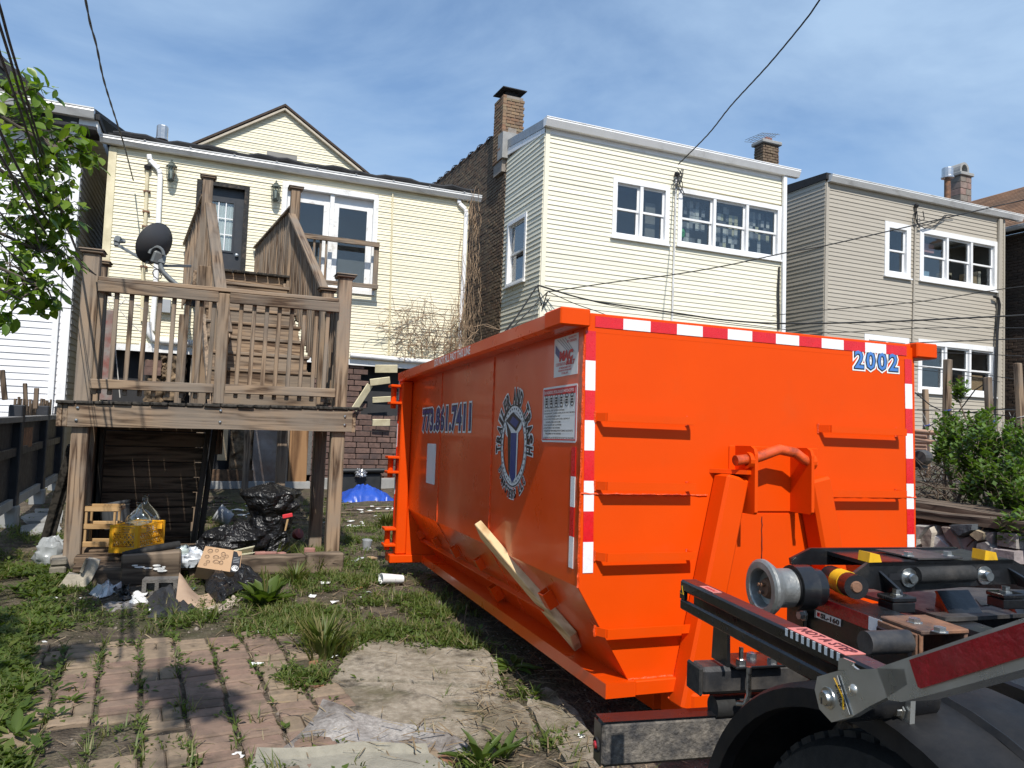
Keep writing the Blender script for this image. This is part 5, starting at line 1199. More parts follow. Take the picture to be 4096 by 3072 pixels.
# ---------------------------------------------------------------- lettering
def glyph(text, m, x, y, w, h, org, xd, yd, lift, off=0, bold=0, shear=0, spacing=1, rot=0):
    """Flat lettering fitted into a w by h rectangle whose lower left corner is (x, y) in the plane org + xd, yd."""
    cu = bpy.data.curves.new('lettering', 'FONT'); cu.body = text; cu.size = 1; cu.space_character = spacing; cu.resolution_u = 2; cu.shear = shear
    ob = bpy.data.objects.new('lettering', cu); COL.objects.link(ob); dg = bpy.context.evaluated_depsgraph_get(); me0 = ob.evaluated_get(dg).to_mesh()
    xs = [v.co.x for v in me0.vertices]; ys = [v.co.y for v in me0.vertices]; bx0, bx1, by0, by1 = min(xs), max(xs), min(ys), max(ys); ob.evaluated_get(dg).to_mesh_clear()
    cu.offset = off+bold; dg.update() if hasattr(dg, 'update') else None
    dg = bpy.context.evaluated_depsgraph_get(); ev = ob.evaluated_get(dg); me1 = ev.to_mesh(); nd = V3(xd).cross(V3(yd))
    vs = []
    for v in me1.vertices:
        a = (v.co.x-bx0)/max(bx1-bx0, 1e-6)*w; b = (v.co.y-by0)/max(by1-by0, 1e-6)*h
        if rot: ca, sa = math.cos(rot), math.sin(rot); a, b = a-w/2, b-h/2; a, b = a*ca-b*sa, a*sa+b*ca
        vs.append(V3(org)+V3(xd)*(x+a)+V3(yd)*(y+b)+nd*lift)
    mb = MB(); mb.add(vs, [tuple(p.vertices) for p in me1.polygons]); ev.to_mesh_clear(); bpy.data.objects.remove(ob); bpy.data.curves.remove(cu)
    return mb
EX, EZ = V3((1, 0, 0)), V3((0, 0, 1)); SX = V3((0, -1, 0))
EO = V3((0, VE, 0)); SO = V3((uF, 0, 0))
# fleet number
c0, c1 = DE(3418, 1545), DE(3588, 1405); u0, w0 = DE(3418, 1480); u1 = DE(3588, 1480)[0]; wl, wh = DE(3500, 1478)[1], DE(3500, 1410)[1]
FN = None
for off, m, l in ((.12, 'white_ink', .0020), (.06, 'black_ink', .0030), (.015, 'blue_ink', .0040)):
    k = du.part('fleet_number', glyph('2002', M[m], u0, wl, u1-u0, wh-wl, EO, EX, EZ, l, off, spacing=1.2), M[m], FN); FN = FN or k
FN['label'] = 'fleet number 2002 in blue with white outline'
# phone number
za = lambda x, y: (1550+x/2.073, 1550+y/2.073)
pv0, pv1 = DS(*za(292, 350), uF), DS(*za(688, 350), uF); pw1 = DS(*za(480, 168), uF)[1]; pw0 = DS(*za(480, 350), uF)[1]
PN = None
for off, m, l in ((.11, 'grey_ink', .0020), (.055, 'black_ink', .0030), (.015, 'navy_ink', .0040)):
    k = du.part('phone_number', glyph('773.861.7411', M[m], -pv0[0], pw0, pv0[0]-pv1[0], pw1-pw0, SO, SX, EZ, l, off, spacing=1.08), M[m], PN); PN = PN or k
PN['label'] = 'phone number 773.861.7411'
def side_rect(x0, y0, x1, y1):      # image box -> (left, right, low, high) on the side plane, along SX
    a = DS(x0, (y0+y1)/2, uF)[0]; b = DS(x1, (y0+y1)/2, uF)[0]; lo = DS((x0+x1)/2, y1, uF)[1]; hi = DS((x0+x1)/2, y0, uF)[1]; return -a, -b, lo, hi
def plate(name, r, m, lift, th=.001, parent=None, rad=0, label=None):
    a, b, lo, hi = r; n = 5; P = []
    if rad:
        for cx, cz, s in ((b-rad, hi-rad, 0), (a+rad, hi-rad, 1), (a+rad, lo+rad, 2), (b-rad, lo+rad, 3)):
            for i in range(n): t = math.pi/2*(s+i/(n-1)); P.append((cx+rad*math.cos(t), cz+rad*math.sin(t)))
    else: P = [(a, lo), (b, lo), (b, hi), (a, hi)]
    return du.part(name, MB().prism([SO+SX*x+EZ*z+V3((-lift+th, 0, 0)) for x, z in P], (-th, 0, 0)), m, parent, label)
# blank pale sticker
r_ = side_rect(*za(327, 465), *za(398, 800)); plate('pale_sticker', r_, M['grey_ink'], .002, rad=.01, label='plain pale rectangular sticker')
# waste rules sign
zE = lambda x, y: (1500+x/2.212, 1150+y/2.212)
r1 = side_rect(*zE(1485, 870), *zE(1790, 1370)); a, b, lo, hi = r1; Wd, Hh = b-a, hi-lo
RS = plate('rules_sign', r1, M['grey_ink'], .002, rad=.012, label='white waste rules sign with red header')
fr2 = MB()
for x0, x1, z0, z1 in ((a+.008, b-.008, hi-.014, hi-.009), (a+.008, b-.008, lo+.009, lo+.014), (a+.008, a+.012, lo+.014, hi-.014), (b-.012, b-.008, lo+.014, hi-.014)): fr2.prism([SO+SX*x+EZ*z+V3((-.0025, 0, 0)) for x, z in ((x0, z0), (x1, z0), (x1, z1), (x0, z1))], (-.0008, 0, 0))
du.part('border', fr2, M['red_ink'], RS)
plate('header', (a+.02, b-.02, hi-.16*Hh, hi-.05*Hh), M['red_ink'], .0032, .0008, RS)
du.part('lettering', glyph('NO HAZARDOUS, SPECIAL OR LIQUID WASTE ACCEPTED', None, a+.03, hi-.135*Hh, Wd-.06, .06*Hh, SO, SX, EZ, .0045, .012), M['white_ink'], RS)
for i in range(6):
    cx = a+Wd*(.13+.148*i); cz = hi-.26*Hh; ring = []; mb = MB(); R0, R1 = Wd*.062, Wd*.054
    vs = []
    for j in range(20):
        t = 2*math.pi*j/20
        for R_ in (R0, R1): vs.append(SO+SX*(cx+R_*math.cos(t))+EZ*(cz+R_*1.25*math.sin(t))+V3((-.0035, 0, 0)))
    mb.add(vs, [(2*j, 2*((j+1) % 20), 2*((j+1) % 20)+1, 2*j+1) for j in range(20)])
    for k in range(3): mb.prism([SO+SX*(cx+dx_)+EZ*(cz+dz_+(k-1)*Wd*.03)+V3((-.0034, 0, 0)) for dx_, dz_ in ((-Wd*.03, -.004), (Wd*.03, -.004), (Wd*.03, .004), (-Wd*.03, .004))], (-.0008, 0, 0))
    du.part('symbol', mb, M['black_ink'], RS)
lines = ['1. NO TIRES, APPLIANCES OR YARD WASTE', '2. DO NOT FILL OVER THE TOP OF CONTAINER', '3. IF LOADING DIRT, CONCRETE, GRAVEL OR ANY HEAVY MATERIALS', '    FILL CONTAINER HALF FULL ONLY', '4. DO NOT FORCE THE BACK DOOR CLOSED, LOAD BACK OF', '    CONTAINER AFTER DOOR IS CLOSED', '5. DO NOT BLOCK ACCESS TO CONTAINER', '6. DO NOT BURN IN THIS CONTAINER', '7. HAULER IS NOT RESPONSIBLE FOR ANY DAMAGE CAUSE DUE TO', '    THE PLACEMENT OF THIS CONTAINER']
for i, t in enumerate(lines):
    ind = .05*Wd if t.startswith('    ') else 0; t = t.strip(); du.part('lettering', glyph(t, None, a+.06*Wd+ind, hi-(.395+.052*i)*Hh, Wd*.0152*len(t), .03*Hh, SO, SX, EZ, .0035, .016), M['black_ink'], RS)
du.part('lettering', glyph('DO NOT PLAY IN, ON OR AROUND OR OCCUPY THIS CONTAINER', None, a+.06*Wd, lo+.055*Hh, Wd*.88, .036*Hh, SO, SX, EZ, .0035, .016), M['black_ink'], RS)
# maker's label
r2 = side_rect(*zE(1590, 430), *zE(1800, 780)); a, b, lo, hi = r2; Wd, Hh = b-a, hi-lo
ML = plate('maker_label', r2, M['grey_ink'], .002, label='white maker label with red lettering')
def tri(pts, m, l=.003): return du.part('stripe', MB().prism([SO+SX*(a+x*Wd)+EZ*(lo+z*Hh)+V3((-l, 0, 0)) for x, z in pts], (-.0006, 0, 0)), m, ML)
tri([(.06, .84), (.30, .60), (.30, .40), (.06, .62)], M['navy_ink'])
for k in range(4): tri([(.12+.11*k, .96), (.15+.11*k, .96), (.66+.07*k, .56), (.63+.07*k, .56)], M['bucket'])
for t, x, z, w, h, m, o, sh in (('QUALITY', .62, .90, .32, .055, 'red_ink', .02, 0), ('BY DESIGN', .56, .82, .38, .055, 'red_ink', .02, 0), ('MAC', .26, .40, .54, .22, 'red_ink', .07, .1), ('CORPORATION', .10, .27, .42, .08, 'red_ink', .012, 0), ('BUILT', .55, .27, .34, .10, 'red_ink', .06, .2), ('4717 MASSACHUSETTS AVE.', .24, .19, .5, .045, 'red_ink', .03, 0), ('INDIANAPOLIS, INDIANA 46218', .22, .12, .54, .045, 'red_ink', .03, 0), ('317-545-3341', .36, .05, .26, .045, 'red_ink', .03, 0)):
    du.part('lettering', glyph(t, None, a+x*Wd, lo+z*Hh, w*Wd, h*Hh, SO, SX, EZ, .0042, o, shear=sh), M[m], ML)
# rim lettering
rm0, rm1 = DS(*zE(530, 668), uRL), DS(*zE(845, 560), uRL)
RO = V3((uRL, 0, 0)); du.part('lettering', glyph('DO NOT FILL PAST THIS LINE', None, -rm0[0], wTop-.054, rm0[0]-rm1[0], .046, RO, SX, EZ, .002, .018), M['white_ink'])
# round company emblem: ring of letters round a plain blue bin
lx = side_rect(*zE(1075, 905), *zE(1395, 1900)); a, b, lo, hi = lx
ctr_top, ctr_bot = DS(*zE(1225, 1030), uF), DS(1500+915/1.659, 1800+250/1.659, uF)
cz = (ctr_top[1]+ctr_bot[1])/2; rz = (ctr_top[1]-ctr_bot[1])/2; cxl = -DS(*zE(1115, 1400), uF)[0]; cxr = -DS(*zE(1350, 1400), uF)[0]; cx = (cxl+cxr)/2; rx = (cxr-cxl)/2
def ell(R0, R1, m, l, n=56, name='ring', par=None):
    vs = []
    for j in range(n):
        t = 2*math.pi*j/n
        for R_ in (R0, R1): vs.append(SO+SX*(cx+rx*R_*math.cos(t))+EZ*(cz+rz*R_*math.sin(t))+V3((-l, 0, 0)))
    if R1 <= 0: return du.part(name, MB().add([vs[2*j] for j in range(n)], [tuple(range(n))]), m, par)
    return du.part(name, MB().add(vs, [(2*j, 2*((j+1) % n), 2*((j+1) % n)+1, 2*j+1) for j in range(n)]), m, par)
EM = ell(1.0, .78, M['grey_ink'], .002, name='emblem'); EM['label'] = 'round emblem with lettering round a plain blue bin'
ell(.985, .955, M['black_ink'], .003, par=EM); ell(.80, .775, M['black_ink'], .003, par=EM)
for j in range(36):
    t = 2*math.pi*j/36; p = SO+SX*(cx+rx*.88*math.cos(t))+EZ*(cz+rz*.88*math.sin(t))+V3((-.0028, 0, 0)); k = .006
    du.part('dot', MB().prism([p+SX*(k*math.cos(i))+EZ*(k*math.sin(i)) for i in range(6)], (-.0005, 0, 0)), M['black_ink'], EM)
mk = lambda pts, m, l, nm: du.part(nm, MB().prism([SO+SX*(cx+rx*x)+EZ*(cz+rz*z)+V3((-l, 0, 0)) for x, z in pts], (-.0008, 0, 0)), m, EM)
mk([(-.66, .62), (-.05, .86), (.62, .62), (.55, .40), (.34, .30), (.30, -.80), (.02, -.98), (-.22, -.80), (-.26, .10), (-.62, .28)], M['grey_ink'], .0022, 'bin_outline')
mk([(-.18, .30), (.24, .30), (.24, -.74), (.02, -.90), (-.18, -.72)], M['navy_ink'], .0034, 'bin_body'); mk([(-.60, .60), (-.05, .80), (.56, .58), (.20, .34)], M['black_ink'], .0042, 'bin_lid'); mk([(-.60, .60), (-.20, .32), (-.20, -.70), (-.30, -.60), (-.42, .20)], M['black_ink'], .0038, 'bin_side'); mk([(-.06, .70), (.40, .56), (.18, .42), (-.28, .56)], M['navy_ink'], .0046, 'bin_top')
def arc_text(txt, t0, t1, R_, h, w, inner_col, pad_col, flip):
    n = len(txt)
    for i, ch_ in enumerate(txt):
        if ch_ == ' ': continue
        t = t0+(t1-t0)*i/(n-1); x = cx+rx*R_*math.cos(t); z = cz+rz*R_*math.sin(t)
        tx, tz = -rx*math.sin(t), rz*math.cos(t); rot = math.atan2(tz, tx)+(0 if flip else math.pi)
        for off, m, l in ((.13, pad_col, .0020), (.04, inner_col, .0034)):
            du.part('lettering', glyph(ch_, None, x, z, w*(.35 if ch_ == 'I' else 1), h, SO, SX, EZ, l, off, rot=rot), M[m], EM)
arc_text('TRAILER AND TRASH', D2R(185), D2R(-5), 1.17, .075, .038, 'black_ink', 'grey_ink', False)
arc_text('DUMPSTERS LLC', D2R(212), D2R(316), 1.15, .044, .022, 'black_ink', 'grey_ink', True)

# board leaning into the strap shelf
b0 = onbev(*n4(700, 540)); b1 = onbev(*n4(1335, 1335))
pb0 = DO0+DM @ (b0+bn*.075); q_ = DS(*n4(1325, 1340), .05); pb1 = DO0+DM @ V3((.055, q_[0], max(q_[1], wRail)+.005))
pA = DM.transposed() @ (PP(*n4(700, 525), DO0+dex*(uF-.06), dex)-DO0); pA = DO0+DM @ pA
solo('leaning_plank', MB().beam(pA, pb1+V3((0, 0, .04)), .042, .125, tuple(DM @ V3((-.35, -.6, .5))), .004), M['pine_y'], 'pale new pine board stuck at a slant in the dumpster side strap', 'board', loc=(pA+pb1)/2)

# ================================================================== hooklift truck, rear end
tang = D2R(8.6); tea = V3((math.cos(tang), -math.sin(tang), 0)); teb = V3((math.sin(tang), math.cos(tang), 0)); TO = V3((1.08, 1.93, 0))
TMx = Matrix((tea, teb, V3((0, 0, 1)))).transposed()
tk_ = T('hooklift_truck', 'rear end of a black hooklift truck with roller, fender and tarp arm', 'truck', TO, rot=TMx.to_euler())
def TA(x, y, a): q = TMx.transposed() @ (PP(x, y, TO+tea*a, tea)-TO); return (q.y, q.z)
def TB(x, y, b): q = TMx.transposed() @ (PP(x, y, TO+teb*b, teb)-TO); return (q.x, q.z)
def TZ(x, y, z): q = TMx.transposed() @ (PZ(x, y, z)-TO); return V3((q.x, q.y, z))
def tb(name, a0, a1, b0, b1, z0, z1, m, ch=.006, parent=None, label=None): return tk_.part(name, MB().box(((a0+a1)/2, (b0+b1)/2, (z0+z1)/2), (abs(a1-a0), abs(b1-b0), abs(z1-z0)), ch=ch), M[m] if isinstance(m, str) else m, parent, label)
z2 = lambda x, y: (3250+x/2.615, 2150+y/2.615)
z4 = lambda x, y: (3200+x/2.469, 2500+y/2.469)
z1_ = lambda x, y: (2600+x/2.765, 2200+y/2.765)
BK = 'blk_metal'
# bumper beam
BU = tk_.part('bumper', MB().box((1.2, .03, .370), (2.33, .06, .132), ch=.012), M['mud'])
tb('bumper_top', .037, 2.36, -.002, .062, .4365, .4385, BK, 0, BU); tb('bumper_end', .031, .0335, .002, .058, .31, .43, BK, 0, BU)
tk_.part('marker_lamp', MB().lathe([(0, .012), (.010, .010), (.014, .0)], (.031, .03, .362), (-1, 0, 0), 14), M['dkred_t'], BU, sm=True)
tk_.part('lamp_grommet', MB().lathe([(.014, .002), (.02, .006), (.022, 0)], (.031, .03, .362), (-1, 0, 0), 14), M['rubber'], BU)
# tyre and fender
FC = (-1.117, .417)
def arcpts(r, a0, a1, n): return [(FC[0]+r*math.cos(D2R(a0+(a1-a0)*i/n)), FC[1]+r*math.sin(D2R(a0+(a1-a0)*i/n))) for i in range(n+1)]
def shell(aL, prof, r0, r1, n=40): pass
mb = MB(); N_ = 44
prof = [(.0, .455), (.0, .485), (.012, .4926), (.05, .4945), (.09, .499), (.15, .502), (.21, .500), (.25, .494), (.25, .480), (.15, .488), (.06, .480), (.03, .455)]
K = len(prof); A0, A1 = -22, 205
for i in range(N_+1):
    t = D2R(A0+(A1-A0)*i/N_)
    for (a, r) in prof: mb.v.append(V3((a, FC[0]-r*math.cos(t), FC[1]+r*math.sin(t))))
for i in range(N_):
    for j in range(K): a, b = i*K+j, i*K+(j+1) % K; mb.f.append((a, b, b+K, a+K))
mb.f += [tuple(range(K)), tuple(reversed(range(N_*K, (N_+1)*K)))]
FD = tk_.part('fender', mb, M['fender'], sm=35)
rb = MB()
for r in (.507,):
    for a in (.12,): rb.tube([V3((a, FC[0]-r*math.cos(D2R(t)), FC[1]+(r-.008)*math.sin(D2R(t)))) for t in range(-15, 200, 6)], .009, 5)
tk_.part('fender_rib', rb, M['fender'], FD, sm=True)
for a0 in (.03, .33):
    tr_ = .405; prof = [(.0+a0, .20), (.0+a0, .26), (.015+a0, .34), (.03+a0, tr_-.012), (.05+a0, tr_), (.21+a0, tr_), (.235+a0, tr_-.012), (.25+a0, .34), (.26+a0, .26), (.25+a0, .20)]
    TY = tk_.part('tyre', MB().lathe([(r, a) for a, r in prof], (0, FC[0], FC[1]), (1, 0, 0), 48), M['rubber'], sm=40)
    lug = MB()
    for i in range(60):
        t = 2*math.pi*i/60
        for k in range(3):
            c = V3((a0+.075+.055*k, FC[0]+(tr_+.004)*math.cos(t+k*.05), FC[1]+(tr_+.004)*math.sin(t+k*.05))); lug.box(c, (.045, .030, .012), Matrix.Rotation(t+k*.05-math.pi/2, 3, 'X'))
    tk_.part('tread', lug, M['rubber'], TY, kind='stuff')
    tk_.part('rim', MB().lathe([(0, a0+.05), (.12, a0+.05), (.15, a0+.01), (.20, a0+.0), (.21, a0+.02)], (0, FC[0], FC[1]), (1, 0, 0), 28), M['grey_pipe'], TY, sm=40)
# chassis rails, dark frame members
tb('chassis_rail', .74, .80, -2.6, .02, .48, .68, BK); tb('chassis_rail', 1.62, 1.68, -2.6, .02, .48, .68, BK); tb('cross_member', .80, 1.62, -1.2, -.7, .42, .66, BK); tb('cross_member', .80, 1.62, -.2, .0, .42, .62, BK)
tb('side_rail', .29, .40, -2.2, -.72, .66, .795, BK, .02); tb('side_rail', .29, .36, -2.2, -.60, .48, .60, BK); tb('tank', .44, .64, -2.2, -.78, .52, .77, 'fender', .05)
tb('axle', .3, 2.1, FC[0]-.06, FC[0]+.06, .36, .48, BK); tb('inner_panel', .62, .64, -1.9, -.62, .40, .70, BK); tb('crossbeam', .80, 1.6, -2.2, -1.3, .5, .66, BK)
for (b, z) in ((-1.0, .62), (-.93, .58), (-.87, .64), (-.8, .60), (-1.08, .60)): tk_.part('bolt', MB().lathe([(0, .012), (.012, .012), (.014, 0)], (.62, b, z), (-1, 0, 0), 8), M['steel'])
# square cross tube, bracket and tail pipe
tb('cross_tube', .335, 1.55, -.03, .055, .508, .590, 'blk_dusty', .012)
tk_.part('end_cap', MB().box((.333, .0125, .549), (.012, .088, .084), ch=.006), M['rubber'])
tk_.part('round_bar', MB().tube([(.40, .02, .455), (1.5, .02, .455)], .034, 18), M['rubber'], sm=40)
tb('bracket_foot', .43, .60, -.06, .07, .592, .600, BK, .002)
a_, zt_ = TB(2912, 2538, -.03); tk_.part('bracket', MB().prism([(.40, -.05, .80), (.40, .02, .80), (.40, .035, .60), (.40, -.06, .60)], (.010, 0, 0)), M[BK])
for (a, b) in ((.46, -.035), (.53, .02), (.57, -.03)): tk_.part('bolt', MB().lathe([(0, .05 if a < .5 else .014), (.007, .05 if a < .5 else .014), (.007, .016), (.015, .014), (.016, 0)], (a, b, .60), (0, 0, 1), 6), M['steel'])
tk_.part('u_bolt', MB().tube([(.47, -.062, .60), (.47, -.064, .52), (.465, -.055, .49), (.455, -.03, .482)], .008, 8), M['steel'], sm=True)
# slotted black rail with the warning label
RA, RZ0, RZ1 = .05, .873, .943; bb0, bb1 = -.434, -1.10
def railbox(z0, z1, a0, a1, b0=bb0, b1=bb1): return MB().box(((a0+a1)/2, (b0+b1)/2, (z0+z1)/2), (a1-a0, abs(b1-b0), z1-z0), ch=.004)
RL = tk_.part('tarp_rail', railbox(RZ1-.026, RZ1, RA, RA+.042), M[BK])
tk_.part('lower_flange', railbox(RZ0, RZ0+.026, RA, RA+.010), M[BK], RL); tk_.part('web', railbox(RZ0+.002, RZ1-.027, RA+.036, RA+.042), M[BK], RL)
tk_.part('end_plate', MB().box((RA+.004, bb0-.012, (RZ0+RZ1)/2), (.008, .024, .018)), M[BK], RL)
hol = MB()
for i in range(9):
    b = bb0-.03-i*.062; hol.lathe([(.0, .0008), (.0045, .0008), (.0045, 0)], (RA, b, RZ0+.012), (-1, 0, 0), 8)
tk_.part('bolt_holes', hol, M['black_ink'], RL, kind='stuff')
lb0, lb1 = TZ(*z1_(1490, 868), RZ1).y, TZ(*z1_(2190, 1165), RZ1).y
tk_.part('warning_label', MB().box((RA+.022, (lb0+lb1)/2, RZ1+.0008), (.040, abs(lb1-lb0), .0012)), M['pink_ink'], RL, label='pink NOT A STEP warning label')
tk_.part('lettering', glyph('NOT A STEP', None, .012, .014, abs(lb1-lb0)-.02, .022, V3((RA+.0, lb0, RZ1)), V3((0, -1, 0)), V3((1, 0, 0)), .0022, .02), pm('maroon_ink', (.09, .012, .02), .05, 5, .5, bump=0), RL)
for i in range(20):
    b0 = lb0+(lb1-lb0)*i/20; b1 = lb0+(lb1-lb0)*(i+1)/20
    tk_.part('checker', MB().box((RA-.0006, (b0+b1)/2, RZ1-.006), (.0012, abs(b1-b0), .013)), M['white_ink'] if i % 2 == 0 else M['black_ink'], RL)
sb0, sb1 = TZ(*z1_(545, 405), RZ1).y, TZ(*z1_(740, 475), RZ1).y
tk_.part('small_label', MB().box((RA+.018, (sb0+sb1)/2, RZ1+.0008), (.022, abs(sb1-sb0), .0012)), M['pink_ink'], RL); tk_.part('lettering', glyph('WARNING', None, .012, .012, .045, .010, V3((RA+.0, sb0, RZ1)), V3((0, -1, 0)), V3((1, 0, 0)), .0022, .02), M['red_ink'], RL)
tk_.part('warning_triangle', MB().prism([(RA-.001, bb0-.004, RZ0+.038), (RA-.001, bb0-.022, RZ0+.038), (RA-.001, bb0-.013, RZ0+.058)], (-.0008, 0, 0)), M['yellow'], RL); tk_.part('warning_triangle', MB().prism([(RA-.002, bb0-.008, RZ0+.041), (RA-.002, bb0-.018, RZ0+.041), (RA-.002, bb0-.013, RZ0+.053)], (-.0006, 0, 0)), M['black_ink'], RL)
# tarp arm: bracket plate, pivot and tube
AP = -.08
def ap(x, y, a=AP): b, z = TA(x, y, a); return V3((a, b, z))
plate_px = [z4(*q) for q in ((170, 510), (380, 450), (760, 430), (1030, 435), (1060, 590), (850, 720), (690, 800), (510, 910), (310, 960), (190, 830), (145, 640))]
AR = tk_.part('arm_bracket', MB().prism([ap(*q) for q in plate_px], (.012, 0, 0)), M['alu'], label='polished aluminium tarp arm bracket')
pv_ = ap(*z4(280, 722)); tk_.part('pivot_pin', MB().lathe([(0, .009), (.009, .0088), (.0105, .006), (.0105, .002), (.0145, .0018), (.015, 0)], pv_, (-1, 0, 0), 24), M['steel'], AR, sm=35)
tk_.part('pin_slot', MB().box(pv_+V3((-.0092, .003, -.004)), (.0008, .002, .009)), M['black_ink'], AR)
tk_.part('rivet', MB().lathe([(0, .0045), (.004, .004), (.0065, .0018), (.007, 0)], ap(*z4(528, 635)), (-1, 0, 0), 18), M['alu'], AR, sm=40)
st_ = [ap(*z4(*q), AP-.002) for q in ((305, 520), (370, 498), (495, 885), (430, 900))]; tk_.part('brand_label', MB().prism(st_, (-.001, 0, 0)), M['alu'], AR)
yl = [ap(*z4(*q), AP-.0035) for q in ((335, 520), (432, 720), (432, 835), (420, 830), (420, 724))]; tk_.part('label_flash', MB().prism(yl, (-.0006, 0, 0)), M['yellow'], AR)
c_0 = ap(*z4(372, 590), AP-.004); c_1 = ap(*z4(425, 810), AP-.004); xd = (c_1-c_0).normalized(); yd = V3((-1, 0, 0)).cross(xd)
tk_.part('lettering', glyph('SHURCO', None, 0, -.006, (c_1-c_0).length, .012, c_0, xd, yd, 0, .03, shear=.2), M['black_ink'], AR)
t0, t1, t2, t3 = ap(*z4(760, 425)), ap(*z4(2600, -205)), ap(*z4(2600, 330)), ap(*z4(1000, 760))
AM = tk_.part('tarp_arm', MB().prism([t0, t1, t2, ap(*z4(1280, 690)), t3, ap(*z4(870, 740))], (.05, 0, 0)), M['alu'])
q0 = [z4(1085, 345), z4(2600, -150), z4(2600, 195), z4(1200, 628), z4(1170, 610)]
tk_.part('red_reflector', MB().prism([ap(*q, AP-.002) for q in q0], (-.0012, 0, 0)), M['dkred_t'], AM)
tk_.part('mount_plate', MB().prism([V3((.02, *TA(*z4(*q), .02))) for q in ((800, 860), (1095, 735), (1080, 1080), (1050, 1085), (700, 940))], (.008, 0, 0)), M['alu'], AR)
tk_.part('bolt', MB().lathe([(0, .010), (.008, .010), (.008, .003), (.012, .0025), (.012, 0)], V3((.018, *TA(*z4(985, 840), .018))), (-1, 0, 0), 6), M['steel'], AR); tk_.part('hole_rust', MB().lathe([(0, .0012), (.009, .001), (.009, 0)], V3((.019, *TA(*z4(1025, 1020), .019))), (-1, 0, 0), 12), M['rust'], AR)
tk_.part('washer_tab', MB().prism([V3((.02, *TA(*z4(*q), .02))) for q in ((380, 330), (420, 325), (530, 370), (515, 400), (545, 425), (580, 445), (375, 445))], (.004, 0, 0)), M['alu'], AR)
tk_.part('pivot_sleeve', MB().tube([pv_+V3((.012, 0, 0)), pv_+V3((.16, 0, 0))], .032, 16), M[BK], AR, sm=True)
# roller, its arm and the SL-160 rail
rc = V3((.50, -.065, .832))
tk_.part('roller', MB().lathe([(.030, .035), (.050, .03), (.056, .004), (.060, 0), (.078, .0), (.086, .005), (.086, .014), (.074, .032), (.062, .046), (.058, .058), (.058, .098), (.054, .102), (.02, .102)], rc, (1, 0, 0), 40), M['cast'], sm=30, label='worn grey cast iron guide roller')
tk_.part('roller_hub', MB().lathe([(0, .006), (.024, .006), (.030, .016), (.034, .034), (.04, .036)], rc+V3((.006, 0, 0)), (1, 0, 0), 20), M['rust'])
for (db, dz) in ((.008, .010), (-.006, .012), (.002, -.012)): tk_.part('hub_bolt', MB().lathe([(0, -.012), (.0055, -.012), (.0055, .006), (0, .006)], rc+V3((.010, db, dz)), (1, 0, 0), 6), M['rust'])
tk_.part('roller_shaft', MB().tube([rc+V3((.102, 0, 0)), rc+V3((.20, 0, 0))], .056, 22), M[BK], sm=40)
sa = .715
tk_.part('pivot_boss', MB().tube([rc+V3((.108, .0, .0)), rc+V3((.165, .0, .0))], .068, 22), M[BK], sm=40)
tk_.part('pivot_plate', MB().prism([(sa-.015, .09, .81), (sa-.015, .09, .62), (sa-.015, .02, .62), (sa-.015, .005, .66), (sa-.015, .005, .80)], (.02, 0, 0)), M[BK])
tk_.part('bolt', MB().lathe([(0, .022), (.013, .022), (.013, .008), (.019, .006), (.019, 0)], V3((sa-.016, *TA(*z1_(1710, 722), sa-.016))), (-1, 0, 0), 6), M['cast'])
HR = tk_.part('hoist_rail', MB().box((sa+.06, -.11, .735), (.12, .40, .13), ch=.006), M[BK])
def hp(x, y, a=sa-.0015): b, z = TA(x, y, a); return V3((a, b, z))
tk_.part('red_reflector', MB().prism([hp(*z2(*q)) for q in ((28, 608), (585, 818), (580, 962), (28, 742))], (-.001, 0, 0)), M['dkred_t'], HR)
tk_.part('white_reflector', MB().prism([hp(*z2(*q)) for q in ((590, 822), (730, 872), (695, 1004), (585, 962))], (-.001, 0, 0)), M['white_t'], HR)
lq = [hp(*z2(*q)) for q in ((28, 752), (305, 858), (300, 936), (25, 832))]; tk_.part('model_label', MB().prism(lq, (-.001, 0, 0)), M['white_ink'], HR, label='white SL-160 label')
bq = [hp(*z2(*q), sa-.003) for q in ((28, 752), (305, 858), (300, 936), (25, 832))]; cen = sum(bq, V3((0, 0, 0)))/4
bm = MB(); inn = [cen+(p-cen)*.95 for p in bq]; bm.add(bq+inn, [(i, (i+1) % 4, 4+(i+1) % 4, 4+i) for i in range(4)]); tk_.part('label_border', bm, M['black_ink'], HR)
xd = (bq[1]-bq[0]).normalized(); yd = (bq[0]-bq[3]).normalized(); wv = (bq[1]-bq[0]).length; hv = (bq[0]-bq[3]).length
tk_.part('lettering', glyph('SL-160', None, wv*.24, hv*.2, wv*.68, hv*.58, bq[3], xd, yd, .0012, .05), M['black_ink'], HR)
tk_.part('logo_mark', MB().prism([bq[3]+xd*(wv*x)+yd*(hv*y)+V3((-.001, 0, 0)) for x, y in ((.09, .25), (.19, .25), (.19, .45), (.09, .62), (.10, .76), (.20, .76), (.20, .52), (.09, .42))], (-.0006, 0, 0)), M['red_ink'], HR)
RU = tk_.part('rust_plate', MB().box((.80, -.375, .800), (.15, .15, .012), ch=.003), M['rust'])
tk_.part('channel_side', MB().box((.73, -.375, .73), (.012, .14, .13), ch=.002).box((.87, -.375, .73), (.012, .14, .13), ch=.002), M['rust']); tb('hoist_rail', sa+.02, sa+.10, -1.2, -.45, .66, .76, BK); tb('angle_side', .708, .714, -.45, -.31, .70, .797, 'rust', .002); tb('angle_block', .695, .707, -.44, -.32, .69, .785, BK, .003)
for q in (z2(1068, 890), z2(1332, 985)): p = TZ(*q, .806); tk_.part('bolt', MB().lathe([(0, .012), (.016, .012), (.016, .003), (.022, .002), (.022, 0)], p, (0, 0, 1), 6), M['steel'])
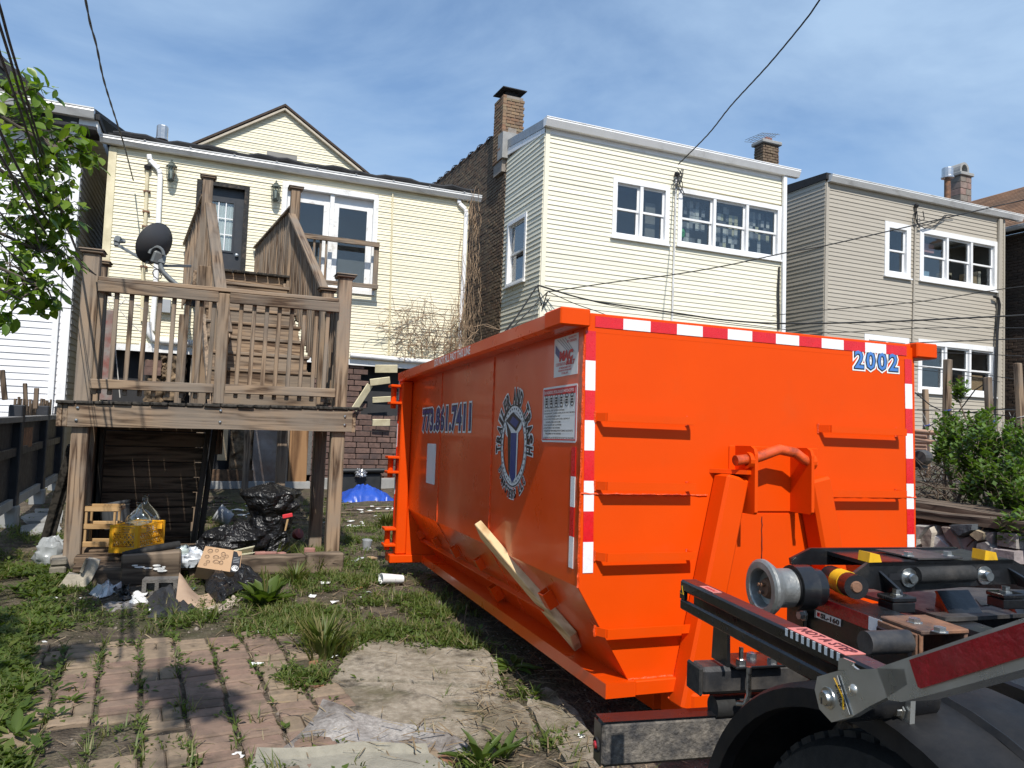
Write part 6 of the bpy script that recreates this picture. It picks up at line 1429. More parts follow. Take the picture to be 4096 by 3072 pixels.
ps = TA(*z2(560, 1125), .60); tk_.part('stop_pin', MB().tube([(.58, ps[0]-.02, ps[1]+.012), (.71, ps[0]-.02, ps[1]+.012)], .030, 18), M['blk_dusty'], sm=40)
tb('lower_rail', .70, .80, -1.1, -.02, .60, .668, BK)
# rear cross member with slotted plate and bolts
cb = -.10
def cp(x, y, b=cb): a, z = TB(*z2(x, y), b); return V3((a, b, z))
CM = tk_.part('cross_plate', MB().prism([cp(*q) for q in ((595, 262), (2095, 232), (2215, 300), (2330, 420), (2330, 490), (1880, 490), (800, 590), (640, 540), (400, 540), (380, 420))], (0, .014, 0)), M[BK])
tk_.part('slot', MB().prism([cp(x, y, cb-.001) for x, y in ((1075, 320), (1700, 300), (1710, 465), (1070, 490))], (0, -.001, 0)), M['black_ink'], CM)
s0 = cp(1080, 395, cb-.004); s1 = cp(1660, 375, cb-.004); tk_.part('slot_rod', MB().tube([s0, s1], .026, 14), M['rubber'], CM, sm=True)
for q in (((800, 380), (950, 370), (950, 445), (800, 450)), ((1845, 345), (1955, 345), (1955, 410), (1845, 415))): tk_.part('slot', MB().prism([cp(x, y, cb-.001) for x, y in q], (0, -.001, 0)), M['black_ink'], CM)
for (x, y) in ((1005, 420), (1795, 395)):
    p = cp(x, y, cb-.002); tk_.part('washer', MB().lathe([(0, .004), (.029, .004), (.03, .0)], p, (0, -1, 0), 24), M['steel'], CM, sm=35); tk_.part('bolt', MB().lathe([(0, .024), (.014, .024), (.017, .018), (.017, .004)], p, (0, -1, 0), 18), M['steel'], CM, sm=35)
tk_.part('top_plate', MB().prism([cp(595, 262), cp(2095, 232), cp(2095, 232)+V3((0, .20, 0)), cp(595, 262)+V3((0, .20, 0))], (0, 0, -.012)), M[BK], CM)
tk_.part('cover_plate', MB().prism([cp(1130, 255)+V3((0, .01, .004)), cp(1600, 245)+V3((0, .01, .004)), cp(1500, 245)+V3((0, .17, .004)), cp(1120, 250)+V3((-.02, .17, .004))], (0, 0, .005)), M['blk_dusty'], CM)
for q in ((1125, 235), (1545, 220)): p = cp(*q)+V3((0, .05, .0)); tk_.part('bolt', MB().lathe([(0, .014), (.014, .014), (.014, .004), (.02, .003), (.02, 0)], V3((p.x, p.y, cp(1130, 255).z+.009)), (0, 0, 1), 6), M['steel'], CM)
for (x0, x1, y0, y1) in ((590, 725, 160, 262), (1800, 1940, 135, 238)):
    a0, a1 = cp(x0, y1), cp(x1, y1); h = cp(x0, y0).z-a0.z
    tk_.part('yellow_stop', MB().prism([a0+V3((0, .0, 0)), a1+V3((0, 0, 0)), a1+V3((-.008, .0, h*.8)), a0+V3((.004, 0, h))], (0, .05, 0)), M['yellow'], CM)
tk_.part('rear_plate', MB().prism([cp(420, 230)+V3((0, .20, 0)), cp(2050, 215)+V3((0, .20, 0)), cp(2050, 420)+V3((0, .20, 0)), cp(200, 420)+V3((0, .20, 0)), cp(190, 350)+V3((0, .20, 0))], (0, .012, 0)), M[BK], CM)
h0, h1_ = cp(460, 520, cb-.06), cp(190, 410, cb+.12)
tk_.part('hydraulic_pipe', MB().tube([h0, h1_], .036, 18), M[BK], CM, sm=40); hm = h0.lerp(h1_, .45); hd = (h1_-h0).normalized()
tk_.part('yellow_band', MB().tube([hm-hd*.03, hm+hd*.03], .0375, 18), M['yellow'], CM, sm=40); tk_.part('plug', MB().lathe([(0, .006), (.014, .006), (.018, 0)], h0, -hd, 14), M['rust'], CM)
for (x, y, x1, y1) in ((690, 350, 770, 570), (2040, 320, 2140, 500)): tk_.part('web_plate', MB().prism([cp(x, y), cp(x1, y1), cp(x1, y1)+V3((0, -.07, -.005)), cp(x1-20, y1-70)+V3((0, -.06, 0))], (.010, 0, 0)), M[BK], CM)
for (x, y) in ((880, 590), (2020, 560)):
    p = cp(x, y, cb-.05); tk_.part('mount_foot', MB().box(p+V3((0, .0, -.01)), (.085, .07, .014), ch=.003).box(p+V3((0, 0, -.034)), (.08, .066, .03), ch=.003), M[BK], CM); tk_.part('bolt', MB().lathe([(0, .018), (.013, .018), (.013, .004), (.019, .003), (.019, 0)], p+V3((0, 0, -.003)), (0, 0, 1), 6), M['steel'], CM)
# deck plate with two angled ramps
DZ = .735
DP = tk_.part('deck_plate', MB().prism([TZ(*z2(*q), DZ) for q in ((420, 545), (1600, 520), (2500, 560), (2500, 780), (1520, 838), (1390, 836), (1290, 815), (880, 690), (520, 590))], (0, 0, -.012)), M['blk_dusty'])
def ramp(x0, x1, xs):
    A_, B_, C_, D_ = TZ(*z2(x0+130, 795), DZ), TZ(*z2(x1+150, 788), DZ), V3((0, 0, 0)), V3((0, 0, 0))
    e = TZ(*z2(x0+30, 735), DZ); C_ = TB(*z2(x1, 548), e.y+.02); D_ = TB(*z2(x0, 556), e.y+.02)
    C_ = V3((C_[0], e.y+.02, C_[1])); D_ = V3((D_[0], e.y+.02, D_[1]))
    R_ = tk_.part('ramp', MB().prism([A_, B_, C_, D_], (0, .010, -.004)), M[BK], DP)
    tk_.part('ramp_side', MB().prism([A_, D_, e+V3((0, .02, 0))], (.008, 0, 0)), M[BK], DP)
ramp(1300, 1630, 0); ramp(2010, 2400, 0)
tk_.part('plate_hole', MB().prism([TZ(*z2(*q), DZ+.002) for q in ((1700, 640), (1870, 705), (1765, 715))], (0, 0, .001)), M['black_ink'], DP); tk_.part('plate_hole', MB().lathe([(0, .002), (.012, .002), (.012, 0)], TZ(*z2(1228, 752), DZ), (0, 0, 1), 14), M['black_ink'], DP)
tb('hoist_body', .86, 1.9, -.02, .16, .55, DZ-.013, BK); tb('hoist_beam', 1.15, 1.27, -1.2, -.02, .60, .72, BK, .012); tb('hoist_body', 1.0, 1.5, -1.3, -.15, .50, .60, BK)
tb('hoist_rail', 1.55, 1.67, -1.2, -.02, .68, .80, BK)

# ================================================================== things lying about the yard
def lump(c, sz, seed, n=28, m_=18, amp=.16, crease=.10, flat=.25, rot=0, taper=0, fr=2.2):
    """Soft crumpled closed shape: an ellipsoid pushed about by folds, flat at the bottom."""
    mb = MB(); c = V3(c); R_ = Matrix.Rotation(rot, 3, 'Z')
    for j in range(m_+1):
        th = math.pi*j/m_
        for i in range(n):
            ph = 2*math.pi*i/n; d = V3((math.sin(th)*math.cos(ph), math.sin(th)*math.sin(ph), math.cos(th)))
            k = 1+amp*mnoise.noise(d*fr+V3((seed, 0, 0)))+crease*abs(mnoise.noise(d*fr*2.6+V3((0, seed, 0))))*1.6-crease*.5+crease*.5*mnoise.noise(d*fr*6+V3((0, 0, seed)))
            p = V3((d.x*sz[0]*k, d.y*sz[1]*k, d.z*sz[2]*k)); tp = 1-taper*(p.z/sz[2]); p.x *= tp; p.y *= tp
            p.z = max(p.z, -sz[2]*(1-flat)); mb.v.append(c+R_ @ p)
    for j in range(m_):
        for i in range(n): a, b = j*n+i, j*n+(i+1) % n; mb.f.append((a, b, b+n, a+n))
    return mb
def crumple(pts, hgt, seed, n=26, fr=3.5, thick=.004, base=.0):
    """Crumpled sheet over four ground points given in the photograph's measure."""
    A, B, C_, D_ = [gp(*p) for p in pts]; top = []
    for j in range(n+1):
        for i in range(n+1):
            u, w = i/n, j/n; p = A.lerp(B, u).lerp(D_.lerp(C_, u), w); ed = min(u, 1-u, w, 1-w)
            q = V3((u*fr+seed, w*fr, seed)); h = hgt*(.35+abs(mnoise.noise(q))*1.5+.6*abs(mnoise.noise(q*2.3))+.25*mnoise.noise(q*5))*min(1, .25+ed*5)
            o = V3((mnoise.noise(q+V3((9, 0, 0))), mnoise.noise(q+V3((0, 9, 0))), 0))*.06
            top.append(V3((p.x, p.y, GZn(p.x, p.y)+base+h))+o)
    k = (n+1)**2; mb = MB(); mb.v = top+[p-V3((0, 0, thick)) for p in top]
    for j in range(n):
        for i in range(n): a = j*(n+1)+i; mb.f += [(a, a+1, a+n+2, a+n+1), (k+a, k+a+n+1, k+a+n+2, k+a+1)]
    for i in range(n):
        mb.f += [(i, k+i, k+i+1, i+1), (n*(n+1)+i, n*(n+1)+i+1, k+n*(n+1)+i+1, k+n*(n+1)+i)]; a, b = i*(n+1), (i+1)*(n+1); mb.f += [(a, b, k+b, k+a), (a+n, k+a+n, k+b+n, b+n)]
    return mb
# timbers and planks under the porch
solo('timber', MB().box((-.33, 6.21, .116), (.40, .17, .235), Matrix.Rotation(-.03, 3, 'Y'), .012), M['timber_x'], 'big weathered timber block with white paint splash before the yellow crate', 'timber')
sp = MB(); rr = random.Random(4)
for (x, y, w, h) in ((628, 2262, 22, 6), (636, 2275, 30, 8), (648, 2283, 26, 7), (560, 2268, 30, 5), (590, 2272, 24, 4), (540, 2262, 18, 4), (655, 2268, 10, 5)):
    p = PY(x, y, 6.115); a = w/900; b = h/900; sp.prism([p+V3((a*math.cos(t)*(1+.3*rr.random()), 0, b*math.sin(t)*(1+.4*rr.random()))) for t in [k*math.pi/4 for k in range(8)]], (0, -.002, 0))
ps = solo('paint_splash', sp, M['white_ink'], None, None); ps.parent = bpy.data.objects['timber']; ps.location = ps.location-bpy.data.objects['timber'].location
solo('timber', MB().box((-.615, 6.22, .062), (.20, .16, .13), ch=.010), M['timber_x'], 'low mossy timber block between broken concrete and big timber', 'timber')
solo('timber', MB().beam((.26, 6.28, .085), (.80, 6.36, .075), .12, .15, ch=.012), M['timber_x'], 'long timber edging under the cardboard box and loose bricks', 'timber')
solo('timber', MB().beam((.81, 6.37, .07), (1.12, 6.43, .06), .12, .17, ch=.012), M['timber_x'], 'short timber end lying against the right front porch post', 'timber')
for i, (x0, x1, y, z) in enumerate([(-.86, .12, 6.36, .10), (-.88, .10, 6.52, .135), (-.85, .2, 6.68, .12), (-.86, .14, 6.86, .13), (-.80, .35, 7.05, .10), (-.78, .3, 7.24, .08)]):
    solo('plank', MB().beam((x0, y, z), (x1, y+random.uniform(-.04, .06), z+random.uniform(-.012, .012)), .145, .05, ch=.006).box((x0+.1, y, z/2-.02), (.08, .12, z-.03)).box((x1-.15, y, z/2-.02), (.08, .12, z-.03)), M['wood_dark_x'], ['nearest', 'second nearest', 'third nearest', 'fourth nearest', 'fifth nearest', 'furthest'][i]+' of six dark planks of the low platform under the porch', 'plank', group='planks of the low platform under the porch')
# orange yellow milk crate
F_, dA, dB = V3((-.448, 6.372, .19)), V3((-.195, .07, 0)), V3((.165, .30, 0)); hC = .212
cr = T('milk_crate', 'orange yellow plastic milk crate holding a glass jug', 'crate', F_+(dA+dB)/2)
up = V3((0, 0, 1))
def cface(o, d):
    mb = MB(); L_ = d.length; e = d/L_; nrm = e.cross(up)
    def bar(u0, z0, u1, z1, w, t=.010): mb.beam(o+e*u0+up*z0, o+e*u1+up*z1, t, w, nrm.cross(e*(u1-u0)+up*(z1-z0)) if False else (up if abs(z1-z0) < 1e-6 else nrm.cross((e*(u1-u0)+up*(z1-z0)).normalized())), 0)
    for z, w in ((.022, .044), (.100, .005), (.148, .006), (.163, .005), (.176, .005), (.189, .005), (.204, .012)): bar(0, z, L_, z, w)
    for u, w in ((.010, .026), (L_-.010, .026)): mb.beam(o+e*u, o+e*u+up*hC, w, .012, nrm, 0)
    h0, h1 = .150, .190
    mb.box(o+e*(L_*.16)+up*.172, (.006, .006, .04)); 
    for u0, u1 in ((.026, L_*.30), (L_*.70, L_-.026)): mb.box(o+e*((u0+u1)/2)+up*.172, (abs(e.x)*(u1-u0)+.004, abs(e.y)*(u1-u0)+.004, .034))
    n = int(L_/.028)
    for i in range(-3, n+1):
        for s in (1, -1):
            u0 = i*.030; u1 = u0+.075; z0, z1 = (.054, .15) if s > 0 else (.15, .054)
            if u0 < .02: t = (.02-u0)/(u1-u0); z0 = z0+(z1-z0)*t; u0 = .02
            if u1 > L_-.02: t = (L_-.02-u0)/(u1-u0); z1 = z0+(z1-z0)*t; u1 = L_-.02
            if u1-u0 > .008: bar(u0, z0, u1, z1, .0055, .005)
    return mb
cr.part('side_panel', cface(F_, dA), M['crate_y']); cr.part('side_panel', cface(F_, dB), M['crate_y']); cr.part('side_panel', cface(F_+dA, dB), M['crate_y']); cr.part('side_panel', cface(F_+dB, dA), M['crate_y'])
cr.part('bottom', MB().prism([F_, F_+dA, F_+dA+dB, F_+dB], (0, 0, .008)), M['crate_y'])
def carboy(p, r, h, label, neck):
    g = T('glass_jug', label, 'jug', p, 'glass carboys under the porch')
    pr = [(0, .005), (r*.9, .005), (r, .02), (r, h*.52), (r*.97, h*.60), (r*.82, h*.69), (r*.5, h*.78), (r*.28, h*.84), (.021, h*.89), (.019, h*.97), (.025, h*.975), (.025, h), (.019, h)]
    g.part('body', MB().lathe(pr, p, (0, 0, 1), 28), M['bottle'], sm=60)
    g.part('neck_rings', MB().lathe([(.0215, h*.905), (.0235, h*.912), (.0215, h*.919)], p, (0, 0, 1), 18).lathe([(.0215, h*.93), (.0235, h*.937), (.0215, h*.944)], p, (0, 0, 1), 18), M['bottle'], sm=True)
    g.part('dust_film', MB().lathe([(r*.985, h*.10), (r*.985, h*.56), (r*.2, h*.565)], p, (0, 0, 1), 24), M['dusty'], sm=60)
q = NT('dusty_glass'); q.t.nodes.remove(q.b); tr = q.n('ShaderNodeBsdfTransparent'); df = q.n('ShaderNodeBsdfDiffuse'); df.inputs[0].default_value = (.5, .48, .44, 1); ms = q.n('ShaderNodeMixShader')
q.l(q.maprange(q.noise(q.coord('Object'), 9, 5, .7), .35, .65, .12, .6), ms.inputs[0]); q.l(tr.outputs[0], ms.inputs[1]); q.l(df.outputs[0], ms.inputs[2]); q.l(ms.outputs[0], q.out.inputs[0]); M['dusty'] = q.m
pc = F_+(dA+dB)*.5; zt = PY(550, 2007, pc.y).z
carboy(V3((pc.x, pc.y, .20)), .100, zt-.20, 'clear glass carboy standing in the orange yellow crate', 0)
p2 = PY(583, 1978, 6.85); carboy(V3((p2.x, 6.85, .12)), .125, p2.z-.12, 'second glass carboy in the shade behind the crate', 0)
g2 = T('bottle_crate', 'grey plastic bottle crate in the shade behind the yellow crate', 'crate', (p2.x+.02, 6.78, .12))
for k in range(5): g2.part('slat', MB().box((p2.x+.03, 6.70, .16+k*.045), (.24, .012, .03)), M['bucket'])
for s in (-1, 1): g2.part('side', MB().box((p2.x+.03+s*.12, 6.78, .25), (.012, .18, .24)), M['bucket'])
# slatted wooden crate standing on end
wc = T('slatted_crate', 'open pine slat crate standing on end beside the left porch post', 'crate', (-.72, 6.72, .14))
for (y0, y1, xx0, xx1) in ((827, 885, 350, 712), (1012, 1060, 332, 690), (1192, 1245, 310, 700)):
    a, b = PY(*z5_(xx0, (y0+y1)/2), 6.70), PY(*z5_(xx1, (y0+y1)/2), 6.70); wc.part('slat', MB().beam((a.x, 6.70, a.z), (b.x, 6.70, b.z), .016, .042, ch=.003), M['pine_x']); wc.part('slat', MB().beam((a.x+.02, 6.86, a.z), (b.x+.02, 6.86, b.z), .016, .042, ch=.003), M['pine_x'])
    for s in (a, b): wc.part('slat', MB().beam((s.x, 6.70, s.z), (s.x+.02, 6.86, s.z), .016, .036, ch=.003), M['wood_y'])
for xx in (378, 668):
    a, b = PY(*z5_(xx, 850), 6.715), PY(*z5_(xx-28, 1230), 6.715); wc.part('upright', MB().beam((b.x, 6.718, b.z), (a.x, 6.718, a.z), .018, .04, (0, 1, 0), .003), M['pine_z']); wc.part('upright', MB().beam((b.x+.02, 6.845, b.z), (a.x+.02, 6.845, a.z), .018, .04, (0, 1, 0), .003), M['pine_z'])
co_ = MB(); 
for k in range(5): co_.tube([(-.50+.09*math.cos(t), 6.66+.05*math.sin(t)+.01*k, .165+.012*k+.012*math.sin(t*2+k)) for t in [i*.4 for i in range(17)]], .006, 5)
solo('cord_coil', co_, M['rust'], 'loose coil of rust brown cord beside the slatted crate', 'cord', sm=True)
def bucket(p, ax, r0, r1, h, m, label, cat='bucket'):
    t = T('bucket', label, cat, p); t.part('body', MB().lathe([(0, 0), (r0, 0), (r1, h), (r1+.008, h), (r1+.008, h-.02), (r1-.004, h-.02), (r0-.006, .006), (0, .006)], p, ax, 26), m, sm=40); t.part('rim', MB().lathe([(r1, h-.045), (r1+.007, h-.045), (r1+.007, h-.038), (r1, h-.038)], p, ax, 26), m, sm=40)
bucket(PY(470, 2110, 7.15)+V3((0, 0, .0)), (-.2, .1, 1), .10, .12, .22, pm('dark_bucket', (.08, .085, .09), .1, 5, .5), 'dark grey bucket in the deep shade behind the slat crate')
bp = gp(920, 2110); bucket(V3((bp.x, bp.y, .10)), (-.85, .15, .48), .075, .095, .17, M['bucket'], 'pale grey bucket tipped over in the weeds behind the lying black bag')
# broken concrete, pale blocks
ck = [PY(*z5_(*q), 6.12) for q in ((80, 1655), (180, 1520), (290, 1542), (330, 1480), (385, 1365), (440, 1375), (505, 1392), (495, 1440), (420, 1590), (360, 1655))]
solo('broken_concrete', MB().prism(ck, (0, .07, 0)), pm('broken_pale', (.46, .41, .33), .15, 9, .9, bump=.7), 'L shaped broken lump of pale concrete leaning at the left porch post', 'rubble')
cq = MB()
for i in range(9): t = i/8; p = PY(*z5_(335+50*t, 1490-115*t), 6.115); cq.box(p+V3((-.006, 0, 0)), (.02, .05, .012), Euler((0, .5, 0)).to_matrix())
solo('concrete_teeth', cq, M['concrete'], None, None).parent = bpy.data.objects['broken_concrete']; o_ = bpy.data.objects['concrete_teeth']; o_.location = o_.location-bpy.data.objects['broken_concrete'].location
for i, (x, y, l) in enumerate([(222, 2318, 'lowest'), (226, 2282, 'middle'), (228, 2248, 'topmost')]):
    p = PY(x, y, 6.55); solo('pale_block', MB().box((p.x, 6.62, p.z), (.11, .16, .058), Matrix.Rotation(.1*i, 3, 'Z'), .012), M['concrete'], l+' of three pale stone blocks piled behind the left porch post', 'stone block', group='pale blocks piled behind the left post')
bgp = gp(200, 2275); solo('plastic_bag', lump((bgp.x, bgp.y, .10), (.12, .10, .14), 3, amp=.25, crease=.22), pm('grey_bag_film', (.33, .35, .36), .2, 9, .3, bump=.6, bscale=20), 'pale crumpled plastic bag beside the leaning black beam', 'bag', sm=True)
lb = gp(152, 2256); solo('leaning_beam', MB().beam((lb.x, lb.y, 0), (-1.02, 6.95, .98), .07, .055, (1, 0, 0), .005).beam((lb.x+.05, lb.y, 0), (-1.0, 6.99, .92), .03, .05, (1, 0, 0), .005), M['wood_dark_y'], 'dark channel beam leaning against the left side of the porch', 'beam')
# black foam pipe, clear jar, siding scraps, cardboard carton
solo('foam_pipe', MB().tube([PY(490, 2222, 6.16), PY(570, 2205, 6.18), PY(650, 2190, 6.22), PY(716, 2178, 6.28)], [.026, .03, .03, .028], 12), M['rubber'], 'black foam pipe lying over the big timber block', 'pipe', sm=True)
pj = PY(730, 2200, 6.25); solo('clear_jar', MB().lathe([(0, -.05), (.03, -.05), (.042, -.02), (.042, .03), (.03, .045), (.0, .05)], pj, (1, .2, .1), 16), M['bottle'], 'small clear plastic jar beside the black foam pipe', 'jar', sm=True)
for i, (a0, a1, b0, b1, lab) in enumerate([(728, 2222, 835, 2216, 'pale ribbed siding scrap left of the cardboard box'), (925, 2215, 1012, 2196, 'pale ribbed siding scrap right of the cardboard box'), (940, 2232, 1010, 2222, 'lower short siding scrap beside the loose bricks')]):
    p, q_ = PY(a0, a1, 6.32), PY(b0, b1, 6.40); mb = MB().beam(p, q_, .004, .085, (0, -.75, .65), 0)
    for k in range(5): o = V3((0, -.75, .65)).normalized()*(-.034+.017*k); mb.beam(p+o+V3((0, -.004, .0)), q_+o+V3((0, -.004, 0)), .006, .005, (0, -.75, .65), 0)
    solo('siding_scrap', mb, pm('pale_scrap_%d' % i, (.72, .70, .50), .06, 5, .6), lab, 'siding scrap')
B0, B1, B2, B3 = PY(788, 2268, 5.98), PY(958, 2293, 5.98), PY(968, 2206, 6.13), PY(822, 2184, 6.13)
bxn = (B1-B0).cross(B3-B0).normalized(); bxn = -bxn if bxn.y > 0 else bxn
cb_ = T('carton', 'torn cardboard carton with black TSP band and pipe drawings', 'box', (B0+B1)/2)
cb_.part('body', MB().prism([B0, B1, B2, B3], -bxn*.13), M['carton'])
bu = lambda x, y, l=.0015: B0.lerp(B1, x).lerp(B3.lerp(B2, x), y)+bxn*l
cb_.part('black_band', MB().prism([bu(.77, 0), bu(.985, 0), bu(.985, .82), bu(.93, .74), bu(.87, .93), bu(.77, .96)], bxn*.0006), M['black_ink'])
rg = MB(); 
def ring(cx, cy, rx, ry, w, n=18, l=.002):
    vs = []
    for j in range(n):
        t = 2*math.pi*j/n
        for k in (1, 1-w): vs.append(bu(cx+rx*k*math.cos(t), cy+ry*k*math.sin(t), l))
    return vs, [(2*j, 2*((j+1) % n), 2*((j+1) % n)+1, 2*j+1) for j in range(n)]
ink = pm('brown_ink', (.10, .06, .035), .05, 4, .7, bump=0)
for (cx, cy, rx, ry) in ((.17, .80, .07, .10), (.33, .86, .05, .08), (.14, .52, .06, .08), (.20, .30, .05, .07), (.36, .55, .08, .09), (.52, .74, .06, .10), (.52, .55, .07, .07), (.40, .34, .09, .08), (.62, .66, .05, .08), (.16, .16, .04, .06), (.52, .34, .05, .10)): rg.add(*ring(cx, cy, rx, ry, .16)); rg.add(*ring(cx, cy+.02, rx*.72, ry*.6, .16))
cb_.part('drawing', rg, ink); wl_ = MB(); wl_.add(*ring(.875, .18, .085, .13, .13, 24, .003)); cb_.part('oval', wl_, M['white_ink'])
xd, yd = (B0-B1).normalized(), (B0-B3).normalized(); tw = (B1-B0).length
cb_.part('lettering', glyph('TSP', None, 0, 0, .11*tw, .035, bu(.93, .255, .002), xd, yd, .0012, .05), M['white_ink'])
tl = MB()
for k in range(4): tl.prism([bu(.80, .44+.07*k, .0025), bu(.96, .44+.07*k, .0025), bu(.96, .455+.07*k, .0025), bu(.80, .455+.07*k, .0025)], bxn*.0004)
cb_.part('small_print', tl, M['bucket'])
# bags of rubbish
bb = PY(1090, 2205, 6.85); zt = PY(1090, 1935, 6.85).z
bag = T('rubbish_bag', 'tall black rubbish bag standing stuffed beside the right porch posts', 'rubbish bag', (bb.x, 6.9, .04))
mb = MB(); n, mm = 64, 50; H_ = zt-.03
for j in range(mm+1):
    t = j/mm; z = .03+H_*t; base = .172-.012*math.sin(t*5) if t < .56 else .158+.075*min(1, (t-.56)/.16)
    if t > .86: base *= max(.03, (1-((t-.86)/.14)**1.5))
    for i in range(n):
        a = 2*math.pi*i/n; ca, sa_ = math.cos(a), math.sin(a); k = .94+.14*mnoise.noise((ca*1.3, sa_*1.3, t*2.5))+.30*abs(mnoise.noise((ca*2.2+t*2, sa_*2.2, t*5+4)))+.07*abs(mnoise.noise((ca*5, sa_*5+t*6, t*11)))-.04
        mb.v.append(V3((bb.x+base*k*math.cos(a)*1.05-.03*t, 6.93+base*k*math.sin(a)*.85, z+.02*mnoise.noise((a*2, t*5, 1)))))
for j in range(mm):
    for i in range(n): a, b = j*n+i, j*n+(i+1) % n; mb.f.append((a, b, b+n, a+n))
mb.f += [tuple(reversed(range(n))), tuple(range(mm*n, (mm+1)*n))]
bag.part('film', mb, M['bag'], sm=60)
fl_ = PY(1150, 2063, 6.74); rs_ = T('red_scraper', 'small red headed tool stuck on the tall black bag', 'tool', fl_); rs_.part('head', MB().box(fl_, (.085, .02, .034), Matrix.Rotation(-.2, 3, 'Y'), .004), pm('red_head', (.62, .04, .05), .1, 6, .4)); rs_.part('handle', MB().tube([fl_+V3((.005, .005, -.03)), fl_+V3((-.012, .005, -.13))], [.010, .008], 8), M['pine_z'], sm=True)
lbp = PY(930, 2140, 6.75); solo('rubbish_bag', lump((lbp.x+.02, 6.78, .20), (.27, .16, .15), 8, amp=.25, crease=.15, rot=.15, flat=.2), M['bag'], 'bulging black rubbish bag lying on its side by the tall bag', 'rubbish bag', sm=True)
solo('bag_tail', lump((lbp.x-.27, 6.62, .14), (.22, .07, .06), 12, amp=.3, crease=.2, rot=.25), M['bag'], 'twisted empty tail of black film left of the lying bag', 'plastic film', sm=True)
rbp = gp(1190, 2165); solo('red_tin', MB().lathe([(0, .035), (.05, .03), (.06, .0), (.05, -.03), (0, -.035)], (rbp.x, rbp.y, .07), (.4, -.8, .4), 18), pm('dull_red', (.20, .03, .02), .3, 8, .5), 'dull red round tin lying behind the right porch post', 'tin', sm=40)
for i, (x, y, r, lab) in enumerate([(1042, 2222, .1, 'left pink brick of three before the tall black bag'), (1085, 2222, -.05, 'middle pink brick of three before the tall black bag'), (1128, 2224, .4, 'small right brick of three before the tall black bag'), (1240, 2206, -.1, 'single pink brick on the timber by the inner porch post')]):
    p = PY(x, y, 6.42); solo('loose_brick', MB().box((p.x, 6.45, p.z), (.09 if i != 2 else .06, .06, .05), Matrix.Rotation(r, 3, 'Z'), .006), M['brick_pink'], lab, 'brick', group='loose bricks on the timber edging')
# cinder block
cbp = gp(640, 2385); cbk = MB(); W_, D_, H2_ = .23, .10, .115; R_ = Matrix.Rotation(-.12, 3, 'Z')
for (cx, sx, cz, sz_) in ((0, W_, .012, .024), (0, W_, H2_-.012, .024), (-W_/2+.014, .028, H2_/2, H2_-.048), (W_/2-.014, .028, H2_/2, H2_-.048), (-.02, .026, H2_/2, H2_-.048)): cbk.box(V3((cbp.x, cbp.y+.06, GZn(cbp.x, cbp.y)))+R_ @ V3((cx, 0, cz)), (sx, D_, sz_), R_)
cbk.box(V3((cbp.x, cbp.y+.06, GZn(cbp.x, cbp.y)))+R_ @ V3((0, .03, H2_/2)), (W_-.05, .02, H2_-.05), R_)
solo('cinder_block', cbk, M['block'], 'dark cinder block lying on its side before the big timber', 'block')
# soft heap in front
bl_m = pm('white_blue_bag', (.62, .66, .70), .15, 12, .3, bump=.6, bscale=24, dirt=(.02, .16, .42), damt=.36, dscale=11)
pbb = gp(740, 2330); solo('plastic_bag', lump((pbb.x-.02, pbb.y+.12, .155), (.15, .08, .085), 21, amp=.35, crease=.3, fr=3), bl_m, 'crumpled white and blue plastic bag before the carton', 'bag', sm=True)
solo('black_film', crumple([(800, 2318), (985, 2300), (1045, 2355), (855, 2440)], .085, 4, base=.03, fr=2.6), M['bag'], 'crumpled black plastic film draped over the beige carpet offcut', 'plastic film', sm=True)
solo('black_sheet', crumple([(590, 2395), (760, 2365), (800, 2462), (600, 2478)], .07, 14, fr=2.4), pm('dark_leather', (.03, .03, .032), .2, 8, .45, bump=.4), 'folded dark leather like sheet left of the beige carpet offcut', 'sheet', sm=True)
cf = MB(); A_, B_, C_, D_ = gp(700, 2440), gp(870, 2440), PY(868, 2395, 5.6), PY(715, 2320, 5.72); n = 22
for j in range(n+1):
    for i in range(n+1): u, w = i/n, j/n; p = A_.lerp(B_, u).lerp(D_.lerp(C_, u), w); cf.v.append(p+V3((0, -.03*math.sin(w*6), .035*math.sin(u*5.5+w*2)*(.3+w)+.05*w*(1-w)+.01)))
k = (n+1)**2; cf.v += [q_+V3((0, .012, -.010)) for q_ in cf.v]
for j in range(n):
    for i in range(n): a = j*(n+1)+i; cf.f += [(a, a+1, a+n+2, a+n+1), (k+a, k+a+n+1, k+a+n+2, k+a+1)]
for i in range(n): a, b = i*(n+1), (i+1)*(n+1); cf.f += [(i, k+i, k+i+1, i+1), (n*(n+1)+i, n*(n+1)+i+1, k+n*(n+1)+i+1, k+n*(n+1)+i), (a, b, k+b, k+a), (a+n, k+a+n, k+b+n, b+n)]
solo('carpet_offcut', cf, M['fabric'], 'folded beige carpet offcut in the rubbish heap', 'carpet', sm=60)
solo('pale_rug_edge', crumple([(760, 2465), (900, 2405), (985, 2395), (900, 2450)], .03, 31), pm('dirty_rug', (.40, .33, .27), .2, 20, .95, bump=.8, bscale=90), 'dirty pale rug edge under the black film', 'rug', sm=True)
for (pts, m, lab, h, s) in [([(372, 2365), (465, 2345), (475, 2380), (385, 2395)], M['plastic_film'], 'crumpled white wrapper before the low mossy timber', .05, 41), ([(525, 2380), (590, 2372), (585, 2412), (522, 2415)], M['paper'], 'torn white printed page beside the black sheet', .02, 43), ([(420, 2415), (525, 2405), (535, 2432), (425, 2445)], M['carpet'], 'small patch of grey fluff on the soil before the timbers', .012, 45), ([(470, 2375), (520, 2370), (525, 2400), (480, 2405)], M['bag'], 'tangle of black wire and film beside the torn page', .06, 47)]:
    solo('litter_sheet', crumple(pts, h, s, 14), m, lab, 'litter', sm=True)
